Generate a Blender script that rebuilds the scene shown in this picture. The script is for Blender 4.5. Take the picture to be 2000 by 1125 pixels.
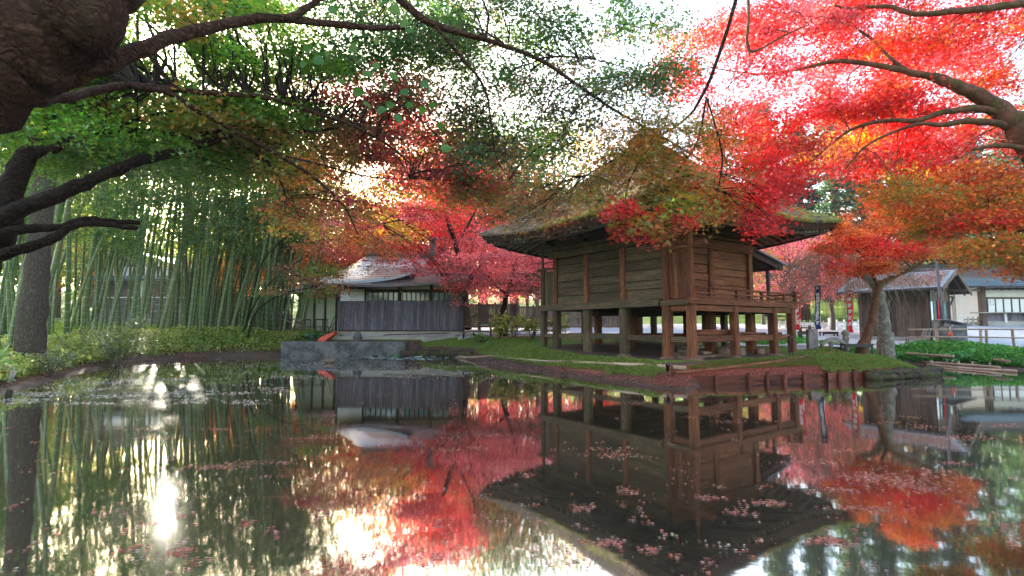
import bpy, math, random
import numpy as np
from mathutils import Vector, Matrix

R_ = math.radians
rng = np.random.default_rng(7)
random.seed(7)
for o in list(bpy.data.objects):
    bpy.data.objects.remove(o)
SC = bpy.context.scene
COL = SC.collection

# ------------------------------------------------------------------ camera, world, sun, exposure
CAM_Z = 1.45
PITCH = R_(4.45)
cam_d = bpy.data.cameras.new('camera')
cam_d.lens = 18.0
cam_d.sensor_width = 36.0
cam_d.clip_start = 0.05
cam_d.clip_end = 3000
cam = bpy.data.objects.new('camera', cam_d)
cam.location = (0, 0, CAM_Z)
cam.rotation_euler = (R_(90) + PITCH, 0, 0)
COL.objects.link(cam)
SC.camera = cam

SUN_EL = R_(15.4)
SUN_AZ = R_(-33.2)          # measured from +Y towards +X
sun_dir = Vector((math.sin(SUN_AZ) * math.cos(SUN_EL), math.cos(SUN_AZ) * math.cos(SUN_EL), math.sin(SUN_EL)))
W = bpy.data.worlds.new('World')
SC.world = W
W.use_nodes = True
nt = W.node_tree
nt.nodes.clear()
sky = nt.nodes.new('ShaderNodeTexSky')
sky.sky_type = 'NISHITA'
sky.sun_disc = False
sky.sun_elevation = SUN_EL
sky.sun_rotation = SUN_AZ
sky.air_density = 1.0
sky.dust_density = 3.0
sky.ozone_density = 0.4
bg = nt.nodes.new('ShaderNodeBackground')
bg.inputs['Strength'].default_value = 0.15
wo = nt.nodes.new('ShaderNodeOutputWorld')
nt.links.new(sky.outputs[0], bg.inputs[0])
nt.links.new(bg.outputs[0], wo.inputs[0])

sl = bpy.data.lights.new('sun', 'SUN')
sl.energy = 5.0
sl.angle = R_(0.6)
sl.color = (1.0, 0.90, 0.74)
so = bpy.data.objects.new('sun', sl)
so.rotation_euler = sun_dir.to_track_quat('Z', 'Y').to_euler()
so.location = (-20, 30, 20)
COL.objects.link(so)

SC.view_settings.view_transform = 'Standard'
SC.view_settings.look = 'None'
SC.view_settings.gamma = 1
SC.view_settings.use_curve_mapping = False
SC.view_settings.exposure = 2.85
SC.render.engine = 'CYCLES'
SC.cycles.use_denoising = True
SC.cycles.max_bounces = 8
SC.cycles.diffuse_bounces = 4
SC.cycles.glossy_bounces = 4
SC.cycles.transmission_bounces = 6
SC.cycles.transparent_max_bounces = 6
SC.cycles.sample_clamp_indirect = 6.0
SC.cycles.caustics_reflective = False
SC.cycles.caustics_refractive = False

# ------------------------------------------------------------------ pixel -> place
CP, SP = math.cos(PITCH), math.sin(PITCH)
def U(px, py, Y):
    """point at forward distance Y that the photograph shows at (px, py)"""
    a = (px - 1000.0) / 1000.0
    b = (562.5 - py) / 1000.0
    dy = CP - b * SP
    dz = b * CP + SP
    s = Y / dy
    return Vector((a * s, Y, CAM_Z + dz * s))
def onz(px, py, z):
    p = U(px, py, 1.0)
    k = (z - CAM_Z) / (p.z - CAM_Z)
    return Vector((p.x * k, k, z))

# ------------------------------------------------------------------ tagging helpers
def tag(o, label=None, cat=None, group=None, kind=None):
    if label: o['label'] = label
    if cat: o['category'] = cat
    if group: o['group'] = group
    if kind: o['kind'] = kind
    return o
def empty(name, loc, rz=0.0, label=None, cat=None, group=None):
    e = bpy.data.objects.new(name, None)
    e.empty_display_size = 0.3
    e.location = loc
    e.rotation_euler = (0, 0, rz)
    COL.objects.link(e)
    return tag(e, label, cat, group)
def wmat(o):
    m = Matrix.LocRotScale(o.location, o.rotation_euler, o.scale)
    if o.parent is not None:
        m = wmat(o.parent) @ o.matrix_parent_inverse @ m
    return m
def adopt(ch, par):
    """child was built in world coordinates"""
    ch.parent = par
    ch.matrix_parent_inverse = wmat(par).inverted()
    return ch
def copy_tree(o, parent=None):
    c = o.copy()
    COL.objects.link(c)
    if parent is not None: c.parent = parent
    for ch in list(o.children):
        copy_tree(ch, c)
    return c

# ------------------------------------------------------------------ materials
def newmat(name):
    m = bpy.data.materials.new(name)
    m.use_nodes = True
    m.node_tree.nodes.clear()
    return m, m.node_tree, m.node_tree.nodes, m.node_tree.links
def ramp(n, l, src, stops, interp='LINEAR'):
    r = n.new('ShaderNodeValToRGB')
    r.color_ramp.interpolation = interp
    while len(r.color_ramp.elements) < len(stops):
        r.color_ramp.elements.new(0.5)
    for e, (p, c) in zip(r.color_ramp.elements, stops):
        e.position = p
        e.color = (c[0], c[1], c[2], 1)
    l.new(src, r.inputs[0])
    return r.outputs[0]
def noise(n, l, vec, scale, detail=5, rough=0.55, dist=0.0):
    t = n.new('ShaderNodeTexNoise')
    t.inputs['Scale'].default_value = scale
    t.inputs['Detail'].default_value = detail
    t.inputs['Roughness'].default_value = rough
    t.inputs['Distortion'].default_value = dist
    if vec is not None: l.new(vec, t.inputs['Vector'])
    return t.outputs[0]
def mapping(n, l, vec, scale):
    m = n.new('ShaderNodeMapping')
    m.inputs['Scale'].default_value = scale
    l.new(vec, m.inputs['Vector'])
    return m.outputs[0]
def mixc(n, l, fac, a, b, mode='MIX'):
    m = n.new('ShaderNodeMix')
    m.data_type = 'RGBA'
    m.blend_type = mode
    if isinstance(fac, (int, float)): m.inputs[0].default_value = fac
    else: l.new(fac, m.inputs[0])
    for i, v in ((6, a), (7, b)):
        if isinstance(v, (tuple, list)): m.inputs[i].default_value = (v[0], v[1], v[2], 1)
        else: l.new(v, m.inputs[i])
    return m.outputs[2]
def bump(n, l, h, strength=0.4, dist=0.01):
    b = n.new('ShaderNodeBump')
    b.inputs['Strength'].default_value = strength
    b.inputs['Distance'].default_value = dist
    l.new(h, b.inputs['Height'])
    return b.outputs[0]
def finish(n, l, col, rough=0.8, nrm=None, spec=0.3, metal=0.0):
    p = n.new('ShaderNodeBsdfPrincipled')
    if isinstance(col, tuple): p.inputs['Base Color'].default_value = (*col, 1)
    else: l.new(col, p.inputs['Base Color'])
    if isinstance(rough, (int, float)): p.inputs['Roughness'].default_value = rough
    else: l.new(rough, p.inputs['Roughness'])
    p.inputs['Specular IOR Level'].default_value = spec
    p.inputs['Metallic'].default_value = metal
    if nrm is not None: l.new(nrm, p.inputs['Normal'])
    o = n.new('ShaderNodeOutputMaterial')
    l.new(p.outputs[0], o.inputs[0])
    return p

def wood(name, dark, mid, light, stain=(0.05, 0.055, 0.03), stain_amt=0.5, grain=1.0, rough=0.85):
    """grain runs along U of the UV map"""
    m, t, n, l = newmat(name)
    uv = n.new('ShaderNodeUVMap').outputs[0]
    oi = n.new('ShaderNodeObjectInfo')
    g = noise(n, l, mapping(n, l, uv, (1.2 * grain, 26 * grain, 1)), 1.0, 8, 0.65, 0.6)
    g2 = noise(n, l, mapping(n, l, uv, (4 * grain, 90 * grain, 1)), 1.0, 4, 0.6)
    c = ramp(n, l, g, [(0.36, dark), (0.5, mid), (0.64, light)])
    c = mixc(n, l, 0.45, c, ramp(n, l, g2, [(0.42, dark), (0.58, light)]))
    s = noise(n, l, mapping(n, l, uv, (0.8, 4.0, 1)), 1.0, 5, 0.6)
    sf = ramp(n, l, s, [(0.46, (0, 0, 0)), (0.62, (min(1, stain_amt * 1.3),) * 3)])
    c = mixc(n, l, sf, c, stain)
    rr = n.new('ShaderNodeMapRange')
    rr.inputs[3].default_value = 0.72; rr.inputs[4].default_value = 1.28
    l.new(oi.outputs['Random'], rr.inputs[0])
    c = mixc(n, l, 1.0, c, rr.outputs[0], 'MULTIPLY')
    finish(n, l, c, rough, bump(n, l, g, 0.7, 0.02), 0.2)
    return m

def rocky(name, c0, c1, c2=None, scale=3.0, rough=0.9, moss=None, bstr=0.6, coord='Object'):
    m, t, n, l = newmat(name)
    tc = n.new('ShaderNodeTexCoord').outputs[coord]
    a = noise(n, l, tc, scale, 8, 0.65, 0.3)
    b = noise(n, l, tc, scale * 9, 4, 0.7)
    c = ramp(n, l, a, [(0.40, c0), (0.6, c1)])
    c = mixc(n, l, 0.4, c, ramp(n, l, b, [(0.4, c0), (0.6, c2 or c1)]))
    if moss:
        k = noise(n, l, tc, scale * 0.8, 6, 0.7, 0.5)
        c = mixc(n, l, ramp(n, l, k, [(0.5, (0, 0, 0)), (0.6, (0.85,) * 3)]), c, moss)
    finish(n, l, c, rough, bump(n, l, b, bstr, 0.02), 0.2)
    return m

def plain(name, c, rough=0.6, spec=0.4, metal=0.0, var=0.25, scale=6.0):
    m, t, n, l = newmat(name)
    tc = n.new('ShaderNodeTexCoord').outputs['Object']
    a = noise(n, l, tc, scale, 6, 0.65)
    col = ramp(n, l, a, [(0.3, tuple(v * (1 - var) for v in c)), (0.7, tuple(min(1, v * (1 + var)) for v in c))])
    finish(n, l, col, rough, bump(n, l, a, 0.15, 0.01), spec, metal)
    return m

def leafmat(name, trans=0.5, tmul=1.5, gloss=0.06):
    m, t, n, l = newmat(name)
    at = n.new('ShaderNodeAttribute'); at.attribute_name = 'col'
    d = n.new('ShaderNodeBsdfDiffuse')
    l.new(at.outputs['Color'], d.inputs['Color'])
    tr = n.new('ShaderNodeBsdfTranslucent')
    l.new(mixc(n, l, 1.0, at.outputs['Color'], (tmul, tmul, tmul), 'MULTIPLY'), tr.inputs['Color'])
    mx = n.new('ShaderNodeMixShader'); mx.inputs[0].default_value = trans
    l.new(d.outputs[0], mx.inputs[1]); l.new(tr.outputs[0], mx.inputs[2])
    g = n.new('ShaderNodeBsdfGlossy'); g.inputs['Roughness'].default_value = 0.45
    g.inputs['Color'].default_value = (0.9, 0.9, 0.9, 1)
    m2 = n.new('ShaderNodeMixShader'); m2.inputs[0].default_value = gloss
    l.new(mx.outputs[0], m2.inputs[1]); l.new(g.outputs[0], m2.inputs[2])
    o = n.new('ShaderNodeOutputMaterial')
    l.new(m2.outputs[0], o.inputs[0])
    return m

M = {}
M['leaf'] = leafmat('leaf', 0.58, 1.6)
M['leaf_far'] = leafmat('leaf_far', 0.5, 1.6, 0.03)
M['leaf_glossy'] = leafmat('leaf_glossy', 0.4, 1.5, 0.14)
M['wood_warm'] = wood('wood_warm', (0.035, 0.011, 0.006), (0.19, 0.066, 0.031), (0.37, 0.16, 0.082), (0.09, 0.045, 0.03), 0.45)  # reddish tone has bounce light from the red leaves mixed in
M['wood_grey'] = wood('wood_grey', (0.024, 0.014, 0.009), (0.11, 0.070, 0.042), (0.26, 0.18, 0.112), (0.065, 0.06, 0.035), 0.5)
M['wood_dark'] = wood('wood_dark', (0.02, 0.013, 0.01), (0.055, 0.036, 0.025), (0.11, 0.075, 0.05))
M['wood_purple'] = wood('wood_purple', (0.05, 0.042, 0.05), (0.13, 0.11, 0.13), (0.27, 0.24, 0.28), (0.06, 0.05, 0.06), 0.4, 1.0, 0.6)
M['wood_brown'] = wood('wood_brown', (0.07, 0.042, 0.03), (0.15, 0.095, 0.07), (0.24, 0.165, 0.13), (0.07, 0.06, 0.05), 0.5)
M['wood_wet'] = wood('wood_wet', (0.035, 0.009, 0.006), (0.15, 0.038, 0.02), (0.30, 0.09, 0.045), (0.025, 0.010, 0.008), 0.7, 1, 0.5)
M['wood_pale'] = wood('wood_pale', (0.18, 0.15, 0.11), (0.36, 0.31, 0.25), (0.52, 0.47, 0.40), (0.16, 0.13, 0.1), 0.4)
M['bamboo_dry'] = wood('bamboo_dry', (0.19, 0.13, 0.085), (0.38, 0.28, 0.19), (0.52, 0.42, 0.31), (0.2, 0.11, 0.07), 0.5, 0.5, 0.45)
M['white_wood'] = plain('white_wood', (0.72, 0.70, 0.66), 0.7, 0.3, 0, 0.12, 3)
M['plaster'] = plain('plaster', (0.70, 0.66, 0.58), 0.9, 0.2, 0, 0.10, 1.2)
M['cream'] = plain('cream', (0.56, 0.58, 0.38), 0.9, 0.2, 0, 0.12, 1.0)
M['white_board'] = plain('white_board', (0.80, 0.82, 0.88), 0.7, 0.3, 0, 0.08, 1.0)
M['paper'] = plain('paper', (0.80, 0.78, 0.72), 0.9, 0.2, 0, 0.05, 2.0)
M['concrete'] = rocky('concrete', (0.045, 0.042, 0.04), (0.22, 0.21, 0.205), (0.27, 0.26, 0.25), 2.2, 0.9, None, 0.5)
M['concrete_pale'] = rocky('concrete_pale', (0.28, 0.26, 0.25), (0.46, 0.44, 0.42), (0.40, 0.31, 0.2), 0.9, 0.9, None, 0.35)
M['granite'] = rocky('granite', (0.18, 0.17, 0.15), (0.40, 0.38, 0.34), (0.34, 0.34, 0.25), 2.0, 0.85, (0.13, 0.15, 0.06), 0.6)
M['rock'] = rocky('rock', (0.10, 0.06, 0.045), (0.30, 0.19, 0.13), (0.34, 0.26, 0.18), 2.5, 0.9, None, 0.8)
M['moss_rock'] = rocky('moss_rock', (0.025, 0.018, 0.014), (0.09, 0.065, 0.05), (0.12, 0.10, 0.075), 3.2, 0.9, (0.07, 0.085, 0.015), 0.8)
M['black_metal'] = plain('black_metal', (0.015, 0.015, 0.017), 0.4, 0.5, 0.2)
M['dark_paint'] = plain('dark_paint', (0.03, 0.025, 0.022), 0.5, 0.4)
M['red_plastic'] = plain('red_plastic', (0.72, 0.06, 0.02), 0.35, 0.5, 0, 0.15)
M['green_pole'] = plain('green_pole', (0.0, 0.25, 0.09), 0.35, 0.5)
M['red_cloth'] = plain('red_cloth', (0.66, 0.015, 0.02), 0.8, 0.2, 0, 0.1, 4)
M['blue_cloth'] = plain('blue_cloth', (0.02, 0.035, 0.16), 0.8, 0.2, 0, 0.1, 4)
M['white_cloth'] = plain('white_cloth', (0.85, 0.84, 0.82), 0.8, 0.2, 0, 0.05, 4)
M['gutter'] = plain('gutter', (0.06, 0.05, 0.05), 0.4, 0.5, 0.4)
M['bark_red'] = rocky('bark_red', (0.035, 0.016, 0.01), (0.15, 0.065, 0.04), (0.2, 0.11, 0.07), 9, 0.95, None, 1.0)
M['bark_dark'] = rocky('bark_dark', (0.02, 0.010, 0.006), (0.085, 0.042, 0.026), (0.12, 0.065, 0.045), 10, 0.95, None, 1.0)
M['bark_grey'] = rocky('bark_grey', (0.06, 0.05, 0.045), (0.17, 0.15, 0.13), (0.26, 0.24, 0.21), 7, 0.95, None, 1.0)
M['bark_lichen'] = rocky('bark_lichen', (0.05, 0.03, 0.022), (0.17, 0.12, 0.08), (0.5, 0.5, 0.42), 7, 0.95, (0.30, 0.32, 0.25), 1.0)
M['bark_mossy'] = rocky('bark_mossy', (0.05, 0.02, 0.012), (0.22, 0.085, 0.05), (0.28, 0.14, 0.09), 7, 0.95, (0.08, 0.075, 0.02), 0.9)
M['twig_pale'] = rocky('twig_pale', (0.25, 0.19, 0.15), (0.42, 0.35, 0.29), None, 6, 0.9)
M['feathers'] = rocky('feathers', (0.08, 0.05, 0.035), (0.3, 0.2, 0.14), None, 30, 0.9)
M['black_post'] = rocky('black_post', (0.10, 0.08, 0.08), (0.28, 0.25, 0.24), (0.4, 0.38, 0.36), 4, 0.85)

def mat_bark_deep(name, c0, c1):
    m, t, n, l = newmat(name)
    uv = n.new('ShaderNodeUVMap').outputs[0]
    v = n.new('ShaderNodeTexVoronoi'); v.feature = 'DISTANCE_TO_EDGE'
    v.inputs['Scale'].default_value = 1.0
    mp = mapping(n, l, uv, (5.5, 13, 1))
    ns = n.new('ShaderNodeTexNoise'); ns.inputs['Scale'].default_value = 3.0; l.new(mp, ns.inputs['Vector'])
    ad = n.new('ShaderNodeVectorMath'); ad.operation = 'MULTIPLY_ADD'
    l.new(ns.outputs['Color'], ad.inputs[0]); ad.inputs[1].default_value = (0.9, 0.9, 0.9); l.new(mp, ad.inputs[2])
    l.new(ad.outputs[0], v.inputs['Vector'])
    a = noise(n, l, uv, 14, 6, 0.7)
    c = ramp(n, l, v.outputs['Distance'], [(0.0, tuple(x * 0.45 for x in c0)), (0.16, c0), (0.4, c1)])
    c = mixc(n, l, 0.5, c, ramp(n, l, a, [(0.3, c0), (0.7, c1)]))
    mm = n.new('ShaderNodeMath'); mm.operation = 'ADD'
    l.new(v.outputs['Distance'], mm.inputs[0]); l.new(a, mm.inputs[1])
    finish(n, l, c, 0.95, bump(n, l, mm.outputs[0], 1.0, 0.03), 0.15)
    return m
M['bark_big'] = rocky('bark_big', (0.035, 0.012, 0.007), (0.17, 0.06, 0.034), (0.26, 0.12, 0.08), 7, 0.95, None, 1.0)
def mat_cracked(name, c0, c1, sc=9.0):
    m, t, n, l = newmat(name)
    tc = n.new('ShaderNodeTexCoord').outputs['Object']
    ns = n.new('ShaderNodeTexNoise'); ns.inputs['Scale'].default_value = 5; ns.inputs['Detail'].default_value = 6; l.new(tc, ns.inputs['Vector'])
    ad = n.new('ShaderNodeVectorMath'); ad.operation = 'MULTIPLY_ADD'
    l.new(ns.outputs['Color'], ad.inputs[0]); ad.inputs[1].default_value = (0.35, 0.35, 0.35); l.new(mapping(n, l, tc, (0.45, 1.0, 1.3)), ad.inputs[2])
    v = n.new('ShaderNodeTexVoronoi'); v.feature = 'DISTANCE_TO_EDGE'; v.inputs['Scale'].default_value = sc; l.new(ad.outputs[0], v.inputs['Vector'])
    a = noise(n, l, tc, 30, 6, 0.7)
    b = noise(n, l, tc, 2.5, 5, 0.6)
    c = ramp(n, l, v.outputs['Distance'], [(0.0, tuple(x * 0.3 for x in c0)), (0.08, c0), (0.3, c1)])
    c = mixc(n, l, 0.45, c, ramp(n, l, a, [(0.4, c0), (0.6, c1)]))
    c = mixc(n, l, ramp(n, l, b, [(0.5, (0, 0, 0)), (0.65, (.6,) * 3)]), c, (c1[0] * .8, c1[1] * 1.1, c1[2] * 1.1))
    mm = n.new('ShaderNodeMath'); mm.operation = 'MULTIPLY_ADD'; l.new(a, mm.inputs[0]); mm.inputs[1].default_value = .5; l.new(v.outputs['Distance'], mm.inputs[2])
    finish(n, l, c, 0.95, bump(n, l, mm.outputs[0], 1.0, 0.05), 0.15)
    return m
M['bark_big'] = mat_cracked('bark_big', (0.03, 0.012, 0.007), (0.105, 0.045, 0.028), 11)
M['bark_dark'] = mat_cracked('bark_dark', (0.014, 0.007, 0.005), (0.05, 0.027, 0.018), 16)
M['bark_oak'] = mat_bark_deep('bark_oak', (0.05, 0.036, 0.027), (0.17, 0.135, 0.10))

def mat_bamboo(name, base, tip):
    m, t, n, l = newmat(name)
    tc = n.new('ShaderNodeTexCoord').outputs['Object']
    oi = n.new('ShaderNodeObjectInfo')
    a = noise(n, l, mapping(n, l, tc, (8, 8, 1.2)), 1.0, 4, 0.6)
    c = mixc(n, l, a, base, tip)
    c = mixc(n, l, oi.outputs['Random'], c, (0.19, 0.18, 0.045))
    c = mixc(n, l, 0.5, c, mixc(n, l, a, base, tip))
    finish(n, l, c, 0.38, None, 0.5)
    return m
M['culm'] = mat_bamboo('culm', (0.028, 0.085, 0.022), (0.085, 0.155, 0.035))
M['culm_node'] = plain('culm_node', (0.20, 0.24, 0.16), 0.6)

def mat_roof_metal(name, c, freq=5.0, c2=None):
    m, t, n, l = newmat(name)
    uv = n.new('ShaderNodeUVMap').outputs[0]
    a = noise(n, l, uv, 1.6, 6, 0.7)
    col = ramp(n, l, a, [(0.3, c), (0.7, c2 or tuple(min(1, v * 1.7) for v in c))])
    finish(n, l, col, 0.36, bump(n, l, a, 0.1, 0.01), 0.5, 0.45)
    return m
M['roof_silver'] = mat_roof_metal('roof_silver', (0.30, 0.34, 0.38))
M['roof_blue'] = mat_roof_metal('roof_blue', (0.07, 0.11, 0.15))
M['roof_brown'] = mat_roof_metal('roof_brown', (0.09, 0.075, 0.085))

def mat_thatch():
    m, t, n, l = newmat('thatch')
    uv = n.new('ShaderNodeUVMap').outputs[0]
    tc = n.new('ShaderNodeTexCoord').outputs['Object']
    g = noise(n, l, mapping(n, l, uv, (3, 60, 1)), 1.0, 6, 0.7)
    c = ramp(n, l, g, [(0.3, (0.07, 0.05, 0.035)), (0.7, (0.30, 0.24, 0.17))])
    k = noise(n, l, tc, 1.2, 6, 0.65)
    c = mixc(n, l, ramp(n, l, k, [(0.52, (0, 0, 0)), (0.64, (0.7,) * 3)]), c, (0.17, 0.16, 0.04))
    finish(n, l, c, 0.95, bump(n, l, g, 0.9, 0.05), 0.1)
    return m
M['thatch'] = mat_thatch()
M['thatch_cut'] = rocky('thatch_cut', (0.035, 0.017, 0.012), (0.10, 0.052, 0.036), None, 30, 0.95)

def mat_ground():
    m, t, n, l = newmat('ground_cover')
    at = n.new('ShaderNodeAttribute'); at.attribute_name = 'cover'   # r: grass, g: gravel, b: litter
    tc = n.new('ShaderNodeTexCoord').outputs['Object']
    sep = n.new('ShaderNodeSeparateColor'); l.new(at.outputs['Color'], sep.inputs[0])
    big = noise(n, l, tc, 0.8, 6, 0.65)
    fine = noise(n, l, tc, 14, 6, 0.75)
    soil = ramp(n, l, fine, [(0.3, (0.045, 0.03, 0.024)), (0.7, (0.16, 0.11, 0.085))])
    grass = ramp(n, l, fine, [(0.3, (0.05, 0.10, 0.015)), (0.55, (0.12, 0.20, 0.03)), (0.8, (0.24, 0.26, 0.07))])
    gravel = ramp(n, l, fine, [(0.3, (0.33, 0.33, 0.34)), (0.7, (0.56, 0.56, 0.57))])
    lit = ramp(n, l, noise(n, l, tc, 22, 4, 0.8), [(0.35, (0.07, 0.028, 0.02)), (0.5, (0.24, 0.09, 0.06)), (0.7, (0.38, 0.15, 0.10))])
    def soft(x):
        a = n.new('ShaderNodeMath'); a.operation = 'ADD'; l.new(x, a.inputs[0])
        b = n.new('ShaderNodeMath'); b.operation = 'MULTIPLY_ADD'; l.new(big, b.inputs[0]); b.inputs[1].default_value = 1.2; b.inputs[2].default_value = -0.6
        l.new(b.outputs[0], a.inputs[1])
        return ramp(n, l, a.outputs[0], [(0.42, (0, 0, 0)), (0.58, (1, 1, 1))])
    c = mixc(n, l, soft(sep.outputs[2]), soil, lit)
    c = mixc(n, l, soft(sep.outputs[0]), c, grass)
    c = mixc(n, l, soft(sep.outputs[1]), c, gravel)
    finish(n, l, c, 0.95, bump(n, l, fine, 0.8, 0.03), 0.15)
    return m
M['ground'] = mat_ground()
M['gravel'] = rocky('gravel', (0.36, 0.36, 0.38), (0.52, 0.52, 0.54), (0.62, 0.62, 0.62), 3, 0.95, None, 0.6)
M['paving'] = rocky('paving', (0.50, 0.50, 0.52), (0.62, 0.62, 0.64), None, 2, 0.85, None, 0.2)

def mat_water():
    m, t, n, l = newmat('pond_water')
    tc = n.new('ShaderNodeTexCoord').outputs['Object']
    a = noise(n, l, mapping(n, l, tc, (1.0, 1.6, 1)), 2.2, 3, 0.5)
    b = noise(n, l, tc, 14, 3, 0.5)
    nr = bump(n, l, a, 0.05, 0.01)
    b2 = n.new('ShaderNodeBump'); b2.inputs['Strength'].default_value = 0.06; b2.inputs['Distance'].default_value = 0.002
    l.new(b, b2.inputs['Height']); l.new(nr, b2.inputs['Normal'])
    d = n.new('ShaderNodeBsdfDiffuse')
    murk = noise(n, l, tc, 0.5, 4, 0.6)
    l.new(ramp(n, l, murk, [(0.3, (0.028, 0.026, 0.016)), (0.7, (0.055, 0.038, 0.024))]), d.inputs['Color'])
    g = n.new('ShaderNodeBsdfGlossy'); g.inputs['Roughness'].default_value = 0.035
    g.inputs['Color'].default_value = (0.92, 0.92, 0.92, 1)
    l.new(b2.outputs[0], g.inputs['Normal'])
    g2 = n.new('ShaderNodeBsdfGlossy'); g2.inputs['Roughness'].default_value = 0.20  # rough gloss layer added to spread a glow round the sun glint
    g2.inputs['Color'].default_value = (0.92, 0.92, 0.92, 1)
    glint_halo = n.new('ShaderNodeMixShader'); l.new(ramp(n, l, murk, [(0.4, (.015,) * 3), (0.6, (.06,) * 3)]), glint_halo.inputs[0])
    l.new(g.outputs[0], glint_halo.inputs[1]); l.new(g2.outputs[0], glint_halo.inputs[2])
    f = n.new('ShaderNodeFresnel'); f.inputs['IOR'].default_value = 1.45
    mm = n.new('ShaderNodeMath'); mm.operation = 'MULTIPLY_ADD'; mm.use_clamp = True
    l.new(f.outputs[0], mm.inputs[0]); mm.inputs[1].default_value = 0.55; mm.inputs[2].default_value = 0.54
    mx = n.new('ShaderNodeMixShader')
    l.new(mm.outputs[0], mx.inputs[0]); l.new(d.outputs[0], mx.inputs[1]); l.new(glint_halo.outputs[0], mx.inputs[2])
    o = n.new('ShaderNodeOutputMaterial'); l.new(mx.outputs[0], o.inputs[0])
    return m
M['water'] = mat_water()
def mat_glass():
    m, t, n, l = newmat('window_glass')
    finish(n, l, (0.10, 0.17, 0.19), 0.08, None, 0.8)
    return m
M['glass'] = mat_glass()

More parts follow.
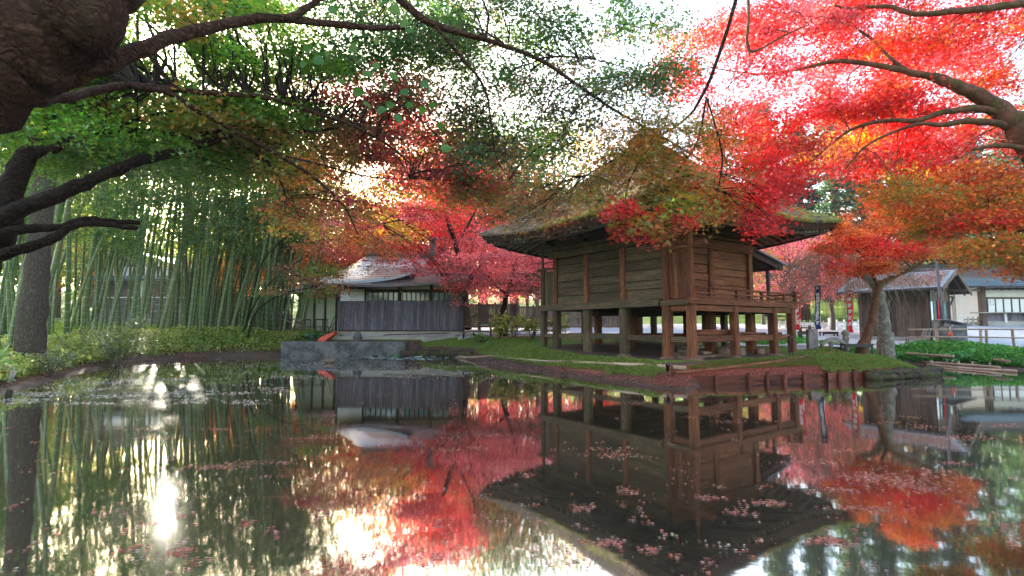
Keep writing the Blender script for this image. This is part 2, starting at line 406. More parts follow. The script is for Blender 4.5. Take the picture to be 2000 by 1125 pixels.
# ------------------------------------------------------------------ mesh builder
class MB:
    def __init__(s):
        s.v, s.f, s.uv = [], [], []
    def add(s, vs, fs, uvs=None):
        b = len(s.v)
        s.v += [tuple(v) for v in vs]
        for i, f in enumerate(fs):
            s.f.append(tuple(b + k for k in f))
            if uvs is not None: s.uv += uvs[i]
            else: s.uv += [(vs[k][0], vs[k][1]) for k in f]
    def boxm(s, mat, sx, sy, sz):
        """box of full size sx,sy,sz transformed by a matrix"""
        h = (sx / 2, sy / 2, sz / 2)
        L = [(-1, -1, -1), (1, -1, -1), (1, 1, -1), (-1, 1, -1), (-1, -1, 1), (1, -1, 1), (1, 1, 1), (-1, 1, 1)]
        loc = [(a * h[0], b * h[1], c * h[2]) for a, b, c in L]
        vs = [mat @ Vector(p) for p in loc]
        fs = [(0, 3, 2, 1), (4, 5, 6, 7), (0, 1, 5, 4), (1, 2, 6, 5), (2, 3, 7, 6), (3, 0, 4, 7)]
        ax = max(range(3), key=lambda i: (sx, sy, sz)[i])
        o1, o2 = [i for i in range(3) if i != ax]
        du, dv = random.random() * 20, random.random() * 20
        uvs = []
        for f in fs:
            uvs.append([(loc[k][ax] + du, loc[k][o1] + loc[k][o2] * 1.37 + dv) for k in f])
        s.add(vs, fs, uvs)
        return s
    def box(s, x0, x1, y0, y1, z0, z1):
        return s.boxm(Matrix.Translation(((x0 + x1) / 2, (y0 + y1) / 2, (z0 + z1) / 2)), x1 - x0, y1 - y0, z1 - z0)
    def beam(s, a, b, w, h, up=(0, 0, 1)):
        a, b = Vector(a), Vector(b)
        d = b - a
        L = d.length
        x = d.normalized()
        y = Vector(up).cross(x)
        if y.length < 1e-4: y = Vector((0, 1, 0)).cross(x)
        y.normalize()
        z = x.cross(y)
        m = Matrix((x, y, z)).transposed().to_4x4()
        m.translation = (a + b) / 2
        return s.boxm(m, L, w, h)
    def tube(s, pts, rad, n=8, cap=True, jit=0.0, vs=1.0):
        pts = [Vector(p) for p in pts]
        if isinstance(rad, (int, float)): rad = [rad] * len(pts)
        vsl, uvr = [], []
        t0 = (pts[1] - pts[0]).normalized()
        ref = Vector((0, 0, 1)) if abs(t0.z) < 0.9 else Vector((1, 0, 0))
        nx = t0.cross(ref).normalized()
        acc = random.random() * 10
        for i, p in enumerate(pts):
            if i == 0: t = t0
            elif i == len(pts) - 1: t = (pts[i] - pts[i - 1]).normalized()
            else: t = ((pts[i + 1] - pts[i]).normalized() + (pts[i] - pts[i - 1]).normalized()).normalized()
            nx = (nx - t * nx.dot(t)).normalized()
            ny = t.cross(nx)
            if i: acc += (pts[i] - pts[i - 1]).length
            for k in range(n):
                a = 2 * math.pi * k / n
                r = rad[i] * (1 + (random.uniform(-jit, jit) if jit else 0))
                vsl.append(p + (nx * math.cos(a) + ny * math.sin(a)) * r)
                uvr.append((acc, a / (2 * math.pi) * 2 * math.pi * rad[0]))
        fs, uvs = [], []
        for i in range(len(pts) - 1):
            for k in range(n):
                k2 = (k + 1) % n
                q = (i * n + k, i * n + k2, (i + 1) * n + k2, (i + 1) * n + k)
                fs.append(q)
                u = [uvr[j] for j in q]
                if k2 == 0:
                    w = 2 * math.pi * rad[0]
                    u[1] = (u[1][0], w); u[2] = (u[2][0], w)
                uvs.append(u)
        if cap:
            a = tuple(range(n))[::-1]; b = tuple((len(pts) - 1) * n + k for k in range(n))
            fs += [a, b]
            for c in (a, b):
                uvs.append([(vsl[j].x * 3, vsl[j].z * 3) for j in c])
        s.add(vsl, fs, uvs)
        return s
    def poly(s, pts):
        s.add(pts, [tuple(range(len(pts)))])
        return s
    def quad(s, a, b, c, d, uv=None):
        a, b, c, d = map(Vector, (a, b, c, d))
        w = (b - a).length; h = (d - a).length
        s.add([a, b, c, d], [(0, 1, 2, 3)], [[(0, 0), (0, w), (h, w), (h, 0)]])
        return s
    def build(s, name, mat, parent=None, smooth=False, bevel=0.0, world=False):
        me = bpy.data.meshes.new(name)
        me.from_pydata(s.v, [], s.f)
        uvl = me.uv_layers.new(name='UVMap')
        uvl.data.foreach_set('uv', np.array(s.uv, dtype=np.float32).ravel())
        me.materials.append(M[mat] if isinstance(mat, str) else mat)
        if smooth: me.polygons.foreach_set('use_smooth', [True] * len(me.polygons))
        me.update()
        o = bpy.data.objects.new(name, me)
        COL.objects.link(o)
        if bevel:
            b = o.modifiers.new('bevel', 'BEVEL')
            b.width = bevel; b.segments = 2; b.limit_method = 'ANGLE'
        if parent is not None:
            if world: adopt(o, parent)
            else: o.parent = parent
        return o

def np_mesh(name, V, F, mat, cols=None, uv=None, smooth=False, attr='col'):
    """V (n,3), F (m,k) all faces of k corners"""
    me = bpy.data.meshes.new(name)
    m, k = F.shape
    me.vertices.add(len(V)); me.vertices.foreach_set('co', V.astype(np.float32).ravel())
    me.loops.add(m * k); me.loops.foreach_set('vertex_index', F.astype(np.int32).ravel())
    me.polygons.add(m); me.polygons.foreach_set('loop_start', np.arange(0, m * k, k, dtype=np.int32))
    if smooth: me.polygons.foreach_set('use_smooth', np.ones(m, dtype=bool))
    me.update(calc_edges=True)
    if cols is not None:
        ca = me.color_attributes.new(attr, 'FLOAT_COLOR', 'POINT')
        c4 = np.ones((len(V), 4), dtype=np.float32); c4[:, :3] = cols
        ca.data.foreach_set('color', c4.ravel())
    if uv is not None:
        ul = me.uv_layers.new(name='UVMap')
        ul.data.foreach_set('uv', uv[F.ravel()].astype(np.float32).ravel())
    me.materials.append(M[mat] if isinstance(mat, str) else mat)
    return me
def link(name, me, parent=None, world=True):
    o = bpy.data.objects.new(name, me)
    COL.objects.link(o)
    if parent is not None:
        if world: adopt(o, parent)
        else: o.parent = parent
    return o

# leaf templates: (x along, y across, z), triangles
def star_t():
    tips = []
    ang = [-105, -52, 0, 52, 105]; ln = [0.5, 0.85, 1.0, 0.85, 0.5]
    vs, fs = [], []
    for a, L in zip(ang, ln):
        a = R_(a); w = 0.15
        ca, sa = math.cos(a), math.sin(a)
        b = len(vs)
        vs += [(-0.06 * ca + w * sa, -0.06 * sa - w * ca, 0), (L * ca, L * sa, -0.12 * L), (-0.06 * ca - w * sa, -0.06 * sa + w * ca, 0)]
        fs.append((b, b + 1, b + 2))
    return np.array(vs) * 0.62, np.array(fs)
STAR = star_t()
LEAF3 = (np.array([(-0.38, 0, 0), (0.02, -0.60, -0.05), (0.12, -0.17, 0.02), (0.66, 0, -0.10), (0.12, 0.17, 0.02), (0.02, 0.60, -0.05)]), np.array([(0, 1, 2), (0, 2, 4), (2, 3, 4), (0, 4, 5)]))
DIAM = (np.array([(-0.5, 0, 0), (0.05, -0.36, 0.03), (0.5, 0, -0.08), (0.05, 0.36, 0.03)]), np.array([(0, 1, 2), (0, 2, 3)]))
BLADE = (np.array([(-0.5, 0, 0), (-0.1, -0.085, 0.0), (0.5, 0, -0.14), (-0.1, 0.085, 0.0)]), np.array([(0, 1, 2), (0, 2, 3)]))
TRI = (np.array([(-0.5, -0.35, 0), (0.55, 0, 0), (-0.4, 0.4, 0)]), np.array([(0, 1, 2)]))

def leaves_data(P, size, cols, T, tilt=0.6, head=None, droop=0.0, g=rng):
    N = len(P)
    nrm = np.zeros((N, 3)); nrm[:, 2] = 1
    nrm += g.normal(0, tilt, (N, 3))
    nrm /= np.linalg.norm(nrm, axis=1, keepdims=True)
    h = g.normal(0, 1, (N, 3)) if head is None else head + g.normal(0, 0.35, (N, 3))
    h[:, 2] -= droop
    t1 = h - nrm * np.sum(h * nrm, 1, keepdims=True)
    t1 /= (np.linalg.norm(t1, axis=1, keepdims=True) + 1e-9)
    t2 = np.cross(nrm, t1)
    tv, tf = T
    k = len(tv)
    s = size[:, None, None]
    V = P[:, None, :] + s * (tv[None, :, 0, None] * t1[:, None, :] + tv[None, :, 1, None] * t2[:, None, :] + tv[None, :, 2, None] * nrm[:, None, :])
    F = (tf[None] + (np.arange(N) * k)[:, None, None]).reshape(-1, 3)
    C = np.repeat(cols, k, axis=0)
    return V.reshape(-1, 3), F, C

def leafobj(name, P, size, cols, T, mat='leaf', parent=None, world=True, kind='stuff', **kw):
    V, F, C = leaves_data(P, size, cols, T, **kw)
    me = np_mesh(name, V, F, mat, C)
    o = link(name, me, parent, world)
    if kind: o['kind'] = kind
    return o

def pick(pal, n, jit=0.18, g=rng):
    pal = np.array(pal)
    c = pal[g.integers(0, len(pal), n)]
    c = c * (1 + g.normal(0, jit, (n, 1))) * (1 + g.normal(0, jit * 0.4, (n, 3)))
    return np.clip(c, 0.004, 0.95)
# palettes: leaf colours; PINK also serves as painted backlit glow
GREEN = [(0.09, 0.24, 0.014), (0.14, 0.28, 0.018), (0.07, 0.19, 0.014), (0.22, 0.29, 0.02)]
DGREEN = [(0.035, 0.10, 0.018), (0.05, 0.13, 0.02), (0.07, 0.14, 0.02)]
OLIVE = [(0.24, 0.22, 0.018), (0.36, 0.21, 0.02), (0.18, 0.22, 0.018), (0.46, 0.19, 0.02)]
ORANGE = [(0.62, 0.16, 0.02), (0.55, 0.10, 0.02), (0.66, 0.24, 0.03), (0.45, 0.09, 0.02)]
RED = [(0.66, 0.025, 0.022), (0.58, 0.018, 0.018), (0.72, 0.045, 0.03), (0.5, 0.02, 0.02)]
CRIMSON = [(0.46, 0.04, 0.045), (0.36, 0.03, 0.035), (0.52, 0.07, 0.06)]
PINK = [(0.76, 0.17, 0.20), (0.70, 0.12, 0.15), (0.80, 0.26, 0.27), (0.72, 0.17, 0.12)]
YELLOW = [(0.72, 0.50, 0.03), (0.66, 0.40, 0.03), (0.5, 0.45, 0.03)]
YGREEN = [(0.28, 0.36, 0.03), (0.20, 0.30, 0.03), (0.38, 0.40, 0.04)]
BROWN = [(0.34, 0.15, 0.05), (0.28, 0.11, 0.04), (0.42, 0.20, 0.07)]
GREYG = [(0.07, 0.10, 0.035), (0.09, 0.10, 0.03), (0.13, 0.09, 0.035)]

def bez(a, b, sag=0.15, n=6, wob=0.04):
    a, b = Vector(a), Vector(b)
    L = (b - a).length
    out = []
    side = Vector((random.uniform(-1, 1), random.uniform(-1, 1), 0)) * L * wob
    for i in range(n + 1):
        t = i / n
        p = a.lerp(b, t)
        p += Vector((0, 0, 1)) * L * sag * math.sin(math.pi * t) * (1 - 0.3 * t) + side * math.sin(2 * math.pi * t)
        if 0 < i < n: p += Vector((random.uniform(-1, 1), random.uniform(-1, 1), random.uniform(-1, 1))) * L * 0.012
        out.append(p)
    return out

def smooth_limb(nodes, sub=5, wob=0.015):
    nodes = [(p, r * (.84 if .03 < r < .2 else 1)) for p, r in nodes]
    """Catmull-Rom through (point, radius)"""
    P = [Vector(p) for p, r in nodes]; Rr = [r for p, r in nodes]
    pts, rs = [], []
    for i in range(len(P) - 1):
        p0 = P[max(i - 1, 0)]; p1 = P[i]; p2 = P[i + 1]; p3 = P[min(i + 2, len(P) - 1)]
        for k in range(sub):
            t = k / sub
            q = 0.5 * ((2 * p1) + (p2 - p0) * t + (2 * p0 - 5 * p1 + 4 * p2 - p3) * t * t + (3 * p1 - p0 - 3 * p2 + p3) * t ** 3)
            r = Rr[i] + (Rr[i + 1] - Rr[i]) * t
            w = r * 0.25 + wob * 0.3
            q = q + Vector((random.uniform(-w, w), random.uniform(-w, w), random.uniform(-w, w))) * 0.5
            pts.append(q); rs.append(r * random.uniform(0.93, 1.08))
    pts.append(P[-1]); rs.append(Rr[-1])
    return pts, rs

def tree(name, label, cat, base, limbs, pads, bark='bark_dark', T=STAR, lsize=0.055, mat='leaf', leaf_mul=1.0,
         twig_r=0.012, tilt=0.55, group=None, seg=9, droop=0.25, trunk_seg=14, twigbark=None, maxtwig=99):
    """limbs[0] is the trunk.  pads: (centre, radius, thickness, n_leaves, palette)"""
    root = empty(name, base, 0, label, cat, group)
    anchors = []
    for i, nodes in enumerate(limbs):
        pts, rs = smooth_limb(nodes)
        mb = MB()
        mb.tube(pts, rs, trunk_seg if i == 0 else seg, True, 0.05)
        mb.build('trunk' if i == 0 else 'limb', bark, root, True, world=True)
        for p, r in list(zip(pts, rs))[(len(pts) // 3 if i == 0 else 1)::2]:
            anchors.append((p, r))
    AP = np.array([p for p, r in anchors])
    tw = MB()
    LP, LC, LH = [], [], []
    for c, rad, th, n, pal in pads:
        c = Vector(c)
        ca = np.array(c)
        d = np.linalg.norm(AP - ca, axis=1)
        j = int(np.argmin(d + 0.15 * rng.random(len(d))))
        st, sr = anchors[j]
        L = (c - st).length
        r0 = max(twig_r * 0.6, min(sr * 0.7, twig_r * (0.6 + 0.28 * L)))
        bp = bez(st, c, 0.10, 7 if L > 1.5 else 5, 0.05)
        tw.tube(bp, [r0 + (0.4 * twig_r - r0) * (k / (len(bp) - 1)) for k in range(len(bp))], 5, False)
        dirn = (c - st); dirn.z = 0
        a0 = math.atan2(dirn.y, dirn.x)
        K = min(maxtwig, 8)
        ends = []
        for k in range(K):
            a = a0 + (k - (K - 1) / 2) * (math.pi * 1.5 / K) + random.uniform(-0.3, 0.3)
            ln = rad * random.uniform(0.75, 1.05)
            sp = bp[-1 - (k % 3)]
            e = c + Vector((math.cos(a) * ln, math.sin(a) * ln, -droop * ln * random.uniform(0.2, 1.2)))
            q = bez(sp, e, 0.05, 3, 0.06)
            tw.tube(q, [twig_r * 0.6, twig_r * 0.46, twig_r * 0.34, twig_r * 0.2], 3, False)
            ends.append((sp, e))
        n = max(4, int(n * leaf_mul))
        idx = rng.integers(0, K, n)
        t = rng.random(n) ** 0.62
        S = np.array([s for s, e in ends])[idx]; E = np.array([e for s, e in ends])[idx]
        P = S + (E - S) * t[:, None] * 1.08
        lat = rng.normal(0, 1, (n, 3)) * np.array([rad * 0.20, rad * 0.20, th])
        P = P + lat
        LP.append(P)
        # every spray has its own tone
        tone = 1 + rng.normal(0, 0.16)
        LC.append(pick(pal, n) * tone)
        h = (E - S); h[:, 2] = 0; h /= (np.linalg.norm(h, axis=1, keepdims=True) + 1e-6)
        LH.append(h)
    t = tw.build('twigs', twigbark or bark, root, False, world=True)
    t['kind'] = 'stuff'
    if LP:
        P = np.concatenate(LP); C = np.clip(np.concatenate(LC), 0.004, 0.95); H = np.concatenate(LH)
        q0 = np.array([-2.88, 4.28, 0.0]); sd_ = np.array(sun_dir)          # the gap in the leaves where the sun comes through
        w_ = P - q0; along = w_ @ sd_; far_ = np.linalg.norm(w_ - along[:, None] * sd_, axis=1)
        keep = (far_ > .24) | (along < 0)
        P, C, H = P[keep], C[keep], H[keep]
        sz = lsize * rng.uniform(0.7, 1.25, len(P))
        leafobj('foliage', P, sz, C, T, mat, root, True, 'stuff', tilt=tilt, head=H, droop=droop)
    return root

def inpoly(x, y, poly):
    c = False
    j = len(poly) - 1
    for i in range(len(poly)):
        xi, yi = poly[i]; xj, yj = poly[j]
        if (yi > y) != (yj > y) and x < (xj - xi) * (y - yi) / (yj - yi) + xi: c = not c
        j = i
    return c
def fill(poly, n, zr, rr, th, dens, pal):
    """n sprays seen inside a picture outline, at true distances zr; pal(px,py)->palette"""
    xs = [p[0] for p in poly]; ys = [p[1] for p in poly]
    out = []
    tries = 0
    while len(out) < n and tries < n * 40:
        tries += 1
        px = random.uniform(min(xs), max(xs)); py = random.uniform(min(ys), max(ys))
        if not inpoly(px, py, poly): continue
        Z = random.uniform(*zr)
        r = random.uniform(*rr)
        out.append((U(px, py, Z), r, th * random.uniform(0.7, 1.4), int(dens * r * r), pal(px, py) if callable(pal) else pal))
    return out

# ================================================================== LARGE STRUCTURE
SHORE = [(-6.4, -3), (-7.0, 3), (-8.8, 6.5), (-10.7, 10.7), (-12.4, 13.8), (-14.4, 17.7), (-16.0, 22.0), (-15.0, 25.2), (-11.6, 26.95),
         (-5.5, 26.95), (-3.4, 26.2), (-2.3, 24.6), (-1.3, 20.6), (0.75, 17.1), (2.15, 14.8), (3.4, 12.6), (4.0, 11.7), (4.55, 12.7),
         (4.75, 13.4), (6.75, 13.85), (9.1, 14.6), (10.3, 14.95), (12.1, 15.45), (13.3, 16.4), (14.3, 18.6), (14.2, 20.2), (15.3, 20.9), (16.4, 19.9),
         (17.2, 18.3), (17.4, 16.9), (14.2, 12.0), (12.3, 8.5), (9.8, 3), (8, -3)]
SH = np.array(SHORE)
def np_inside(X, Y):
    c = np.zeros(X.shape, bool)
    j = len(SH) - 1
    for i in range(len(SH)):
        xi, yi = SH[i]; xj, yj = SH[j]
        cond = ((yi > Y) != (yj > Y)) & (X < (xj - xi) * (Y - yi) / (yj - yi + 1e-12) + xi)
        c ^= cond
        j = i
    return c
def np_dist(X, Y):
    d = np.full(X.shape, 1e9)
    for i in range(len(SH)):
        a = SH[i - 1]; b = SH[i]
        ab = b - a
        t = np.clip(((X - a[0]) * ab[0] + (Y - a[1]) * ab[1]) / (ab @ ab), 0, 1)
        d = np.minimum(d, np.hypot(X - a[0] - t * ab[0], Y - a[1] - t * ab[1]))
    return d
def vnoise(X, Y, s, seed=0):
    g = np.random.default_rng(seed).random((64, 64))
    x = X * s; y = Y * s
    xi = np.floor(x).astype(int); yi = np.floor(y).astype(int)
    fx = x - xi; fy = y - yi
    fx = fx * fx * (3 - 2 * fx); fy = fy * fy * (3 - 2 * fy)
    a = g[xi % 64, yi % 64]; b = g[(xi + 1) % 64, yi % 64]; c = g[xi % 64, (yi + 1) % 64]; d = g[(xi + 1) % 64, (yi + 1) % 64]
    return (a * (1 - fx) + b * fx) * (1 - fy) + (c * (1 - fx) + d * fx) * fy
def base_h(X, Y):
    b = 0.46 + 0.06 * np.clip(Y - 18.5, 0, 21)
    # left bank keeps lower, hill beyond rises on every side
    b = np.where(X < -3, 0.46 + 0.04 * np.clip(Y - 16, 0, 24) + 0.02 * np.clip(-X - 12, 0, 20), b)
    hill = np.clip(Y - 44, 0, 400) * 0.10 + np.clip(np.abs(X) - 45, 0, 300) * 0.05
    hill = 22 * (1 - np.exp(-hill / 22))
    knoll = 2.6 * np.exp(-(((X - 38) / 9) ** 2 + ((Y - 52) / 9) ** 2))
    return b + hill + knoll
def ground_h(X, Y):
    X = np.asarray(X, float); Y = np.asarray(Y, float)
    d = np_dist(X, Y); ins = np_inside(X, Y)
    w = np.where((X > 4.3) & (X < 13.5) & (Y < 17), 1.3, 1.9)
    lo = np.where((X > 4.5) & (X < 12.5) & (Y < 16.5), 0.12, 0.03)     # held up behind the boards
    lo = np.where((X > -12) & (X < -5) & (Y > 24), 0.62, lo)
    t = np.clip(d / w, 0, 1); t = t * t * (3 - 2 * t) * 0.5 + t * 0.5
    land = lo + (base_h(X, Y) - lo) * t + (vnoise(X, Y, 1.3, 1) - 0.5) * 0.07 * np.clip(d, 0, 1) + (vnoise(X, Y, 4.1, 2) - 0.5) * 0.025
    pond = -0.02 - np.clip(d, 0, 1.5) * 0.4
    return np.where(ins, pond, land)
def gh(x, y):
    return float(ground_h(np.array([x]), np.array([y]))[0])

def axis_pts(lo, hi, step, far_lo, far_hi):
    mid = np.arange(lo, hi + step / 2, step)
    a, b = [], []
    s, p = step, lo
    while p > far_lo: s *= 1.25; p -= s; a.append(p)
    s, p = step, hi
    while p < far_hi: s *= 1.25; p += s; b.append(p)
    return np.array(a[::-1] + list(mid) + b)
gx = axis_pts(-24, 32, 0.2, -900, 900)
gy = axis_pts(-4, 42, 0.2, -200, 1500)
GX, GY = np.meshgrid(gx, gy)
GZ = ground_h(GX.ravel(), GY.ravel())
nx_, ny_ = len(gx), len(gy)
V = np.stack([GX.ravel(), GY.ravel(), GZ], 1)
I = (np.arange(ny_ - 1)[:, None] * nx_ + np.arange(nx_ - 1)[None]).ravel()
F = np.stack([I, I + 1, I + nx_ + 1, I + nx_], 1)
X, Y = V[:, 0], V[:, 1]
D = np_dist(X, Y)
cov = np.zeros((len(V), 3))
grass = np.clip((D - 0.5) / 0.8, 0, 1)
under_hall = np.clip(1.5 - np.maximum(np.abs((X - 5.6) * .822 + (Y - 20.2) * .569) - 2.6, np.abs(-(X - 5.6) * .569 + (Y - 20.2) * .822) - 3.3) / 0.4, 0, 1)
litter_isl = np.clip(1.0 - np.abs(D - 0.7) / 0.9, 0, 1) * ((X > 1) & (X < 10) & (Y < 18))
cov[:, 2] = np.clip(litter_isl + 0.35 * (Y > 22), 0, 1)
cov[:, 0] = grass * (1 - under_hall) * np.where((X > 4) & (X < 10.5) & (Y < 15.5), np.clip((D - 0.9) / 0.9, 0.2, 0.9), 0.95)
plz = ((X > 11.5 + (Y - 20) * 0.05) & (Y > 20.8) & (Y < 41)) | ((Y > 27.5) & (Y < 41) & (X > -3) & (X < 40))
cov[:, 1] = plz * 0.95
cov[:, 0] *= (1 - 0.9 * plz)
cov[:, 0] = np.where((Y > 41) & (X > 8), 1.0, cov[:, 0])
me = np_mesh('ground', V, F, 'ground', cov, smooth=True, attr='cover')
g_o = link('ground', me)
tag(g_o, kind='structure')

wm = MB()
wx = [-24, 24]; wm.quad((-24, -6, 0), (24, -6, 0), (24, 30, 0), (-24, 30, 0))
w_o = wm.build('pond_water', 'water'); tag(w_o, kind='structure')

# paved path in front of the bridge
def sheet(name, mat, poly_fn, x0, x1, y0, y1, step, lift):
    xs = np.arange(x0, x1 + step / 2, step); ys = np.arange(y0, y1 + step / 2, step)
    XX, YY = np.meshgrid(xs, ys)
    keep = poly_fn((XX[:-1, :-1] + XX[1:, 1:]) / 2, (YY[:-1, :-1] + YY[1:, 1:]) / 2)
    ZZ = ground_h(XX.ravel(), YY.ravel()) + lift
    n1 = len(xs)
    Iy, Ix = np.nonzero(keep)
    i = Iy * n1 + Ix
    F = np.stack([i, i + 1, i + n1 + 1, i + n1], 1)
    me = np_mesh(name, np.stack([XX.ravel(), YY.ravel(), ZZ], 1), F, mat, smooth=True)
    o = link(name, me); tag(o, kind='structure')
    return o
sheet('plaza_gravel', 'gravel', lambda X, Y: (X > 13.8) & (np_dist(X, Y) > 1.9) & (Y > 22.4 - 0.25 * (X - 14)), 13.8, 46, 18, 39.6, 0.2, 0.035)
sheet('path', 'paving', lambda X, Y: (X > 9.8), 9.8, 13.8, 21.8, 24.2, 0.2, 0.04)
sheet('garden_path', 'gravel', lambda X, Y: (Y > 28.6 + 0.1 * X), -4.5, 9, 28.0, 31.4, 0.25, 0.03)

# ------------------------------------------------------------------ the hall on the island
HG = 0.46
P1 = Vector((5.073, 16.743, HG))
HR = R_(34.7)
hall = empty('wooden_hall', P1, HR, 'weathered raised timber hall with mossy thatched roof standing beside the pond', 'hall')
HBX, HBY = 4.84, 5.63
FL = 2.38 - HG       # veranda floor top over hall ground
def hp(mb, name='beam', mat='wood_warm', bevel=0.012, par=None, smooth=False):
    return mb.build(name, mat, par or hall, smooth, bevel)
def rough_post(x, y, z0, z1, w, name='post', mat='wood_warm', taper=0.0):
    """squarish post hewn by hand"""
    mb = MB()
    n = 9
    vs, fs, uvs = [], [], []
    prof = []
    hw = w / 2; c = hw * 0.30
    for sx, sy in ((1, -1), (1, 1), (-1, 1), (-1, -1)):
        if sx * sy < 0: prof += [(sx * (hw - c), sy * hw), (sx * hw, sy * (hw - c))]
        else: prof += [(sx * hw, sy * (hw - c)), (sx * (hw - c), sy * hw)]
    prof = [(hw - c, -hw), (hw, -hw + c), (hw, hw - c), (hw - c, hw), (-hw + c, hw), (-hw, hw - c), (-hw, -hw + c), (-hw + c, -hw)]
    k = len(prof)
    ph = random.uniform(0, 6)
    u0 = random.random() * 20
    for i in range(n + 1):
        t = i / n
        sc = 1 + taper * (1 - t) + 0.035 * math.sin(ph + t * 5) + random.uniform(-0.02, 0.02)
        dx, dy = random.uniform(-0.008, 0.008), random.uniform(-0.008, 0.008)
        for p in prof: vs.append((x + p[0] * sc + dx, y + p[1] * sc + dy, z0 + (z1 - z0) * t))
    for i in range(n):
        for j in range(k):
            j2 = (j + 1) % k
            fs.append((i * k + j, i * k + j2, (i + 1) * k + j2, (i + 1) * k + j))
            a0, a1 = z0 + (z1 - z0) * i / n + u0, z0 + (z1 - z0) * (i + 1) / n + u0
            uvs.append([(a0, j * w / 2), (a0, (j + 1) * w / 2), (a1, (j + 1) * w / 2), (a1, j * w / 2)])
    fs += [tuple(range(k))[::-1], tuple(n * k + j for j in range(k))]
    uvs += [[(0, 0)] * k, [(0, 0)] * k]
    mb.add(vs, fs, uvs)
    return mb.build(name, mat, hall)
PW = 0.29
mat_at = lambda x, y: 'wood_warm' if (y < 0.3 or x > 1) else 'wood_grey'  # right side redder: bounce from red leaves put into the wood colour
ys_ = [0, 1.88, 3.76, 5.63]; xs_ = [0, 2.36, 4.84]
for x in xs_:
    for y in ys_:
        rough_post(x, y, -0.05, FL - 0.10, PW, 'post', mat_at(x, y), 0.06)
vpost = [(0, -0.91), (2.32, -0.91), (4.79, -0.91), (6.06, -0.91), (6.06, 1.88), (6.06, 3.76), (6.06, 5.63), (6.06, 6.5), (4.84, 6.5), (2.36, 6.5), (0, 6.5)]
for x, y in vpost:
    rough_post(x, y, -0.05, FL - 0.19, 0.25, 'post', 'wood_warm' if y < 1 else 'wood_grey')
# foundation stones under the posts
for x, y in [(x, y) for x in xs_ for y in ys_] + vpost:
    mb = MB()
    r = random.uniform(0.26, 0.34)
    pts = []
    rings = [(1.0, -0.06), (0.95, 0.02), (0.7, 0.06), (0.3, 0.075)]
    n = 10
    vs = []
    jj = [random.uniform(0.85, 1.15) for _ in range(n)]
    for q, zz in rings:
        for k in range(n):
            a = 2 * math.pi * k / n
            vs.append((x + r * q * jj[k] * math.cos(a), y + r * q * jj[k] * math.sin(a), zz))
    fs = [(i * n + k, i * n + (k + 1) % n, (i + 1) * n + (k + 1) % n, (i + 1) * n + k) for i in range(3) for k in range(n)]
    fs.append(tuple(3 * n + k for k in range(n)))
    mb.add(vs, fs); mb.build('foundation_stone', 'rock', hall, True)
# lower tie rails
RZ = 0.66
def beam(a, b, w, h, name='beam', mat='wood_warm', bev=0.012):
    mb = MB(); mb.beam(a, b, w, h); return hp(mb, name, mat, bev)
for i in range(3):
    beam((0, ys_[i] + PW / 2, RZ), (0, ys_[i + 1] - PW / 2, RZ), 0.10, 0.17, 'tie_rail', 'wood_grey')
    beam((4.84, ys_[i] + PW / 2, RZ), (4.84, ys_[i + 1] - PW / 2, RZ), 0.10, 0.17, 'tie_rail')
beam((0, 5.63 + PW / 2, RZ), (0, 6.5 - 0.12, RZ), 0.10, 0.17, 'tie_rail', 'wood_grey')
beam((0, -0.91 + .125, RZ - .04), (0, -PW / 2, RZ - .04), 0.10, 0.19, 'tie_rail', 'wood_grey')
for a, b in ((0.125, 2.2), (2.44, 4.665), (4.915, 5.935)):
    beam((a, -0.91, RZ - .02), (b, -0.91, RZ - .02), 0.11, 0.20, 'tie_rail')
for i in range(2):
    beam((xs_[i] + PW / 2, 0, RZ - .1), (xs_[i + 1] - PW / 2, 0, RZ - .1), 0.10, 0.16, 'tie_rail')
    beam((xs_[i] + PW / 2, 5.63, RZ), (xs_[i + 1] - PW / 2, 5.63, RZ), 0.10, 0.16, 'tie_rail')
for a, b in ((-0.78, 1.75), (2.0, 3.63), (3.89, 5.5)):
    beam((6.06, a, RZ), (6.06, b, RZ), 0.10, 0.17, 'tie_rail')
# floor beams: side face carries one thick rough beam, the veranda its own
beam((-0.17, 0.16, FL - 0.10), (-0.17, 6.62, FL - 0.10), 0.14, 0.25, 'floor_beam', 'wood_grey')
beam((0.02, -0.80, FL - 0.30), (0.02, -0.14, FL - 0.30), 0.12, 0.20, 'floor_beam')
for a, b in ((0.125, 2.2), (2.44, 4.665), (4.915, 5.935)):
    beam((a, -0.91, FL - 0.30), (b, -0.91, FL - 0.30), 0.13, 0.19, 'floor_beam')
beam((-0.28, -1.02, FL - 0.09), (6.32, -1.02, FL - 0.09), 0.10, 0.19, 'fascia_plank')
beam((6.20, -0.96, FL - 0.09), (6.20, 6.7, FL - 0.09), 0.10, 0.17, 'fascia_plank')
beam((-0.1, 6.66, FL - 0.09), (6.14, 6.66, FL - 0.09), 0.10, 0.17, 'fascia_plank', 'wood_grey')
beam((-0.12, -0.96, FL - 0.13), (-0.12, 0.14, FL - 0.13), 0.12, 0.16, 'fascia_plank', 'wood_grey')
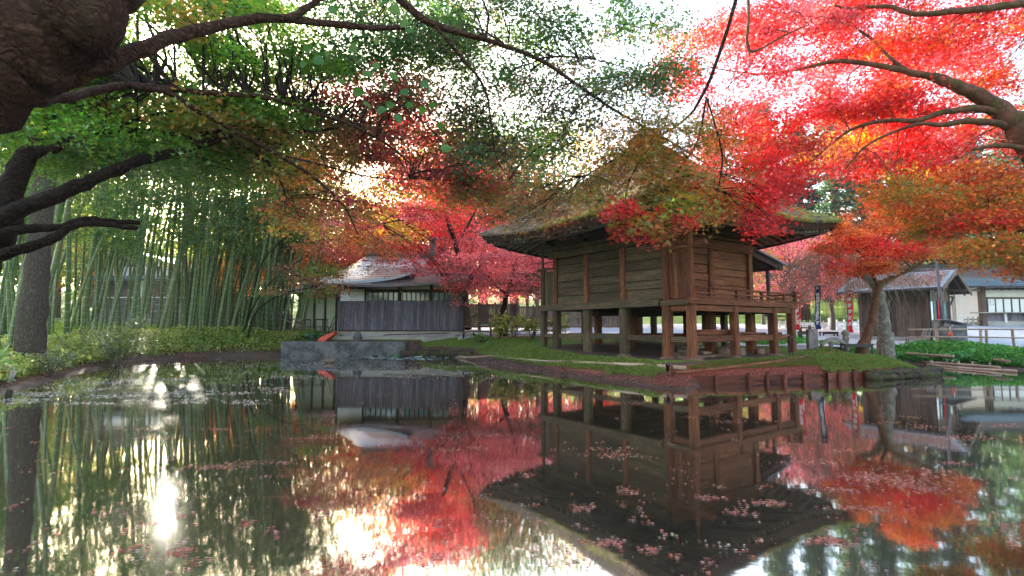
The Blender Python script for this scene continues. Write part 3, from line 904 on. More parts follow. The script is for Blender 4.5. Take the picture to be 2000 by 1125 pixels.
# floor planks and joists
for k in range(22):
    x0 = 0.02 + k * 0.28
    mb = MB(); mb.box(x0, x0 + 0.272, -0.965, -0.0 if x0 < 4.85 else 6.6, FL - 0.045, FL + random.uniform(-0.004, 0.004))
    hp(mb, 'floor_plank', 'wood_warm', 0)
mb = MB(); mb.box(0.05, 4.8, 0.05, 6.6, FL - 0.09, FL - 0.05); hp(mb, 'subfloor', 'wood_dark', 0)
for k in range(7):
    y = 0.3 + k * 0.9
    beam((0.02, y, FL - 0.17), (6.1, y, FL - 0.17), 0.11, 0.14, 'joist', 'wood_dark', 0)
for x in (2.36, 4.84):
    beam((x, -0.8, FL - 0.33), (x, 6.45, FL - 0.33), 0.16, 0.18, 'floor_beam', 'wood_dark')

# walls
WT = 4.30 - HG
for x, y in [(0, 0), (0, 1.88), (0, 3.76), (0, 5.63), (2.36, 0), (4.84, 0), (4.84, 1.88), (4.84, 3.76), (4.84, 5.63), (2.36, 5.63)]:
    rough_post(x, y, FL - 0.10, 4.92 - HG, 0.24 if (x, y) != (2.36, 0) else 0.26, 'wall_post', 'wood_warm' if y < 1 or x > 1 else 'wood_warm')
def plank_bay(p, q, z0, z1, n, mat):
    """horizontal boards between two posts"""
    p, q = Vector(p), Vector(q)
    d = (q - p).normalized()
    out = Vector((d.y, -d.x, 0))
    zs = [z0]
    for k in range(n): zs.append(zs[-1] + random.uniform(0.8, 1.2))
    sc = (z1 - z0) / (zs[-1] - z0)
    zs = [z0 + (z - z0) * sc for z in zs]
    for k in range(n):
        off = out * (random.uniform(-0.02, 0.02))
        a = p + off; b = q + off
        mb = MB()
        mb.beam((a.x, a.y, (zs[k] + zs[k + 1]) / 2), (b.x, b.y, (zs[k] + zs[k + 1]) / 2 + random.uniform(-.004, .004)), 0.05, zs[k + 1] - zs[k] - 0.022)
        hp(mb, 'wall_board', mat, 0.006)
for i in range(3):
    plank_bay((0, ys_[i] + 0.11, 0), (0, ys_[i + 1] - 0.11, 0), FL + 0.02, WT, 6, 'wood_grey')
    plank_bay((4.84, ys_[i] + 0.11, 0), (4.84, ys_[i + 1] - 0.11, 0), FL + 0.02, WT, 6, 'wood_brown')
for i in range(2):
    plank_bay((xs_[i] + 0.12, 0, 0), (xs_[i + 1] - 0.11, 0, 0), FL + 0.02, WT, 6, 'wood_warm')
    plank_bay((xs_[i] + 0.12, 5.63, 0), (xs_[i + 1] - 0.11, 5.63, 0), FL + 0.02, WT, 6, 'wood_grey')
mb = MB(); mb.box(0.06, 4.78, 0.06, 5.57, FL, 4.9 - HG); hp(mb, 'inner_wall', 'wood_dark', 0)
beam((4.66, -0.13, FL), (4.66, -0.13, WT), 0.07, 0.05, 'batten')
# wall head beams
beam((-0.165, -0.12, WT + 0.14), (-0.165, 5.9, WT + 0.14), 0.10, 0.26, 'head_beam', 'wood_grey')
beam((-0.1, -0.175, WT + 0.13), (4.95, -0.175, WT + 0.13), 0.10, 0.24, 'head_beam', 'wood_warm')
beam((-0.1, -0.15, WT - 0.03), (4.9, -0.15, WT - 0.03), 0.05, 0.05, 'head_beam', 'wood_warm')
beam((5.0, -0.1, WT + 0.13), (5.0, 5.8, WT + 0.13), 0.10, 0.24, 'head_beam')
beam((0.0, 5.80, WT + 0.13), (4.9, 5.80, WT + 0.13), 0.10, 0.24, 'head_beam')
for z, w in ((WT + 0.40, 0.08), (WT + 0.72, 0.20)):
    beam((-0.1, -0.1, z), (-0.1, 5.75, z), 0.12, w, 'head_beam', 'wood_dark' if w > .1 else 'wood_grey')
    beam((0, -0.1, z - .02), (4.9, -0.1, z - .02), 0.12, w, 'head_beam', 'wood_dark' if w > .1 else 'wood_warm')
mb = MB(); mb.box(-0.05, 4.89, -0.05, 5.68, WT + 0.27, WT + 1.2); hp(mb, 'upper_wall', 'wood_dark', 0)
# bracket sets over posts
for x, y in [(0, 0), (0, 1.88), (0, 3.76), (0, 5.63), (2.36, 0), (4.84, 0)]:
    mb = MB()
    ox, oy = (-0.16 if x == 0 else 0), (-0.16 if y == 0 else 0)
    mb.box(x + ox - .13, x + ox + .13, y + oy - .13, y + oy + .13, WT + .48, WT + .62)
    mb.box(x + ox - .07, x + ox + .07, y + oy - .38, y + oy + .38, WT + .625, WT + .74)
    mb.box(x + ox - .38, x + ox + .38, y + oy - .07, y + oy + .07, WT + .627, WT + .742)
    for d in (-.32, 0.0, .32):
        mb.box(x + ox - .075, x + ox + .075, y + oy + d - .075, y + oy + d + .075, WT + .745, WT + .84)
    hp(mb, 'bracket', 'wood_dark', 0.008)
# side screens where the veranda stops
for y0, y1, top, mt in ((-0.86, -0.10, 3.96 - HG, 'wood_warm'), (5.76, 6.42, 3.9 - HG, 'wood_grey')):
    rough_post(0, y0 - 0.05 if y0 < 0 else y1 + 0.08, FL - 0.19, top, 0.22, 'screen_post', mt)
    n = 4
    for k in range(n):
        a = y0 + 0.06 + (y1 - y0 - 0.06) * k / n; b = y0 + 0.06 + (y1 - y0 - 0.06) * (k + 1) / n
        mb = MB(); mb.beam((0 + random.uniform(-.012, .012), (a + b) / 2, FL + 0.02), (0, (a + b) / 2, top - 0.06), 0.035, b - a - 0.008, (0, 1, 0))
        mb2 = MB(); mb2.box(-0.018 + random.uniform(-.012, .012), 0.018, a, b - 0.01, FL + 0.02, top - 0.05); hp(mb2, 'screen_board', 'wood_warm' if y0 < 0 else 'wood_grey', 0.004)
mb = MB(); mb.tube([(0, 0.2, 3.97 - HG), (0, -0.5, 4.04 - HG), (0, -1.0, 4.02 - HG), (0, -1.5, 4.10 - HG)], [.07, .075, .085, .10], 10, True, .05)
mb.build('cap_log', 'wood_warm', hall, True)
beam((0, 5.5, 3.95 - HG), (0, 6.9, 3.95 - HG), 0.16, 0.09, 'cap_log', 'wood_grey')
rough_post(0.0, -0.95, 4.06 - HG, 5.0 - HG, 0.11, 'strut', 'wood_warm')
rough_post(0.0, 6.55, 4.0 - HG, 5.0 - HG, 0.09, 'strut', 'wood_brown')
beam((0, -0.9, 4.34 - HG), (0, 0, 4.34 - HG), 0.06, 0.09, 'strut', 'wood_warm')
beam((0, 5.8, 4.24 - HG), (0, 6.5, 4.24 - HG), 0.05, 0.05, 'strut', 'wood_grey')
# railing round the veranda
def railing(a, b, n, over):
    a, b = Vector(a), Vector(b); d = (b - a).normalized()
    for z, w in ((FL + 0.34, 0.055), (FL + 0.19, 0.05), (FL + 0.055, 0.06)):
        e = b + d * over
        if z > FL + 0.3:
            mb = MB(); mb.tube([a + Vector((0, 0, z)), b + Vector((0, 0, z)) - d * 0.2, b + Vector((0, 0, z + .02)), e + Vector((0, 0, z + 0.10))], [w * .62] * 4, 8)
            mb.build('rail', 'wood_warm', hall, True)
        else:
            beam(a + Vector((0, 0, z)), e + Vector((0, 0, z)), w, w, 'rail', 'wood_warm', 0.006)
    for k in range(n):
        p = a.lerp(b, (k + 0.5) / n)
        mb = MB(); mb.boxm(Matrix.Translation((p.x, p.y, FL + 0.165)), 0.10, 0.10, 0.29); hp(mb, 'rail_strut', 'wood_warm', 0.008)
railing((0.12, -0.99, 0), (6.22, -0.99, 0), 4, 0.35)
railing((6.24, -1.05, 0), (6.24, 6.6, 0), 5, 0.3)
mb = MB(); mb.boxm(Matrix.Translation((6.23, -1.0, FL + .2)), 0.14, 0.14, 0.5); hp(mb, 'rail_post', 'wood_warm', 0.01)

# roof: thatched pyramid with lifted corners
OV = 2.36
RX0, RX1, RY0, RY1 = -OV, HBX + OV, -OV, HBY + OV
RC = Vector(((RX0 + RX1) / 2, (RY0 + RY1) / 2, 9.35 - HG))
ZC, ZM = 5.20 - HG, 4.78 - HG      # eave bottom at the corners and mid side
def eave_z(t):
    s = abs(2 * t - 1)
    return ZM + (ZC - ZM) * s ** 2.2
corn = [Vector((RX0, RY0, 0)), Vector((RX1, RY0, 0)), Vector((RX1, RY1, 0)), Vector((RX0, RY1, 0))]
TH = 0.34
def roof_side(i):
    a, b = corn[i], corn[(i + 1) % 4]
    nu, nv = 56, 34
    V, UV = [], []
    g = np.random.default_rng(20 + i)
    L = (b - a).length
    for v in range(nv + 1):
        t = v / nv
        for u in range(nu + 1):
            s = u / nu
            e = a.lerp(b, s)
            k = 0.5 + (s - 0.5)
            p = Vector((e.x + (RC.x - e.x) * t, e.y + (RC.y - e.y) * t, 0))
            z0 = eave_z(s) + TH
            hgt = RC.z - z0
            z = z0 + hgt * (t - 0.14 * math.sin(math.pi * t) * (1 - 0.3 * t))
            r = (g.random() - 0.5) * 0.05 * (1 if 0 < v < nv else 0.6) if 0 < u < nu else 0
            V.append((p.x, p.y, z + r)); UV.append((t * 6, s * L))
    V = np.array(V); UV = np.array(UV)
    I = (np.arange(nv)[:, None] * (nu + 1) + np.arange(nu)[None]).ravel()
    F = np.stack([I, I + 1, I + nu + 2, I + nu + 1], 1)
    return V, F, UV
th = empty('thatch_roof', (0, 0, 0)); th.parent = hall
Vs, Fs, UVs, b0 = [], [], [], 0
for i in range(4):
    V, F, UV = roof_side(i)
    Vs.append(V); Fs.append(F + b0); UVs.append(UV); b0 += len(V)
me = np_mesh('thatch', np.concatenate(Vs), np.concatenate(Fs), 'thatch', uv=np.concatenate(UVs), smooth=True)
o = link('thatch', me, th, False)
mb = MB()      # cut edge and soffit of the thatch
for i in range(4):
    a, b = corn[i], corn[(i + 1) % 4]
    n = 40
    cin = Vector((RC.x, RC.y, 0))
    for k in range(n):
        s0, s1 = k / n, (k + 1) / n
        p, q = a.lerp(b, s0), a.lerp(b, s1)
        pt, qt = p + Vector((0, 0, eave_z(s0) + TH)), q + Vector((0, 0, eave_z(s1) + TH))
        f = 0.035
        pb, qb = p.lerp(cin, f) + Vector((0, 0, eave_z(s0))), q.lerp(cin, f) + Vector((0, 0, eave_z(s1)))
        f2 = 0.12
        pi_, qi = p.lerp(cin, f2) + Vector((0, 0, eave_z(s0) + 0.05)), q.lerp(cin, f2) + Vector((0, 0, eave_z(s1) + 0.05))
        mb.quad(pb, qb, qt, pt); mb.quad(pi_, qi, qb, pb)
mb.build('thatch_edge', 'thatch_cut', th, True)
# loose straw over the surface: real blades
def straw():
    P, C, H = [], [], []
    g = np.random.default_rng(5)
    for i in range(4):
        V, F, UV = roof_side(i)
        n = 9000 if i in (0, 3) else 2500
        f = F[g.integers(0, len(F), n)]
        t = g.random((n, 1)); s = g.random((n, 1))
        p = (V[f[:, 0]] * (1 - t) + V[f[:, 1]] * t) * (1 - s) + (V[f[:, 3]] * (1 - t) + V[f[:, 2]] * t) * s
        a, b = corn[i], corn[(i + 1) % 4]
        outv = np.array([(b - a).y, -(b - a).x, 0]); outv = outv / np.linalg.norm(outv)
        P.append(p + np.array([0, 0, 0.02])); H.append(np.tile(outv + np.array([0, 0, -0.75]), (n, 1)))
        # fringe at the eave
        m = 1500 if i in (0, 3) else 500
        s = g.random(m)
        q = np.array([[*(a.lerp(b, x).xy), eave_z(x) + TH * g.uniform(0.75, 1.02)] for x in s])
        P.append(q); H.append(np.tile(outv + np.array([0, 0, -0.6]), (m, 1)))
    P = np.concatenate(P); H = np.concatenate(H)
    mossy = vnoise(P[:, 0] + 40, P[:, 1] + 40, 0.9, 9) + 0.25 * (vnoise(P[:, 0] + 40, P[:, 1] + 40, 3.1, 8) - .5)
    dry = pick([(0.30, 0.22, 0.14), (0.20, 0.14, 0.10), (0.38, 0.30, 0.20), (0.13, 0.09, 0.07)], len(P), 0.2, g)
    ms = pick([(0.24, 0.25, 0.05), (0.33, 0.30, 0.07), (0.15, 0.19, 0.04), (0.40, 0.34, 0.12)], len(P), 0.2, g)
    C = np.where((mossy > 0.50)[:, None], ms, dry)
    leafobj('straw', P, g.uniform(0.12, 0.34, len(P)), C, BLADE, 'leaf_far', th, False, tilt=0.25, head=H, g=g)
straw()
# rafters
nr_ = 34
for side in range(4):
    a, b = corn[side], corn[(side + 1) % 4]
    d = (b - a).normalized(); inn = Vector((-d.y, d.x, 0))
    L = (b - a).length
    for k in range(nr_):
        s = (k + 0.5) / nr_
        e = a + d * (s * L) + inn * 0.30
        dist_c = min(s * L, (1 - s) * L)
        ln = min(OV + 0.1, dist_c + 0.2)
        z0 = eave_z(s) - 0.02
        mb = MB()
        mb.beam((e.x, e.y, z0), (e.x + inn.x * (ln - .3), e.y + inn.y * (ln - .3), z0 + (5.30 - HG - z0) * (ln / (OV + .1)) + 0.0), 0.07, 0.085)
        mb.build('rafter', 'wood_pale' if (k % 5) else 'wood_brown', hall)
mb = MB()
for side in range(4):          # boarding above the rafters
    a, b = corn[side], corn[(side + 1) % 4]
    n = 20
    for k in range(n):
        s0, s1 = k / n, (k + 1) / n
        p, q = a.lerp(b, s0), a.lerp(b, s1)
        fx = 2 * OV / (RX1 - RX0) * 1.02
        z_in = 5.40 - HG
        pi_ = Vector((p.x + (RC.x - p.x) * fx, p.y + (RC.y - p.y) * fx, z_in)); qi = Vector((q.x + (RC.x - q.x) * fx, q.y + (RC.y - q.y) * fx, z_in))
        po = p.lerp(Vector((RC.x, RC.y, 0)), .06); qo = q.lerp(Vector((RC.x, RC.y, 0)), .06)
        mb.quad((po.x, po.y, eave_z(s0) + .045), (qo.x, qo.y, eave_z(s1) + .045), qi, pi_)
mb.build('soffit', 'wood_brown', hall)
for i in range(4):             # eave purlin and hip rafters
    a, b = corn[i], corn[(i + 1) % 4]
    d = (b - a).normalized(); inn = Vector((-d.y, d.x, 0))
    pts = []
    for k in range(13):
        s = 0.06 + 0.88 * k / 12
        p = a.lerp(b, s) + inn * 0.36
        pts.append((p.x, p.y, eave_z(s) - 0.09))
    mb = MB(); mb.tube(pts, 0.055, 6); mb.build('eave_purlin', 'wood_dark', hall)
    c = a.lerp(Vector((RC.x, RC.y, 0)), 0.05); ci = a.lerp(Vector((RC.x, RC.y, 0)), 0.5)
    beam((c.x, c.y, eave_z(0) - .05), (ci.x, ci.y, 5.3 - HG), 0.16, 0.18, 'hip_rafter', 'wood_dark')
mb = MB(); mb.tube([(RC.x, RC.y, RC.z - .35), (RC.x, RC.y, RC.z + .02), (RC.x, RC.y, RC.z + .12)], [.8, .35, .1], 12); mb.build('roof_cap', 'thatch', th, True)
# entrance canopy at the far right side of the hall
cz = lambda x: 4.90 - HG - (x - 5.0) * 0.20
cn = []
for k in range(16):
    y = 0.95 + k * 0.26
    beam((5.2, y, cz(5.2)), (8.75, y, cz(8.75)), 0.06, 0.07, 'canopy_rafter', 'wood_brown', 0)
mb = MB(); mb.quad((5.0, 0.8, cz(5.0) + .06), (9.0, 0.8, cz(9.0) + .06), (9.0, 5.1, cz(9.0) + .06), (5.0, 5.1, cz(5.0) + .06))
mb.build('canopy_boarding', 'wood_dark', hall)
mb = MB(); mb.beam((5.0, 2.95, cz(5.0) + .16), (9.15, 2.95, cz(9.15) + .16), 4.5, 0.09, (0, 0, 1)); hp(mb, 'canopy_roof', 'roof_brown', 0.01)
beam((6.0, 0.86, cz(6.0) - .02), (9.0, 0.86, cz(9.0) - .02), 0.09, 0.22, 'barge_board', 'wood_brown')
beam((8.6, 0.7, cz(8.6) - 0.12), (8.6, 5.2, cz(8.6) - 0.12), 0.16, 0.16, 'canopy_beam', 'wood_brown')
for y in (1.3, 4.5):
    rough_post(8.6, y, -0.1, cz(8.6) - 0.2, 0.14, 'canopy_post', 'wood_purple')

# things stored under the hall
hm = Matrix.LocRotScale(P1, hall.rotation_euler, Vector((1, 1, 1)))
def hw(x, y, z): return hm @ Vector((x, y, z))
logs = [((0.2, -0.72, RZ + .13), (3.0, -0.60, RZ + .13), .055), ((0.9, -0.5, RZ + .21), (2.28, -0.74, RZ + .22), .06), ((2.5, -0.70, RZ + .13), (4.7, -0.66, RZ + .12), .05), ((4.9, -0.75, RZ + .13), (6.1, -0.5, RZ + .12), .045)]
lbl = ['long peeled log resting on the rail under the veranda at the near corner', 'short log with cut end lying above the veranda tie rail', 'thin log lying on the middle rail under the veranda', 'thin bent log on the rail at the right end of the veranda']
for (a, b, r), lb in zip(logs, lbl):
    mb = MB(); A, B = hw(*a), hw(*b); mb.tube([A, A.lerp(B, .5) + Vector((0, 0, .012)), B], [r, r * .93, r * .85], 9, True, .04)
    tag(mb.build('log', 'wood_warm', None, True), lb, 'log', 'logs stored under the veranda')
sb = MB(); A = hw(0.35, 1.9, RZ + .10); B = hw(0.1, 4.9, RZ + .10); sb.beam(A, B, .28, .05)
tag(sb.build('stored_board', 'wood_grey'), 'loose flat board lying on the tie rail under the left side of the hall', 'board')

def boulder(name, loc, sx, sy, sz, mat='rock', seed=0, label=None, cat='stone', group=None):
    g = random.Random(seed)
    mb = MB(); n, m = 12, 8
    vs = []
    ph = [g.uniform(0, 6.3) for _ in range(6)]
    for i in range(m + 1):
        th_ = math.pi * i / m
        for k in range(n):
            a = 2 * math.pi * k / n
            r = 1 + .12 * math.sin(2 * a + ph[0]) + .10 * math.sin(3 * a + ph[1] + th_ * 2) + .08 * math.sin(4 * th_ + ph[2]) + g.uniform(-.04, .04) * (0 < i < m)
            x = math.sin(th_) * math.cos(a); y = math.sin(th_) * math.sin(a); z = math.cos(th_)
            f = lambda q: math.copysign(abs(q) ** 0.75, q)
            vs.append((loc[0] + sx * f(x) * r, loc[1] + sy * f(y) * r, loc[2] + sz * f(z) * r))
    fs = [(i * n + k, (i + 1) * n + k, (i + 1) * n + (k + 1) % n, i * n + (k + 1) % n) for i in range(m) for k in range(n)]
    mb.add(vs, fs)
    o = mb.build(name, mat, None, True)
    return tag(o, label, cat, group)
ORD = ['first', 'second', 'third', 'fourth', 'fifth', 'sixth', 'seventh', 'eighth', 'ninth', 'tenth', 'eleventh', 'twelfth', 'thirteenth', 'fourteenth', 'fifteenth', 'sixteenth']
# stack of flat stones by the near corner
sg = random.Random(4)
k = 0
for lay in range(5):
    for j in range(6 - lay):
        p = hw(0.25 + j * 0.36 + lay * 0.10 + sg.uniform(-.05, .05), 0.05 + sg.uniform(-.5, .15), 0.05 + lay * 0.095)
        mb = MB()
        mb.boxm(Matrix.Translation(p) @ Matrix.Rotation(HR + sg.uniform(-.4, .4), 4, 'Z') @ Matrix.Rotation(sg.uniform(-.12, .12), 4, 'X'), sg.uniform(.34, .48), sg.uniform(.22, .34), .085)
        o = mb.build('flat_stone', 'rock', None, False, 0.018)
        tag(o, 'flat brown stone, %s from left in the %s layer of the stack' % (ORD[j], ('bottom', 'second', 'third', 'fourth', 'topmost')[lay]), 'stone', 'flat stones stacked under the hall'); k += 1
for i, (x, y, s, lb) in enumerate([(2.55, -0.35, .22, 'rounded boulder just right of the middle veranda post'), (3.05, -0.2, .26, 'tall rounded boulder, middle one of the row under the veranda'), (3.55, -0.3, .22, 'squat boulder at the right of the row under the veranda'), (4.45, -0.55, .20, 'low boulder beside the third veranda post'), (5.2, -0.5, .16, 'small flat boulder near the right end of the veranda')]):
    p = hw(x, y, s * .5); boulder('boulder', p, s, s * .8, s * (.85 if i != 1 else 1.0), 'rock', i + 3, lb, 'stone', 'boulders under the veranda')
# blue watering can seen under the hall
wc = empty('watering_can', hw(3.6, 3.0, 0.0), 0.4, 'blue plastic watering can standing in the dark under the hall', 'watering can')
M['blue_plastic'] = plain('blue_plastic', (0.02, 0.12, 0.6), 0.4)
mb = MB(); mb.tube([(0, 0, 0), (0, 0, .22), (0, 0, .27)], [.12, .11, .07], 14); mb.build('body', 'blue_plastic', wc, True)
mb = MB(); mb.tube([(.1, 0, .06), (.22, 0, .22), (.28, 0, .30)], [.022, .017, .03], 8); mb.build('spout', 'blue_plastic', wc, True)
mb = MB(); mb.tube([(-.1, 0, .05), (-.19, 0, .14), (-.15, 0, .28), (-.03, 0, .36), (.06, 0, .27)], .012, 6); mb.build('handle', 'blue_plastic', wc, True)

# ================================================================== EDGES OF THE POND
def G(x, y, dz=0.0): return Vector((x, y, gh(x, y) + dz))
def RG(px, py):
    d = U(px, py, 1.0); d = Vector((d.x, 1.0, d.z - CAM_Z))
    Yv = 3.0
    while Yv < 60:
        p = Vector((d.x * Yv, Yv, CAM_Z + d.z * Yv))
        if p.z < gh(p.x, p.y): return p
        Yv += .04
    return p
# boards that hold up the bank in front of the hall
bd = [onz(1352, 750, 0), onz(1460, 748.5, 0), onz(1491, 748, 0), onz(1530, 747, 0), onz(1610, 744.5, 0), onz(1655, 742, 0), onz(1690, 740, 0), onz(1722, 739, 0), onz(1748, 737.5, 0)]
bd = [Vector((p.x, p.y - 0.02, 0)) for p in bd]
ret = empty('plank_edging', bd[0], 0, 'row of dark wet red-brown planks and stakes holding up the island bank', 'edging')
for a, b in zip(bd[:-1], bd[1:]):
    mb = MB(); mb.beam((a.x, a.y, 0.06), (b.x, b.y, 0.06), 0.05, 0.30); o = mb.build('edging_plank', 'wood_wet', ret, False, 0.01, True)
for i, px in enumerate([1392, 1452, 1491, 1528, 1562, 1590, 1600, 1630, 1658, 1680, 1700, 1722]):
    t = min(range(len(bd) - 1), key=lambda k: abs(1000 + 1000 * bd[k].x / bd[k].y - px) + abs(1000 + 1000 * bd[k + 1].x / bd[k + 1].y - px))
    a, b = bd[t], bd[t + 1]
    pa, pb = 1000 + 1000 * a.x / a.y, 1000 + 1000 * b.x / b.y
    p = a.lerp(b, max(0, min(1, (px - pa) / (pb - pa + 1e-6))))
    mb = MB(); mb.boxm(Matrix.Translation((p.x, p.y - 0.07, 0.07 + 0.02 * (i % 3))) @ Matrix.Rotation(random.uniform(-.06, .06), 4, 'Y'), 0.08, 0.07, 0.40)
    mb.build('stake', 'wood_wet', ret, False, 0.01, True)
# mossy stones closing the island at its right end
pl = []
cv = [(10.1, 14.42), (11.0, 14.75), (12.1, 15.15), (12.8, 15.65), (13.3, 16.4), (13.7, 17.2)]
for a, b in zip(cv[:-1], cv[1:]):
    for k in range(4): pl.append((a[0] + (b[0] - a[0]) * k / 4, a[1] + (b[1] - a[1]) * k / 4))
sg = random.Random(8)
for i, (x, y) in enumerate(pl[:16]):
    boulder('edge_stone', (x, y + .05, 0.07), sg.uniform(.17, .24), .16, sg.uniform(.08, .12), 'moss_rock', 40 + i, 'dark mossy stone at the waterline, %s from the planks at the island end' % ORD[i], 'stone', 'mossy edge stones of the island')
    boulder('edge_stone', (x + .12, y + .14, 0.19), sg.uniform(.17, .26), .15, sg.uniform(.05, .09), 'moss_rock', 80 + i, 'mossy stone of the upper course, %s from the planks at the island end' % ORD[i], 'stone', 'mossy edge stones of the island')

def bamboo_pole(name, a, b, r, label, cat='bamboo pole', group=None, mat='bamboo_dry', seg=0.35, parent=None):
    a, b = Vector(a), Vector(b)
    L = (b - a).length; n = max(2, int(L / seg))
    pts, rs = [], []
    bow = random.uniform(-.012, .012) * L
    for i in range(n + 1):
        t = i / n
        p = a.lerp(b, t) + Vector((0, 0, bow * math.sin(math.pi * t)))
        d = (b - a).normalized() * 0.012
        rr = r * (1 - .15 * t)
        if 0 < i < n:
            pts += [p - d, p - d * .3, p + d * .3, p + d]; rs += [rr, rr * 1.13, rr * 1.13, rr]
        else: pts.append(p); rs.append(rr)
    mb = MB(); mb.tube(pts, rs, 9, True)
    o = mb.build(name, mat, parent, True, world=parent is not None)
    if parent is None: tag(o, label, cat, group)
    return o
def laid_pole(pix, r, lb, mat):
    P = []
    for a, b in zip(pix[:-1], pix[1:]):
        pa, pb = RG(*a), RG(*b)
        n_ = max(2, int((pb - pa).length / .35))
        P += [pa.lerp(pb, k / n_) for k in range(n_)]
    P.append(RG(*pix[-1]))
    Zs_ = [gh(p.x, p.y) for p in P]
    Q = [Vector((p.x, p.y, sum(Zs_[max(0, i - 2):i + 3]) / len(Zs_[max(0, i - 2):i + 3]) + r * .9)) for i, p in enumerate(P)]
    pts, rs = [], []
    for i, p in enumerate(Q):
        if 0 < i < len(Q) - 1:
            d = (Q[i + 1] - Q[i - 1]).normalized() * .012
            pts += [p - d, p, p + d]; rs += [r, r * 1.13, r]
        else: pts.append(p); rs.append(r)
    mb = MB(); mb.tube(pts, rs, 9, True)
    tag(mb.build('bamboo_pole', mat, None, True), lb, 'bamboo pole', 'bamboo edging poles')
    return Q
bamboo_pole('bamboo_pole', G(-2.6, 24.9, .12), RG(1000, 702) + Vector((0, 0, .05)), .05, 'pale bamboo edging pole at the far left end of the island', group='bamboo edging poles')
laid_pole([(888, 697), (1000, 703), (1125, 711)], .05, 'pale bamboo edging pole over the mud bank left of the hall', 'bamboo_dry')
laid_pole([(1118, 712), (1225, 719), (1340, 728)], .06, 'thick pale bamboo edging pole ending with its open cut at the island corner', 'bamboo_dry')
c2q = laid_pole([(1318, 734), (1420, 723), (1530, 708), (1662, 692)], .045, 'long reddish bamboo pole rising from the island corner towards the small maple', 'wood_warm')
p = RG(1312, 736)
mb = MB(); mb.tube([(p.x, p.y, -.1), (p.x + .01, p.y, .2), (p.x, p.y, U(1312, 712, p.y).z)], [.05, .045, .04], 8, True, .05)
tag(mb.build('corner_stake', 'wood_warm', None, True), 'short round stake where the two edging poles meet at the island corner', 'stake')
# edging logs along the right bank
for i, (a, b, lb) in enumerate([((1800, 707, .10), (1953, 718, .12), 'upper bamboo log lying along the right bank of the pond'), ((1812, 712.5, .03), (1985, 725, .05), 'lower bamboo log half in the water along the right bank'),
                                ((1770, 690, .42), (1862, 696, .40), 'bamboo pole lying in the weeds above the right bank'), ((1942, 702, .33), (1972, 706, .30), 'short broken bamboo piece lying in the weeds at the right')]):
    bamboo_pole('bamboo_log', onz(*a), onz(*b), .06 - .008 * (i > 1), lb, group='bamboo logs along the right bank')
for i, px in enumerate((1820, 1873, 1900, 1934)):
    p = onz(px, 716 + i * 1.6, 0)
    mb = MB(); mb.tube([(p.x, p.y, -.1), (p.x, p.y, .24)], .035, 7)
    tag(mb.build('bank_stake', 'bamboo_dry', None, True), 'short stake pinning the bamboo logs, %s from the left' % ORD[i], 'stake', 'stakes of the right bank')
# spotlights on the island
def spot(px, py, z, lb, sc=1.0):
    p = onz(px, py, z)
    r = empty('spotlight', (p.x, p.y, gh(p.x, p.y)), .4, lb, 'spotlight', 'garden spotlights')
    mb = MB(); mb.tube([(0, 0, -.05), (0, 0, .14 * sc)], .012, 6); mb.build('stake', 'black_metal', r, True)
    mb = MB(); mb.box(-.055, .055, -.008, .008, .12 * sc, .14 * sc); mb.build('bracket', 'black_metal', r)
    mb = MB(); mb.tube([(0, 0, .15 * sc), (0, 0, .27 * sc), (0, 0, .275 * sc), (0, 0, .36 * sc)], [.045, .048, .06, .062], 14); mb.build('lamp_head', 'black_metal', r, True)
    mb = MB(); mb.tube([(0, 0, .361 * sc), (0, 0, .366 * sc)], [.052, .05], 14); mb.build('lens', 'glass', r, True)
spot(1304, 719, .40, 'small black garden spotlight at the near corner of the island')
r = empty('spotlight', G(*onz(1545, 693, .48).xy), .4, 'black spotlight tripod leaning beside the last veranda post', 'spotlight', 'garden spotlights')
for a in (-.09, .09):
    mb = MB(); mb.tube([(a, 0, -.02), (0, .02, .62)], .012, 5); mb.build('leg', 'black_metal', r, True)
mb = MB(); mb.tube([(-.09, 0, .62), (.05, 0, .70)], [.045, .06], 10); mb.build('lamp_head', 'black_metal', r, True)
# crossed canes by the far bank
p = G(*onz(952, 690, .2).xy)
mb = MB(); mb.tube([p + Vector((-.22, 0, 0)), p + Vector((0, 0, .22)), p + Vector((.26, 0, .05))], .014, 6)
tag(mb.build('bent_cane', 'black_metal', None, True), 'bent dark pipe forming an arrow shape on the far left tip of the island', 'pipe')

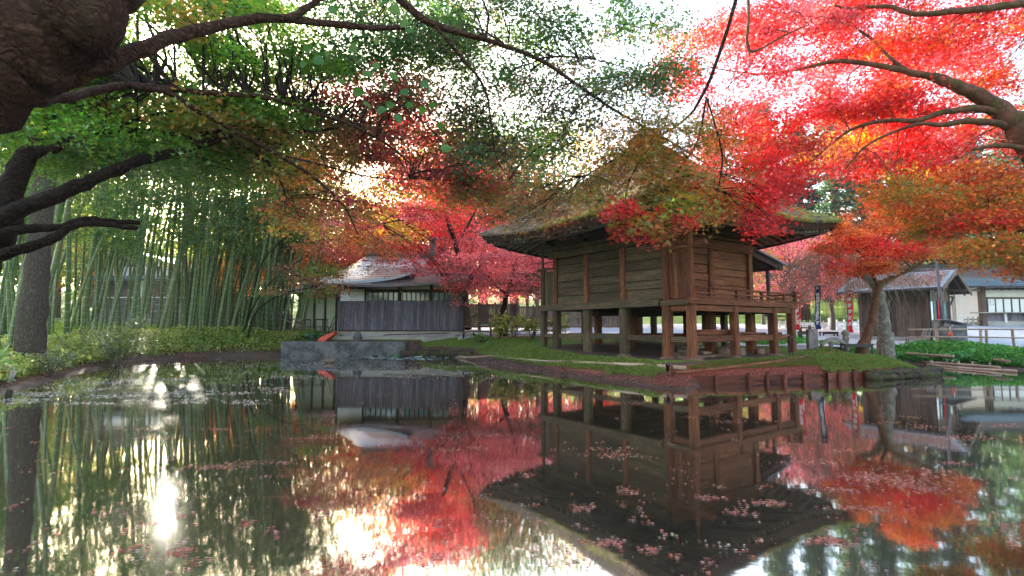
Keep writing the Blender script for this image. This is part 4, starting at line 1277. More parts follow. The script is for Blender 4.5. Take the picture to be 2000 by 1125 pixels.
# ------------------------------------------------------------------ banners with their writing
def text_mesh(body, size, mat, parent, loc, rot, sx=1.0):
    cu = bpy.data.curves.new('lettering', 'FONT')
    cu.body = body; cu.size = size; cu.align_x = 'CENTER'; cu.align_y = 'CENTER'; cu.extrude = 0.0015; cu.resolution_u = 2
    cu.offset = size * 0.022
    to = bpy.data.objects.new('lettering_src', cu); COL.objects.link(to)
    dg = bpy.context.evaluated_depsgraph_get()
    me = bpy.data.meshes.new_from_object(to.evaluated_get(dg))
    bpy.data.objects.remove(to)
    me.materials.clear(); me.materials.append(M[mat])
    o = bpy.data.objects.new('lettering', me); COL.objects.link(o)
    o.parent = parent; o.location = loc; o.rotation_euler = rot; o.scale = (sx, 1, 1)
    return o
def banner(px, ptop, pbot, Z, wpx, cloth, lb, lean=0.0, words='南無辨財天', top='奉納', footer=True, side='L'):
    T = U(px, ptop, Z); B = U(px + lean, pbot, Z)
    gz = gh(B.x, B.y)
    r = empty('banner', (B.x, B.y, gz), 0, lb, 'banner', 'votive banners on green poles')
    H = T.z - gz; h = T.z - B.z; w = wpx / 1000 * Z
    dx = T.x - B.x
    mb = MB(); mb.tube([(0, 0, -.1), (dx * .4, 0, H * .5), (dx, 0, H + .05)], [.016, .014, .011], 8); mb.build('pole', 'green_pole', r, True)
    mb = MB(); mb.tube([(dx - .05, 0, H), (dx + w + .06, 0, H - .01)], .008, 6); mb.build('crossbar', 'white_wood', r, True)
    nz = 18; vs = []; nx = 5
    for i in range(nz + 1):
        t = i / nz
        for j in range(nx + 1):
            s = j / nx
            xx = dx * (1 - t * h / H) + .03 + w * s + .02 * math.sin(t * 7 + px) * t
            vs.append((xx, .02 * math.sin(t * 9 + s * 3 + px), H - .03 - h * t))
    fs = [(i * (nx + 1) + j, i * (nx + 1) + j + 1, (i + 1) * (nx + 1) + j + 1, (i + 1) * (nx + 1) + j) for i in range(nz) for j in range(nx)]
    mb = MB(); mb.add(vs, fs); o = mb.build('cloth', cloth, r, True)
    sm = o.modifiers.new('solid', 'SOLIDIFY'); sm.thickness = 0.004
    for k in range(5):
        t = k / 5
        mb = MB(); mb.tube([(dx * (1 - t * h / H) - .02, 0, H - .04 - h * t), (dx * (1 - t * h / H) + .04, 0, H - .04 - h * t)], .012, 6); mb.build('loop', 'white_cloth', r)
    def pos(t, s):
        return (dx * (1 - t * h / H) + .03 + w * s + .02 * math.sin(t * 7 + px) * t, .02 * math.sin(t * 9 + s * 3 + px) - .012, H - .03 - h * t)
    R = (R_(90), 0, 0)
    if top: text_mesh(top[::-1], w * .36, 'white_cloth', r, pos(.07, .5), R)
    n = len(words)
    for i, ch in enumerate(words):
        t = .20 + (.72 / n) * (i + .2)
        text_mesh(ch, min(w * .72, h * .72 / n * 1.05), 'white_cloth', r, pos(t, .45), R)
    if footer:
        mb = MB(); a = pos(.70, .86); b = pos(.93, .86); mb.boxm(Matrix.Translation(((a[0] + b[0]) / 2, min(a[1], b[1]) - .006, (a[2] + b[2]) / 2)), w * .1, .003, h * .23)
        mb.build('footer_strip', 'white_cloth', r)
    return r
banner(1548, 571, 643, 20.6, 14, 'red_cloth', 'red votive banner with white characters directly right of the hall veranda', -2)
banner(1590, 556, 642, 21.2, 11, 'blue_cloth', 'dark blue votive banner with white characters behind the twin stone posts', -1, '南無辨財天福智円満')
banner(1651, 565, 648, 21.6, 12, 'red_cloth', 'red votive banner with white characters above the round stone finial', 2)

# ------------------------------------------------------------------ stone bridge rail, posts, benches
BY = 20.6
for i, px in enumerate((1583, 1596)):
    p = U(px, 690, BY); T = U(px, 643, BY)
    mb = MB(); mb.boxm(Matrix.Translation((p.x, BY + i * .15, (gh(p.x, BY) + T.z) / 2 - .05)), .20, .20, T.z - gh(p.x, BY) + .1)
    tag(mb.build('stone_post', 'black_post', None, False, .015), ('left' if i == 0 else 'right') + ' one of the twin dark granite posts at the foot of the blue banner', 'post', 'twin granite posts')
br = empty('stone_bridge', G(U(1630, 690, BY).x, BY), 0, 'small arched stone bridge with curved rail and round finial post', 'bridge')
def arch(px0, px1, py0, pym, py1, th, dep, name):
    n = 14; mb = MB(); vs = []
    for i in range(n + 1):
        t = i / n
        px = px0 + (px1 - px0) * t
        py = py0 + (py1 - py0) * t - (4 * t * (1 - t)) * ((py0 + py1) / 2 - pym)
        p = U(px, py, BY)
        for dy in (-dep / 2, dep / 2):
            vs.append((p.x, BY + dy, p.z)); vs.append((p.x, BY + dy, p.z - th))
    fs = []
    for i in range(n):
        b = i * 4
        fs += [(b, b + 4, b + 6, b + 2), (b + 1, b + 3, b + 7, b + 5), (b, b + 1, b + 5, b + 4), (b + 2, b + 6, b + 7, b + 3)]
    fs += [(0, 2, 3, 1), (n * 4, n * 4 + 1, n * 4 + 3, n * 4 + 2)]
    mb.add(vs, fs); return mb.build(name, 'granite', br, False, .015, True)
arch(1603, 1650, 671, 659, 669, .14, .18, 'rail')
mb = MB(); p = U(1623, 668, BY); q = U(1623, 682, BY); mb.tube([(p.x, BY, p.z), (p.x, BY, p.z - .1), (p.x, BY, q.z + .08), (p.x, BY, q.z - .05)], [.16, .085, .085, .14], 10); mb.build('baluster', 'granite', br, True, world=True)
# arch deck drawn as a solid low arch
n = 16; vs = []
for i in range(n + 1):
    t = i / n
    p = U(1603 + 52 * t, 690 - 13 * math.sin(math.pi * t) ** .7, BY + .1); q = U(1603 + 52 * t, 692 - (5 * math.sin(math.pi * t) if .15 < t < .85 else 0), BY + .1)
    for dy in (-.1, 1.5): vs += [(p.x, BY + dy, p.z), (p.x, BY + dy, q.z - .05)]
fs = []
for i in range(n):
    b = i * 4; fs += [(b, b + 4, b + 6, b + 2), (b, b + 1, b + 5, b + 4), (b + 2, b + 6, b + 7, b + 3), (b + 1, b + 3, b + 7, b + 5)]
mb = MB(); mb.add(vs, fs); mb.build('deck', 'moss_rock', br, False, 0, True)
p = U(1653, 690, BY + .05)
mb = MB(); mb.tube([(p.x, BY + .05, p.z - .1), (p.x, BY + .05, p.z + .55)], .13, 4); mb.build('end_post', 'granite', br, False, .02, True)
mb = MB(); z0 = U(1653, 660, BY).z
mb.tube([(p.x, BY + .05, z0 - .12), (p.x, BY + .05, z0 + .02), (p.x, BY + .05, z0 + .05), (p.x, BY + .05, z0 + .09), (p.x, BY + .05, z0 + .17), (p.x, BY + .05, z0 + .25), (p.x, BY + .05, z0 + .30), (p.x, BY + .05, z0 + .33)], [.12, .12, .08, .10, .145, .13, .07, .01], 14); mb.build('finial', 'granite', br, True, world=True)
def bench(px0, px1, py, Z, h, lb, d=.4):
    a, b = U(px0, py, Z), U(px1, py, Z)
    gz = gh((a.x + b.x) / 2, Z)
    zt = a.z
    r = empty('bench', ((a.x + b.x) / 2, Z, gz), 0, lb, 'bench', 'black benches')
    w = b.x - a.x; H = zt - gz
    mb = MB(); mb.box(-w / 2, w / 2, -d / 2, d / 2, H - .05, H); mb.build('seat', 'dark_paint', r, False, .006)
    mb = MB(); mb.box(-w / 2 + .05, w / 2 - .05, -d / 2 + .03, -d / 2 + .06, H - .12, H - .051); mb.build('apron', 'dark_paint', r)
    for x in (-w / 2 + .05, w / 2 - .05):
        for y in (-d / 2 + .05, d / 2 - .05):
            mb = MB(); mb.box(x - .025, x + .025, y - .025, y + .025, -.03, H - .051); mb.build('leg', 'dark_paint', r)
bench(1645, 1700, 671.5, 19.6, .4, 'black bench just behind the foot of the small leaning maple')
bench(1603, 1634, 648, 27.5, .4, 'black bench on the gravel behind the arched bridge')
bench(1560, 1583, 647, 26.5, .4, 'black bench on the gravel left of the blue banner pole')
# small thin stakes on the right bank
for i, (px, pb, pt) in enumerate([(1722, 690, 676), (1728, 692, 676), (1771, 680, 660), (1775, 680, 662)]):
    p = onz(px, pb, .55); T = U(px, pt, p.y)
    mb = MB(); mb.tube([(p.x, p.y, gh(p.x, p.y) - .05), (p.x, p.y, T.z)], .025, 6)
    tag(mb.build('stake', 'wood_brown', None, True), ('left ' if i % 2 == 0 else 'right ') + ('thin brown stake between the mossy trunk and the small maple' if i < 2 else 'thin brown stake in front of the boarded shed wall'), 'stake', 'thin stakes by the shed')

# ------------------------------------------------------------------ fences
def rail_fence(name, pts, zr, r, posts, lb, mat='bamboo_dry', pr=.05, pmat=None, ph=.1, cat='fence', group=None):
    """pts: (px,py) line of the top rail with depth Z; zr: drops of further rails"""
    P = [U(px, py, Z) for px, py, Z in pts]
    rt = empty(name, (P[0].x, P[0].y, gh(P[0].x, P[0].y)), 0, lb, cat, group)
    for dz in zr:
        for a, b in zip(P[:-1], P[1:]):
            o = bamboo_pole('rail', a - Vector((0, 0, dz)), b - Vector((0, 0, dz)), r, None, parent=rt, mat=mat, seg=.5)
    for t in posts:
        k = min(int(t), len(P) - 2); p = P[k].lerp(P[k + 1], t - k)
        mb = MB(); lean = random.uniform(-.05, .05)
        mb.tube([(p.x + lean, p.y + pr + r, gh(p.x, p.y) - .1), (p.x, p.y + pr + r, p.z + ph)], pr, 8, True, .04)
        mb.build('post', pmat or mat, rt, True, world=True)
    return rt
rail_fence('bamboo_rail_fence', [(1774, 643.5, 21.7), (1890, 643, 21.3), (2100, 645, 20.6)], (0, .32), .032, (.51, 1.14, 1.195, 1.44, 1.8), 'low two-rail bamboo fence along the right bank before the plaza', pr=.05, ph=-.01)
rail_fence('bamboo_rail_fence', [(528, 607, 30.5), (588, 628, 29)], (0, .28), .035, (.1, .4, .65, .98), 'low rail fence sloping down at the edge of the bamboo grove', mat='wood_pale', pmat='wood_brown', pr=.08)
rail_fence('rail_fence', [(905, 637, 27.5), (958, 637, 27.6), (1100, 634, 28)], (0, .3), .035, (.02, .6, 1.0, 1.3, 1.6, 1.95), 'low brown rail fence along the garden path left of the hall', mat='wood_brown', pmat='wood_dark', pr=.05)
rail_fence('rail_fence', [(1560, 640, 24.5), (1590, 640, 24.5)], (0, .3), .035, (.2, .8), 'short brown two-rail fence behind the red banner by the hall', mat='wood_brown', pmat='wood_brown', pr=.07)

def picket_fence(px0, px1, Z0, Z1, ptop, pbot, lb, step=.30, big=None, mat='white_wood', pal='white_wood'):
    A, B = U(px0, pbot, Z0), U(px1, pbot, Z1)
    L = (Vector((B.x, B.y)) - Vector((A.x, A.y))).length
    A.z = gh(A.x, A.y); B.z = gh(B.x, B.y)
    H = U(px0, ptop, Z0).z - U(px0, pbot, Z0).z
    r = empty('picket_fence', A, math.atan2(B.y - A.y, B.x - A.x), lb, 'fence', 'white picket fences')
    n = int(L / step)
    for k in range(n + 1):
        x = L * k / n; z = (B.z - A.z) * k / n
        w = .09; hh = H
        if big and k % big == 0: w = .17; hh = H * 1.18
        mb = MB()
        vs = [(x - w / 2, -w / 3, z), (x + w / 2, -w / 3, z), (x + w / 2, w / 3, z), (x - w / 2, w / 3, z), (x - w / 2, -w / 3, z + hh), (x + w / 2, -w / 3, z + hh), (x + w / 2, w / 3, z + hh), (x - w / 2, w / 3, z + hh), (x, 0, z + hh + .06)]
        fs = [(0, 1, 5, 4), (1, 2, 6, 5), (2, 3, 7, 6), (3, 0, 4, 7), (4, 5, 8), (5, 6, 8), (6, 7, 8), (7, 4, 8)]
        mb.add(vs, fs); mb.build('picket' if w < .1 else 'fence_post', pal, r)
    for f in (.42, .78):
        mb = MB(); mb.beam((0, .055, H * f), (L, .055, B.z - A.z + H * f), .045, .09); mb.build('rail', mat, r)
picket_fence(1622, 1705, 33, 33, 629, 648, 'white picket fence behind the finial post and the right red banner', .42, 5)
picket_fence(1500, 1622, 35, 33.2, 633, 648, 'lower white picket fence running behind the blue banner', .36, None)
picket_fence(1705, 1775, 33, 35, 629, 648, 'white picket fence hidden partly by the mossy trunk and shed', .42, 5)
picket_fence(1835, 1881, 36.6, 35.6, 615, 634, 'white picket fence seen under the shed roof on its right', .40, 4)
picket_fence(1882, 1930, 35.6, 35.6, 615, 633, 'tan picket fence on the lawn left of the long building', .30, 0, 'wood_pale', 'wood_pale')

# ------------------------------------------------------------------ boarded shed on the right
K = Vector((19.08, 23.5, 0)); K.z = gh(K.x, K.y)
shed = empty('wooden_shed', K, math.atan2(.6, .8), 'small brown boarded shed with leaf-strewn metal roof behind the mossy trunk', 'shed')
# local x = along the gable face (right/back), local y = along the long wall (left/back)
SW, SL, SH_ = 3.3, 2.7, 2.52
for k in range(11):
    y0 = k * SL / 11
    mb = MB(); mb.boxm(Matrix.Translation((random.uniform(-.006, .006), y0 + SL / 22, .28 + (SH_ - .28) / 2)), .03, SL / 11 - .012, SH_ - .28); mb.build('wall_board', 'wood_brown', shed, False, .004)
mb = MB(); mb.box(.02, .06, 0, SL, .2, SH_); mb.box(SW - .06, SW, 0, SL, .2, SH_); mb.box(0, SW, SL - .04, SL, .2, SH_ + .1); mb.build('inner_wall', 'wood_dark', shed)
for k in range(9):
    x0 = k * SW / 9
    mb = MB(); mb.boxm(Matrix.Translation((x0 + SW / 18, random.uniform(-.005, .005), .28 + .32)), SW / 9 - .012, .03, .66); mb.build('wall_board', 'wood_brown', shed, False, .004)
    mb = MB(); mb.boxm(Matrix.Translation((x0 + SW / 18, random.uniform(-.005, .005), 2.02 + .38)), SW / 9 - .012, .03, .80); mb.build('wall_board', 'wood_brown', shed, False, .004)
mb = MB(); mb.box(-.05, SW + .05, -.05, .05, .0, .26); mb.box(-.05, .05, .05, SL, 0, .26); mb.build('sill', 'concrete_pale', shed, False, .01)
for x, y in ((0, 0), (SW, 0), (0, SL), (SW / 2, -.01)):
    mb = MB(); mb.box(x - .07, x + .07, y - .07, y + .07, .1, SH_); mb.build('corner_post', 'wood_brown', shed, False, .006)
for x0, x1 in ((.12, 1.42), (1.66, 2.95)):
    f = MB()
    for a, b, c, d in ((x0, x1, .94, 1.0), (x0, x1, 1.94, 2.0), (x0, x0 + .05, 1.0, 1.94), (x1 - .05, x1, 1.0, 1.94), ((x0 + x1) / 2 - .03, (x0 + x1) / 2 + .03, 1.0, 1.94)):
        f.box(a, b, -.045, .0, c, d)
    fo = f.build('window', 'wood_brown', shed, False, .003)
    for a, b in ((x0 + .05, (x0 + x1) / 2 - .03), ((x0 + x1) / 2 + .03, x1 - .05)):
        mb = MB(); mb.box(a, b, -.02, -.012, 1.0, 1.94); mb.build('pane', 'glass', fo)
    mb = MB()
    nn = 14
    for i in range(nn):
        a = x0 + .07 + (.45) * i / nn; b = x0 + .07 + .45 * (i + 1) / nn
        mb.quad((a, -.028 - .01 * (i % 2), 1.02), (b, -.028 - .01 * ((i + 1) % 2), 1.02), (b, -.028 - .01 * ((i + 1) % 2), 1.9), (a, -.028 - .01 * (i % 2), 1.9))
    mb.build('curtain', 'white_cloth', fo)
mb = MB(); mb.box(1.28, 1.40, -.07, -.05, 1.0, 2.0); mb.build('red_frame', 'red_cloth', shed)
RH = 3.36
def shed_roof():
    ov = .75; oy = .75
    for sgn in (-1, 1):
        xe = SW / 2 + sgn * (SW / 2 + ov)
        rows = 12
        for k in range(rows):
            t0, t1 = k / rows, (k + 1) / rows
            x0 = SW / 2 + (xe - SW / 2) * t0; x1 = SW / 2 + (xe - SW / 2) * (t1 + .02)
            z0 = RH - (RH - SH_ + .10) * t0; z1 = RH - (RH - SH_ + .10) * t1 + .012
            mb = MB()
            mb.beam((x0, (SL) / 2, z0 + .05), (x1, (SL) / 2, z1 + .05), SL + 2 * oy, .03, (0, 0, 1)); mb.build('roof_sheet', 'roof_silver', shed)
        mb = MB(); mb.beam((SW / 2, SL / 2, RH - .02), (xe, SL / 2, SH_ - .14), SL + 2 * oy - .1, .05); mb.build('roof_boarding', 'wood_dark', shed)
        for y in (-oy, SL + oy):
            mb = MB(); mb.beam((SW / 2, y, RH - .03), (xe + sgn * .05, y, SH_ - .16), .05, .20); mb.build('barge_board', 'wood_brown', shed, False, .006)
        for y in (-.5, .2, .9, 1.6):
            mb = MB(); mb.beam((SW / 2, y, RH - .10), (xe, y, SH_ - .21), .06, .07); mb.build('rafter', 'wood_brown', shed)
        mb = MB(); mb.tube([(xe + sgn * .05, -oy, SH_ - .12), (xe + sgn * .05, SL + oy, SH_ - .12)], .05, 8); mb.build('gutter', 'gutter', shed, True)
    mb = MB(); mb.beam((SW / 2, -oy - .03, RH + .07), (SW / 2, SL + oy + .03, RH + .07), .16, .09); mb.build('ridge_cap', 'roof_brown', shed, False, .01)
    mb = MB(); mb.beam((SW / 2, -oy, RH - .2), (SW / 2, SL, RH - .2), .12, .14); mb.build('purlin', 'wood_brown', shed)
    mb = MB(); mb.beam((SW - .1, -oy, SH_ - .02), (SW - .1, SL, SH_ - .02), .10, .12); mb.build('purlin', 'wood_brown', shed)
    mb = MB(); mb.beam((.1, -oy, SH_ - .02), (.1, SL, SH_ - .02), .10, .12); mb.build('purlin', 'wood_brown', shed)
shed_roof()
mb = MB(); mb.poly([(0, -.01, SH_ - .03), (SW, -.01, SH_ - .03), (SW / 2, -.01, RH - .05)]); mb.build('gable', 'wood_brown', shed)
mb = MB(); mb.tube([(-.05, -.1, SH_ - .1), (-.05, -.1, .1)], .035, 8); mb.build('downpipe', 'gutter', shed, True)
mb = MB(); mb.beam((SW + .02, -.05, 1.75), (SW + .75, -.05, 2.2), .06, .06); mb.beam((SW, -.05, 2.22), (SW + .95, -.05, 2.22), .07, .07); mb.build('bracket', 'wood_dark', shed)
# dead leaves on its roof
N = 2600
t = rng.beta(2.6, 2.0, N); yy = rng.uniform(-.6, SL + .5, N)
xl = SW / 2 + (-(SW / 2 + .75)) * t; zl = RH - (RH - SH_ + .10) * t + .085 + rng.random(N) * .05
sm = np.array(Matrix.LocRotScale(K, shed.rotation_euler, Vector((1, 1, 1))))
PL = np.stack([xl, yy, zl, np.ones(N)], 1) @ sm.T
o = leafobj('fallen_leaves', PL[:, :3], rng.uniform(.06, .12, N), pick([(0.34, .18, .14), (.26, .13, .10), (.45, .28, .22)], N), DIAM, 'leaf_far', None, tilt=.8)
tag(o, 'drift of brown fallen leaves lying on the shed roof', 'leaves')
# leaning poles, dark pole, slant-roofed box
for i in range(5):
    p = U(1788 + i * 5, 678, 22.4); q = U(1806 + i * 3, 642 + 3 * (i % 2), 23.1)
    mb = MB(); mb.tube([(p.x, p.y, gh(p.x, p.y)), (p.lerp(q, .5).x + .04, p.lerp(q, .5).y, p.lerp(q, .5).z), q], .028, 6)
    tag(mb.build('leaning_pole', 'twig_pale', None, True), 'thin pale pole, %s from the left of the bundle leaning at the shed corner' % ORD[i], 'pole', 'poles leaning on the shed')
p = U(1845, 672, 22.2); q = U(1829, 508, 22.4)
mb = MB(); mb.tube([(p.x, p.y, gh(p.x, p.y) - .1), q], [.075, .05], 9); tag(mb.build('leaning_post', 'wood_purple', None, True), 'tall dark pole leaning across the front of the boarded shed', 'pole')
bx = empty('slant_roof_box', G(U(1862, 672, 22.2).x, 22.2), .15, 'grey box on legs with slanted lid in front of the shed', 'box')
mb = MB(); mb.box(-.45, .45, -.25, .25, .18, .82); mb.build('body', 'concrete', bx, False, .01)
mb = MB(); mb.beam((-.58, 0, 1.08), (.62, 0, .84), .70, .04); mb.build('lid', 'roof_brown', bx, False, .006)
for x in (-.4, .4):
    mb = MB(); mb.box(x - .03, x + .03, -.22, -.16, -.05, .18); mb.build('leg', 'wood_dark', bx)
r = empty('red_tag', G(U(1857, 660, 21.85).x, 21.85), 0, 'small red hanging bucket on the front of the grey slanted box', 'bucket')
mb = MB(); mb.tube([(0, 0, .38), (0, 0, .58)], [.06, .07], 10); mb.build('bucket', 'red_plastic', r, True)
mb = MB(); mb.tube([(0, 0, .58), (0, 0, .80)], .015, 6); mb.build('handle', 'white_wood', r, True)

# ------------------------------------------------------------------ long building at the right edge
LB = 35.5
o0 = U(1921, 633, LB); o0.z = gh(o0.x, LB) - .0
lb_ = empty('long_building', o0, 0, 'long low building with blue-grey metal roof and paper-screened windows', 'building')
gz = o0.z
def zz(py): return U(1950, py, LB).z - gz
W2 = 12.0
mb = MB(); mb.box(.0, W2, 0, 3.5, -.3, zz(628.5)); mb.build('foundation', 'concrete_pale', lb_)
n = 30
for k in range(n):
    a = W2 * k / n
    mb = MB(); mb.boxm(Matrix.Translation((a + W2 / n / 2, random.uniform(-.01, .005) + .02, (zz(627) + zz(612)) / 2)), W2 / n - .012, .04, zz(612) - zz(627)); mb.build('wall_board', 'wood_purple', lb_)
for k in range(8):
    a = W2 * k / 8
    mb = MB(); mb.box(a - .08, a + .08, -.09, .0, zz(630), zz(612)); mb.build('buttress', 'white_wood', lb_)
mb = MB(); mb.box(-.9, W2, -.55, .02, zz(612), zz(612) + .07); mb.build('counter', 'wood_pale', lb_, False, .01)
mb = MB(); mb.box(0, W2, .06, 3.5, zz(628), zz(561)); mb.build('inner_wall', 'paper', lb_)
mb = MB(); mb.box(.1, W2, -.0, .05, zz(581), zz(563)); mb.build('plaster_band', 'plaster', lb_)
mb = MB(); mb.box(-.1, .22, -.1, .22, 0, zz(561)); mb.build('corner_post', 'wood_brown', lb_, False, .01)
mb = MB(); mb.box(.22, W2, -.06, .04, zz(582.5), zz(580.5)); mb.build('lintel', 'wood_brown', lb_)
k = 0; a = .35
while a < W2 - .5:
    w = .52
    f = MB()
    f.box(a - .04, a + .02, -.05, .03, zz(610), zz(582.5)); f.box(a + w - .02, a + w + .02, -.05, .03, zz(610), zz(582.5)); f.box(a + .02, a + w - .02, -.04, .02, zz(584), zz(582.6))
    wo_ = f.build('window', 'wood_brown', lb_)
    mb = MB(); mb.box(a + .02, a + w - .02, -.02, -.008, zz(610), zz(584)); mb.build('pane', 'paper', wo_)
    a += w + .04
nb = empty('notice_sheet', (o0.x + .60, LB - .07, gz + zz(592)), 0, 'white paper notice with columns of writing on the first window of the long building', 'notice')
mb = MB(); mb.box(-.20, .20, -.008, 0, -.30, .20); mb.build('sheet', 'white_cloth', nb)
for k_, st in enumerate(('授与所', '御朱印')):
    for i, ch in enumerate(st): text_mesh(ch, .10, 'dark_paint', nb, (.10 - k_ * .18, -.012, .12 - i * .13), (R_(90), 0, 0))
ez, rz = zz(562), zz(523)
rows = 16
for k in range(rows):
    t0, t1 = k / rows, (k + 1) / rows
    y0 = -1.3 + 4.2 * t0; y1 = -1.3 + 4.2 * (t1 + .03)
    z0 = ez + (rz - ez) * t0 * 1.15; z1 = ez + (rz - ez) * t1 * 1.15 - .02
    mb = MB(); mb.quad((-2.1, y0, z0 + .03), (W2 + 1, y0, z0 + .03), (W2 + 1, y1, z1 + .03), (-2.1, y1, z1 + .03)); mb.quad((-2.1, y0, z0), (W2 + 1, y0, z0), (W2 + 1, y0, z0 + .03), (-2.1, y0, z0 + .03))
    mb.build('roof_sheet', 'roof_blue', lb_)
mb = MB(); mb.quad((-2.1, -1.3, ez - .05), (W2 + 1, -1.3, ez - .05), (W2 + 1, 2.9, rz + .3), (-2.1, 2.9, rz + .3)); mb.build('roof_boarding', 'wood_brown', lb_)
mb = MB(); mb.tube([(-2.1, -1.36, ez - .02), (W2 + 1, -1.36, ez - .02)], .05, 8); mb.build('gutter', 'gutter', lb_, True)
mb = MB(); mb.quad((-2.1, 7, ez), (W2 + 1, 7, ez), (W2 + 1, 2.9, rz + .6), (-2.1, 2.9, rz + .6)); mb.build('roof_back', 'roof_blue', lb_)
for k in range(22):
    a = .3 + k * .52
    mb = MB(); mb.box(a - .03, a + .03, -1.25, .0, ez - .17, ez - .08); mb.build('rafter', 'wood_dark', lb_)
mb = MB(); mb.box(-2.0, .1, -.05, .05, zz(569), zz(564)); mb.box(-2.05, -1.9, -.08, .08, 0, zz(564)); mb.build('porch_frame', 'wood_pale', lb_)
# far fence on the lawn knoll
rail_fence('dark_fence', [(1850, 596, 50), (1880, 586, 52), (1990, 584, 53)], (0, .4, .8), .12, (0, .5, 1, 1.25, 1.5, 1.75, 2), 'dark grey fence on top of the green lawn knoll behind the shed', mat='wood_purple', pmat='wood_purple', pr=.1)
p = U(1913, 603, 45); mb = MB(); mb.tube([(p.x, p.y, gh(p.x, p.y)), (p.x, p.y, p.z), (p.x + .02, p.y - .05, p.z + .12)], [.04, .05, .13], 8)
tag(mb.build('garden_lamp', 'white_cloth', None, True), 'small white garden lamp on the green lawn knoll', 'lamp')

# ------------------------------------------------------------------ boarded pavilion beyond the pond
BZ = 28.6
o0 = U(660, 648, BZ); o0.z = .80
pv = empty('boarded_pavilion', o0, 0, 'dark boarded pavilion on a pale concrete base beyond the pond', 'building')
def pz(py, Z=BZ): return U(780, py, Z).z - .80
PWD = (903 - 660) / 1000 * BZ
mb = MB(); mb.box(-.15, PWD + .1, -.55, .2, -.35, .20); mb.build('concrete_base', 'concrete_pale', pv, False, .02)
mb = MB(); mb.box(-.12, PWD, -.02, 4, .20, pz(647)); mb.build('base_wall', 'concrete_pale', pv)
mb = MB(); mb.beam((2.7, -.60, .26), (4.1, -.62, .32), .06, .05); mb.beam((4.0, -.62, .30), (6.3, -.60, .37), .05, .05); mb.build('pipe', 'wood_dark', pv)
nb_ = 38
for k in range(nb_):
    a = PWD * k / nb_
    mb = MB(); mb.boxm(Matrix.Translation((a + PWD / nb_ / 2, -.09 + random.uniform(-.008, .008), (pz(645) + pz(588)) / 2 + random.uniform(-.01, .01))), PWD / nb_ - .012, .03, pz(588) - pz(645)); mb.build('wall_board', 'wood_purple', pv)
mb = MB(); mb.box(0, PWD, -.07, -.0, pz(647), pz(588)); mb.build('board_backing', 'wood_dark', pv)
mb = MB(); mb.box(.0, PWD, .0, .12, pz(590), pz(546)); mb.build('plaster_wall', 'plaster', pv)
mb = MB(); mb.box(.05, 1.47, -.03, -.0, pz(588), pz(570)); mb.build('white_panel', 'white_board', pv)
for px_, w in ((661, .14), (712, .10), (779, .2), (841, .16), (900, .2)):
    a = (px_ - 660) / 1000 * BZ
    mb = MB(); mb.box(a - w / 2, a + w / 2, -.06, .02, pz(589), pz(546)); mb.build('pillar', 'wood_dark', pv)
mb = MB(); mb.box(1.5, PWD, -.065, .015, pz(570), pz(565)); mb.box(1.5, PWD, -.065, .015, pz(589), pz(587)); mb.build('lintel', 'wood_dark', pv)
for x0, x1, n in ((1.62, 3.35, 6), (3.55, 5.08, 6), (5.3, 6.8, 5)):
    for k in range(n):
        a = x0 + (x1 - x0) * k / n; b = x0 + (x1 - x0) * (k + 1) / n
        f = MB(); f.box(a, a + .03, -.05, -.01, pz(587), pz(570)); f.box(b - .03, b, -.05, -.01, pz(587), pz(570)); f.box(a + .03, b - .03, -.05, -.01, pz(571.5), pz(570))
        wv = f.build('window', 'wood_dark', pv)
        mb = MB(); mb.box(a + .03, b - .03, -.03, -.02, pz(587), pz(571.5)); mb.build('pane', 'glass', wv)
# roofs: broad lower skirt with lifted eaves, hipped upper roof, gable ornament
def curved_roof(name, eave_a, eave_b, top_a, top_b, lift, mat, rows=14, cols=20, sag=.25, thick=.1):
    ea, eb, ta, tb = map(Vector, (eave_a, eave_b, top_a, top_b))
    for r_ in range(rows):
        mb = MB()
        for c in range(cols):
            q = []
            for (s, t) in ((c / cols, r_ / rows), ((c + 1) / cols, r_ / rows), ((c + 1) / cols, (r_ + 1) / rows + .02), (c / cols, (r_ + 1) / rows + .02)):
                e = ea.lerp(eb, s); tp = ta.lerp(tb, s)
                p = e.lerp(tp, t)
                p.z += lift * abs(2 * s - 1) ** 3 * (1 - t) ** 2 - sag * math.sin(math.pi * min(t, 1)) + .0
                q.append(p)
            up = Vector((0, 0, .035))
            mb.quad(q[0] + up, q[1] + up, q[2] + Vector((0, 0, .01)), q[3] + Vector((0, 0, .01)))
            mb.quad(q[0] - Vector((0, 0, thick if r_ == 0 else 0)), q[1] - Vector((0, 0, thick if r_ == 0 else 0)), q[1] + up, q[0] + up)
        mb.build('roof_tile_row', mat, pv)
def L(px, py, Z): p = U(px, py, Z); return Vector((p.x - o0.x, p.y - o0.y, p.z - o0.z))
curved_roof('a', L(668, 562, 27.6), L(948, 547, 27.2), L(740, 524, 30.5), L(850, 522, 30.5), .25, 'roof_brown', 10, 24, .12)
curved_roof('b', L(648, 556, 27.8), L(800, 540, 28.2), L(716, 500, 32.3), L(838, 505, 32.0), .2, 'roof_silver', 16, 16, .35)
curved_roof('c', L(948, 547, 27.4), L(930, 541, 36), L(850, 523, 30.5), L(846, 519, 34), .1, 'roof_brown', 10, 10, .12)
curved_roof('d', L(600, 548, 34), L(650, 556, 27.9), L(716, 500, 32.5), L(717, 500, 32.4), .1, 'roof_silver', 12, 10, .3)
mb = MB(); a, b = L(714, 499, 32.4), L(840, 504, 32.1); mb.beam(a + Vector((0, 0, .08)), b + Vector((0, 0, .08)), .28, .26); mb.build('ridge', 'roof_brown', pv, False, .03)
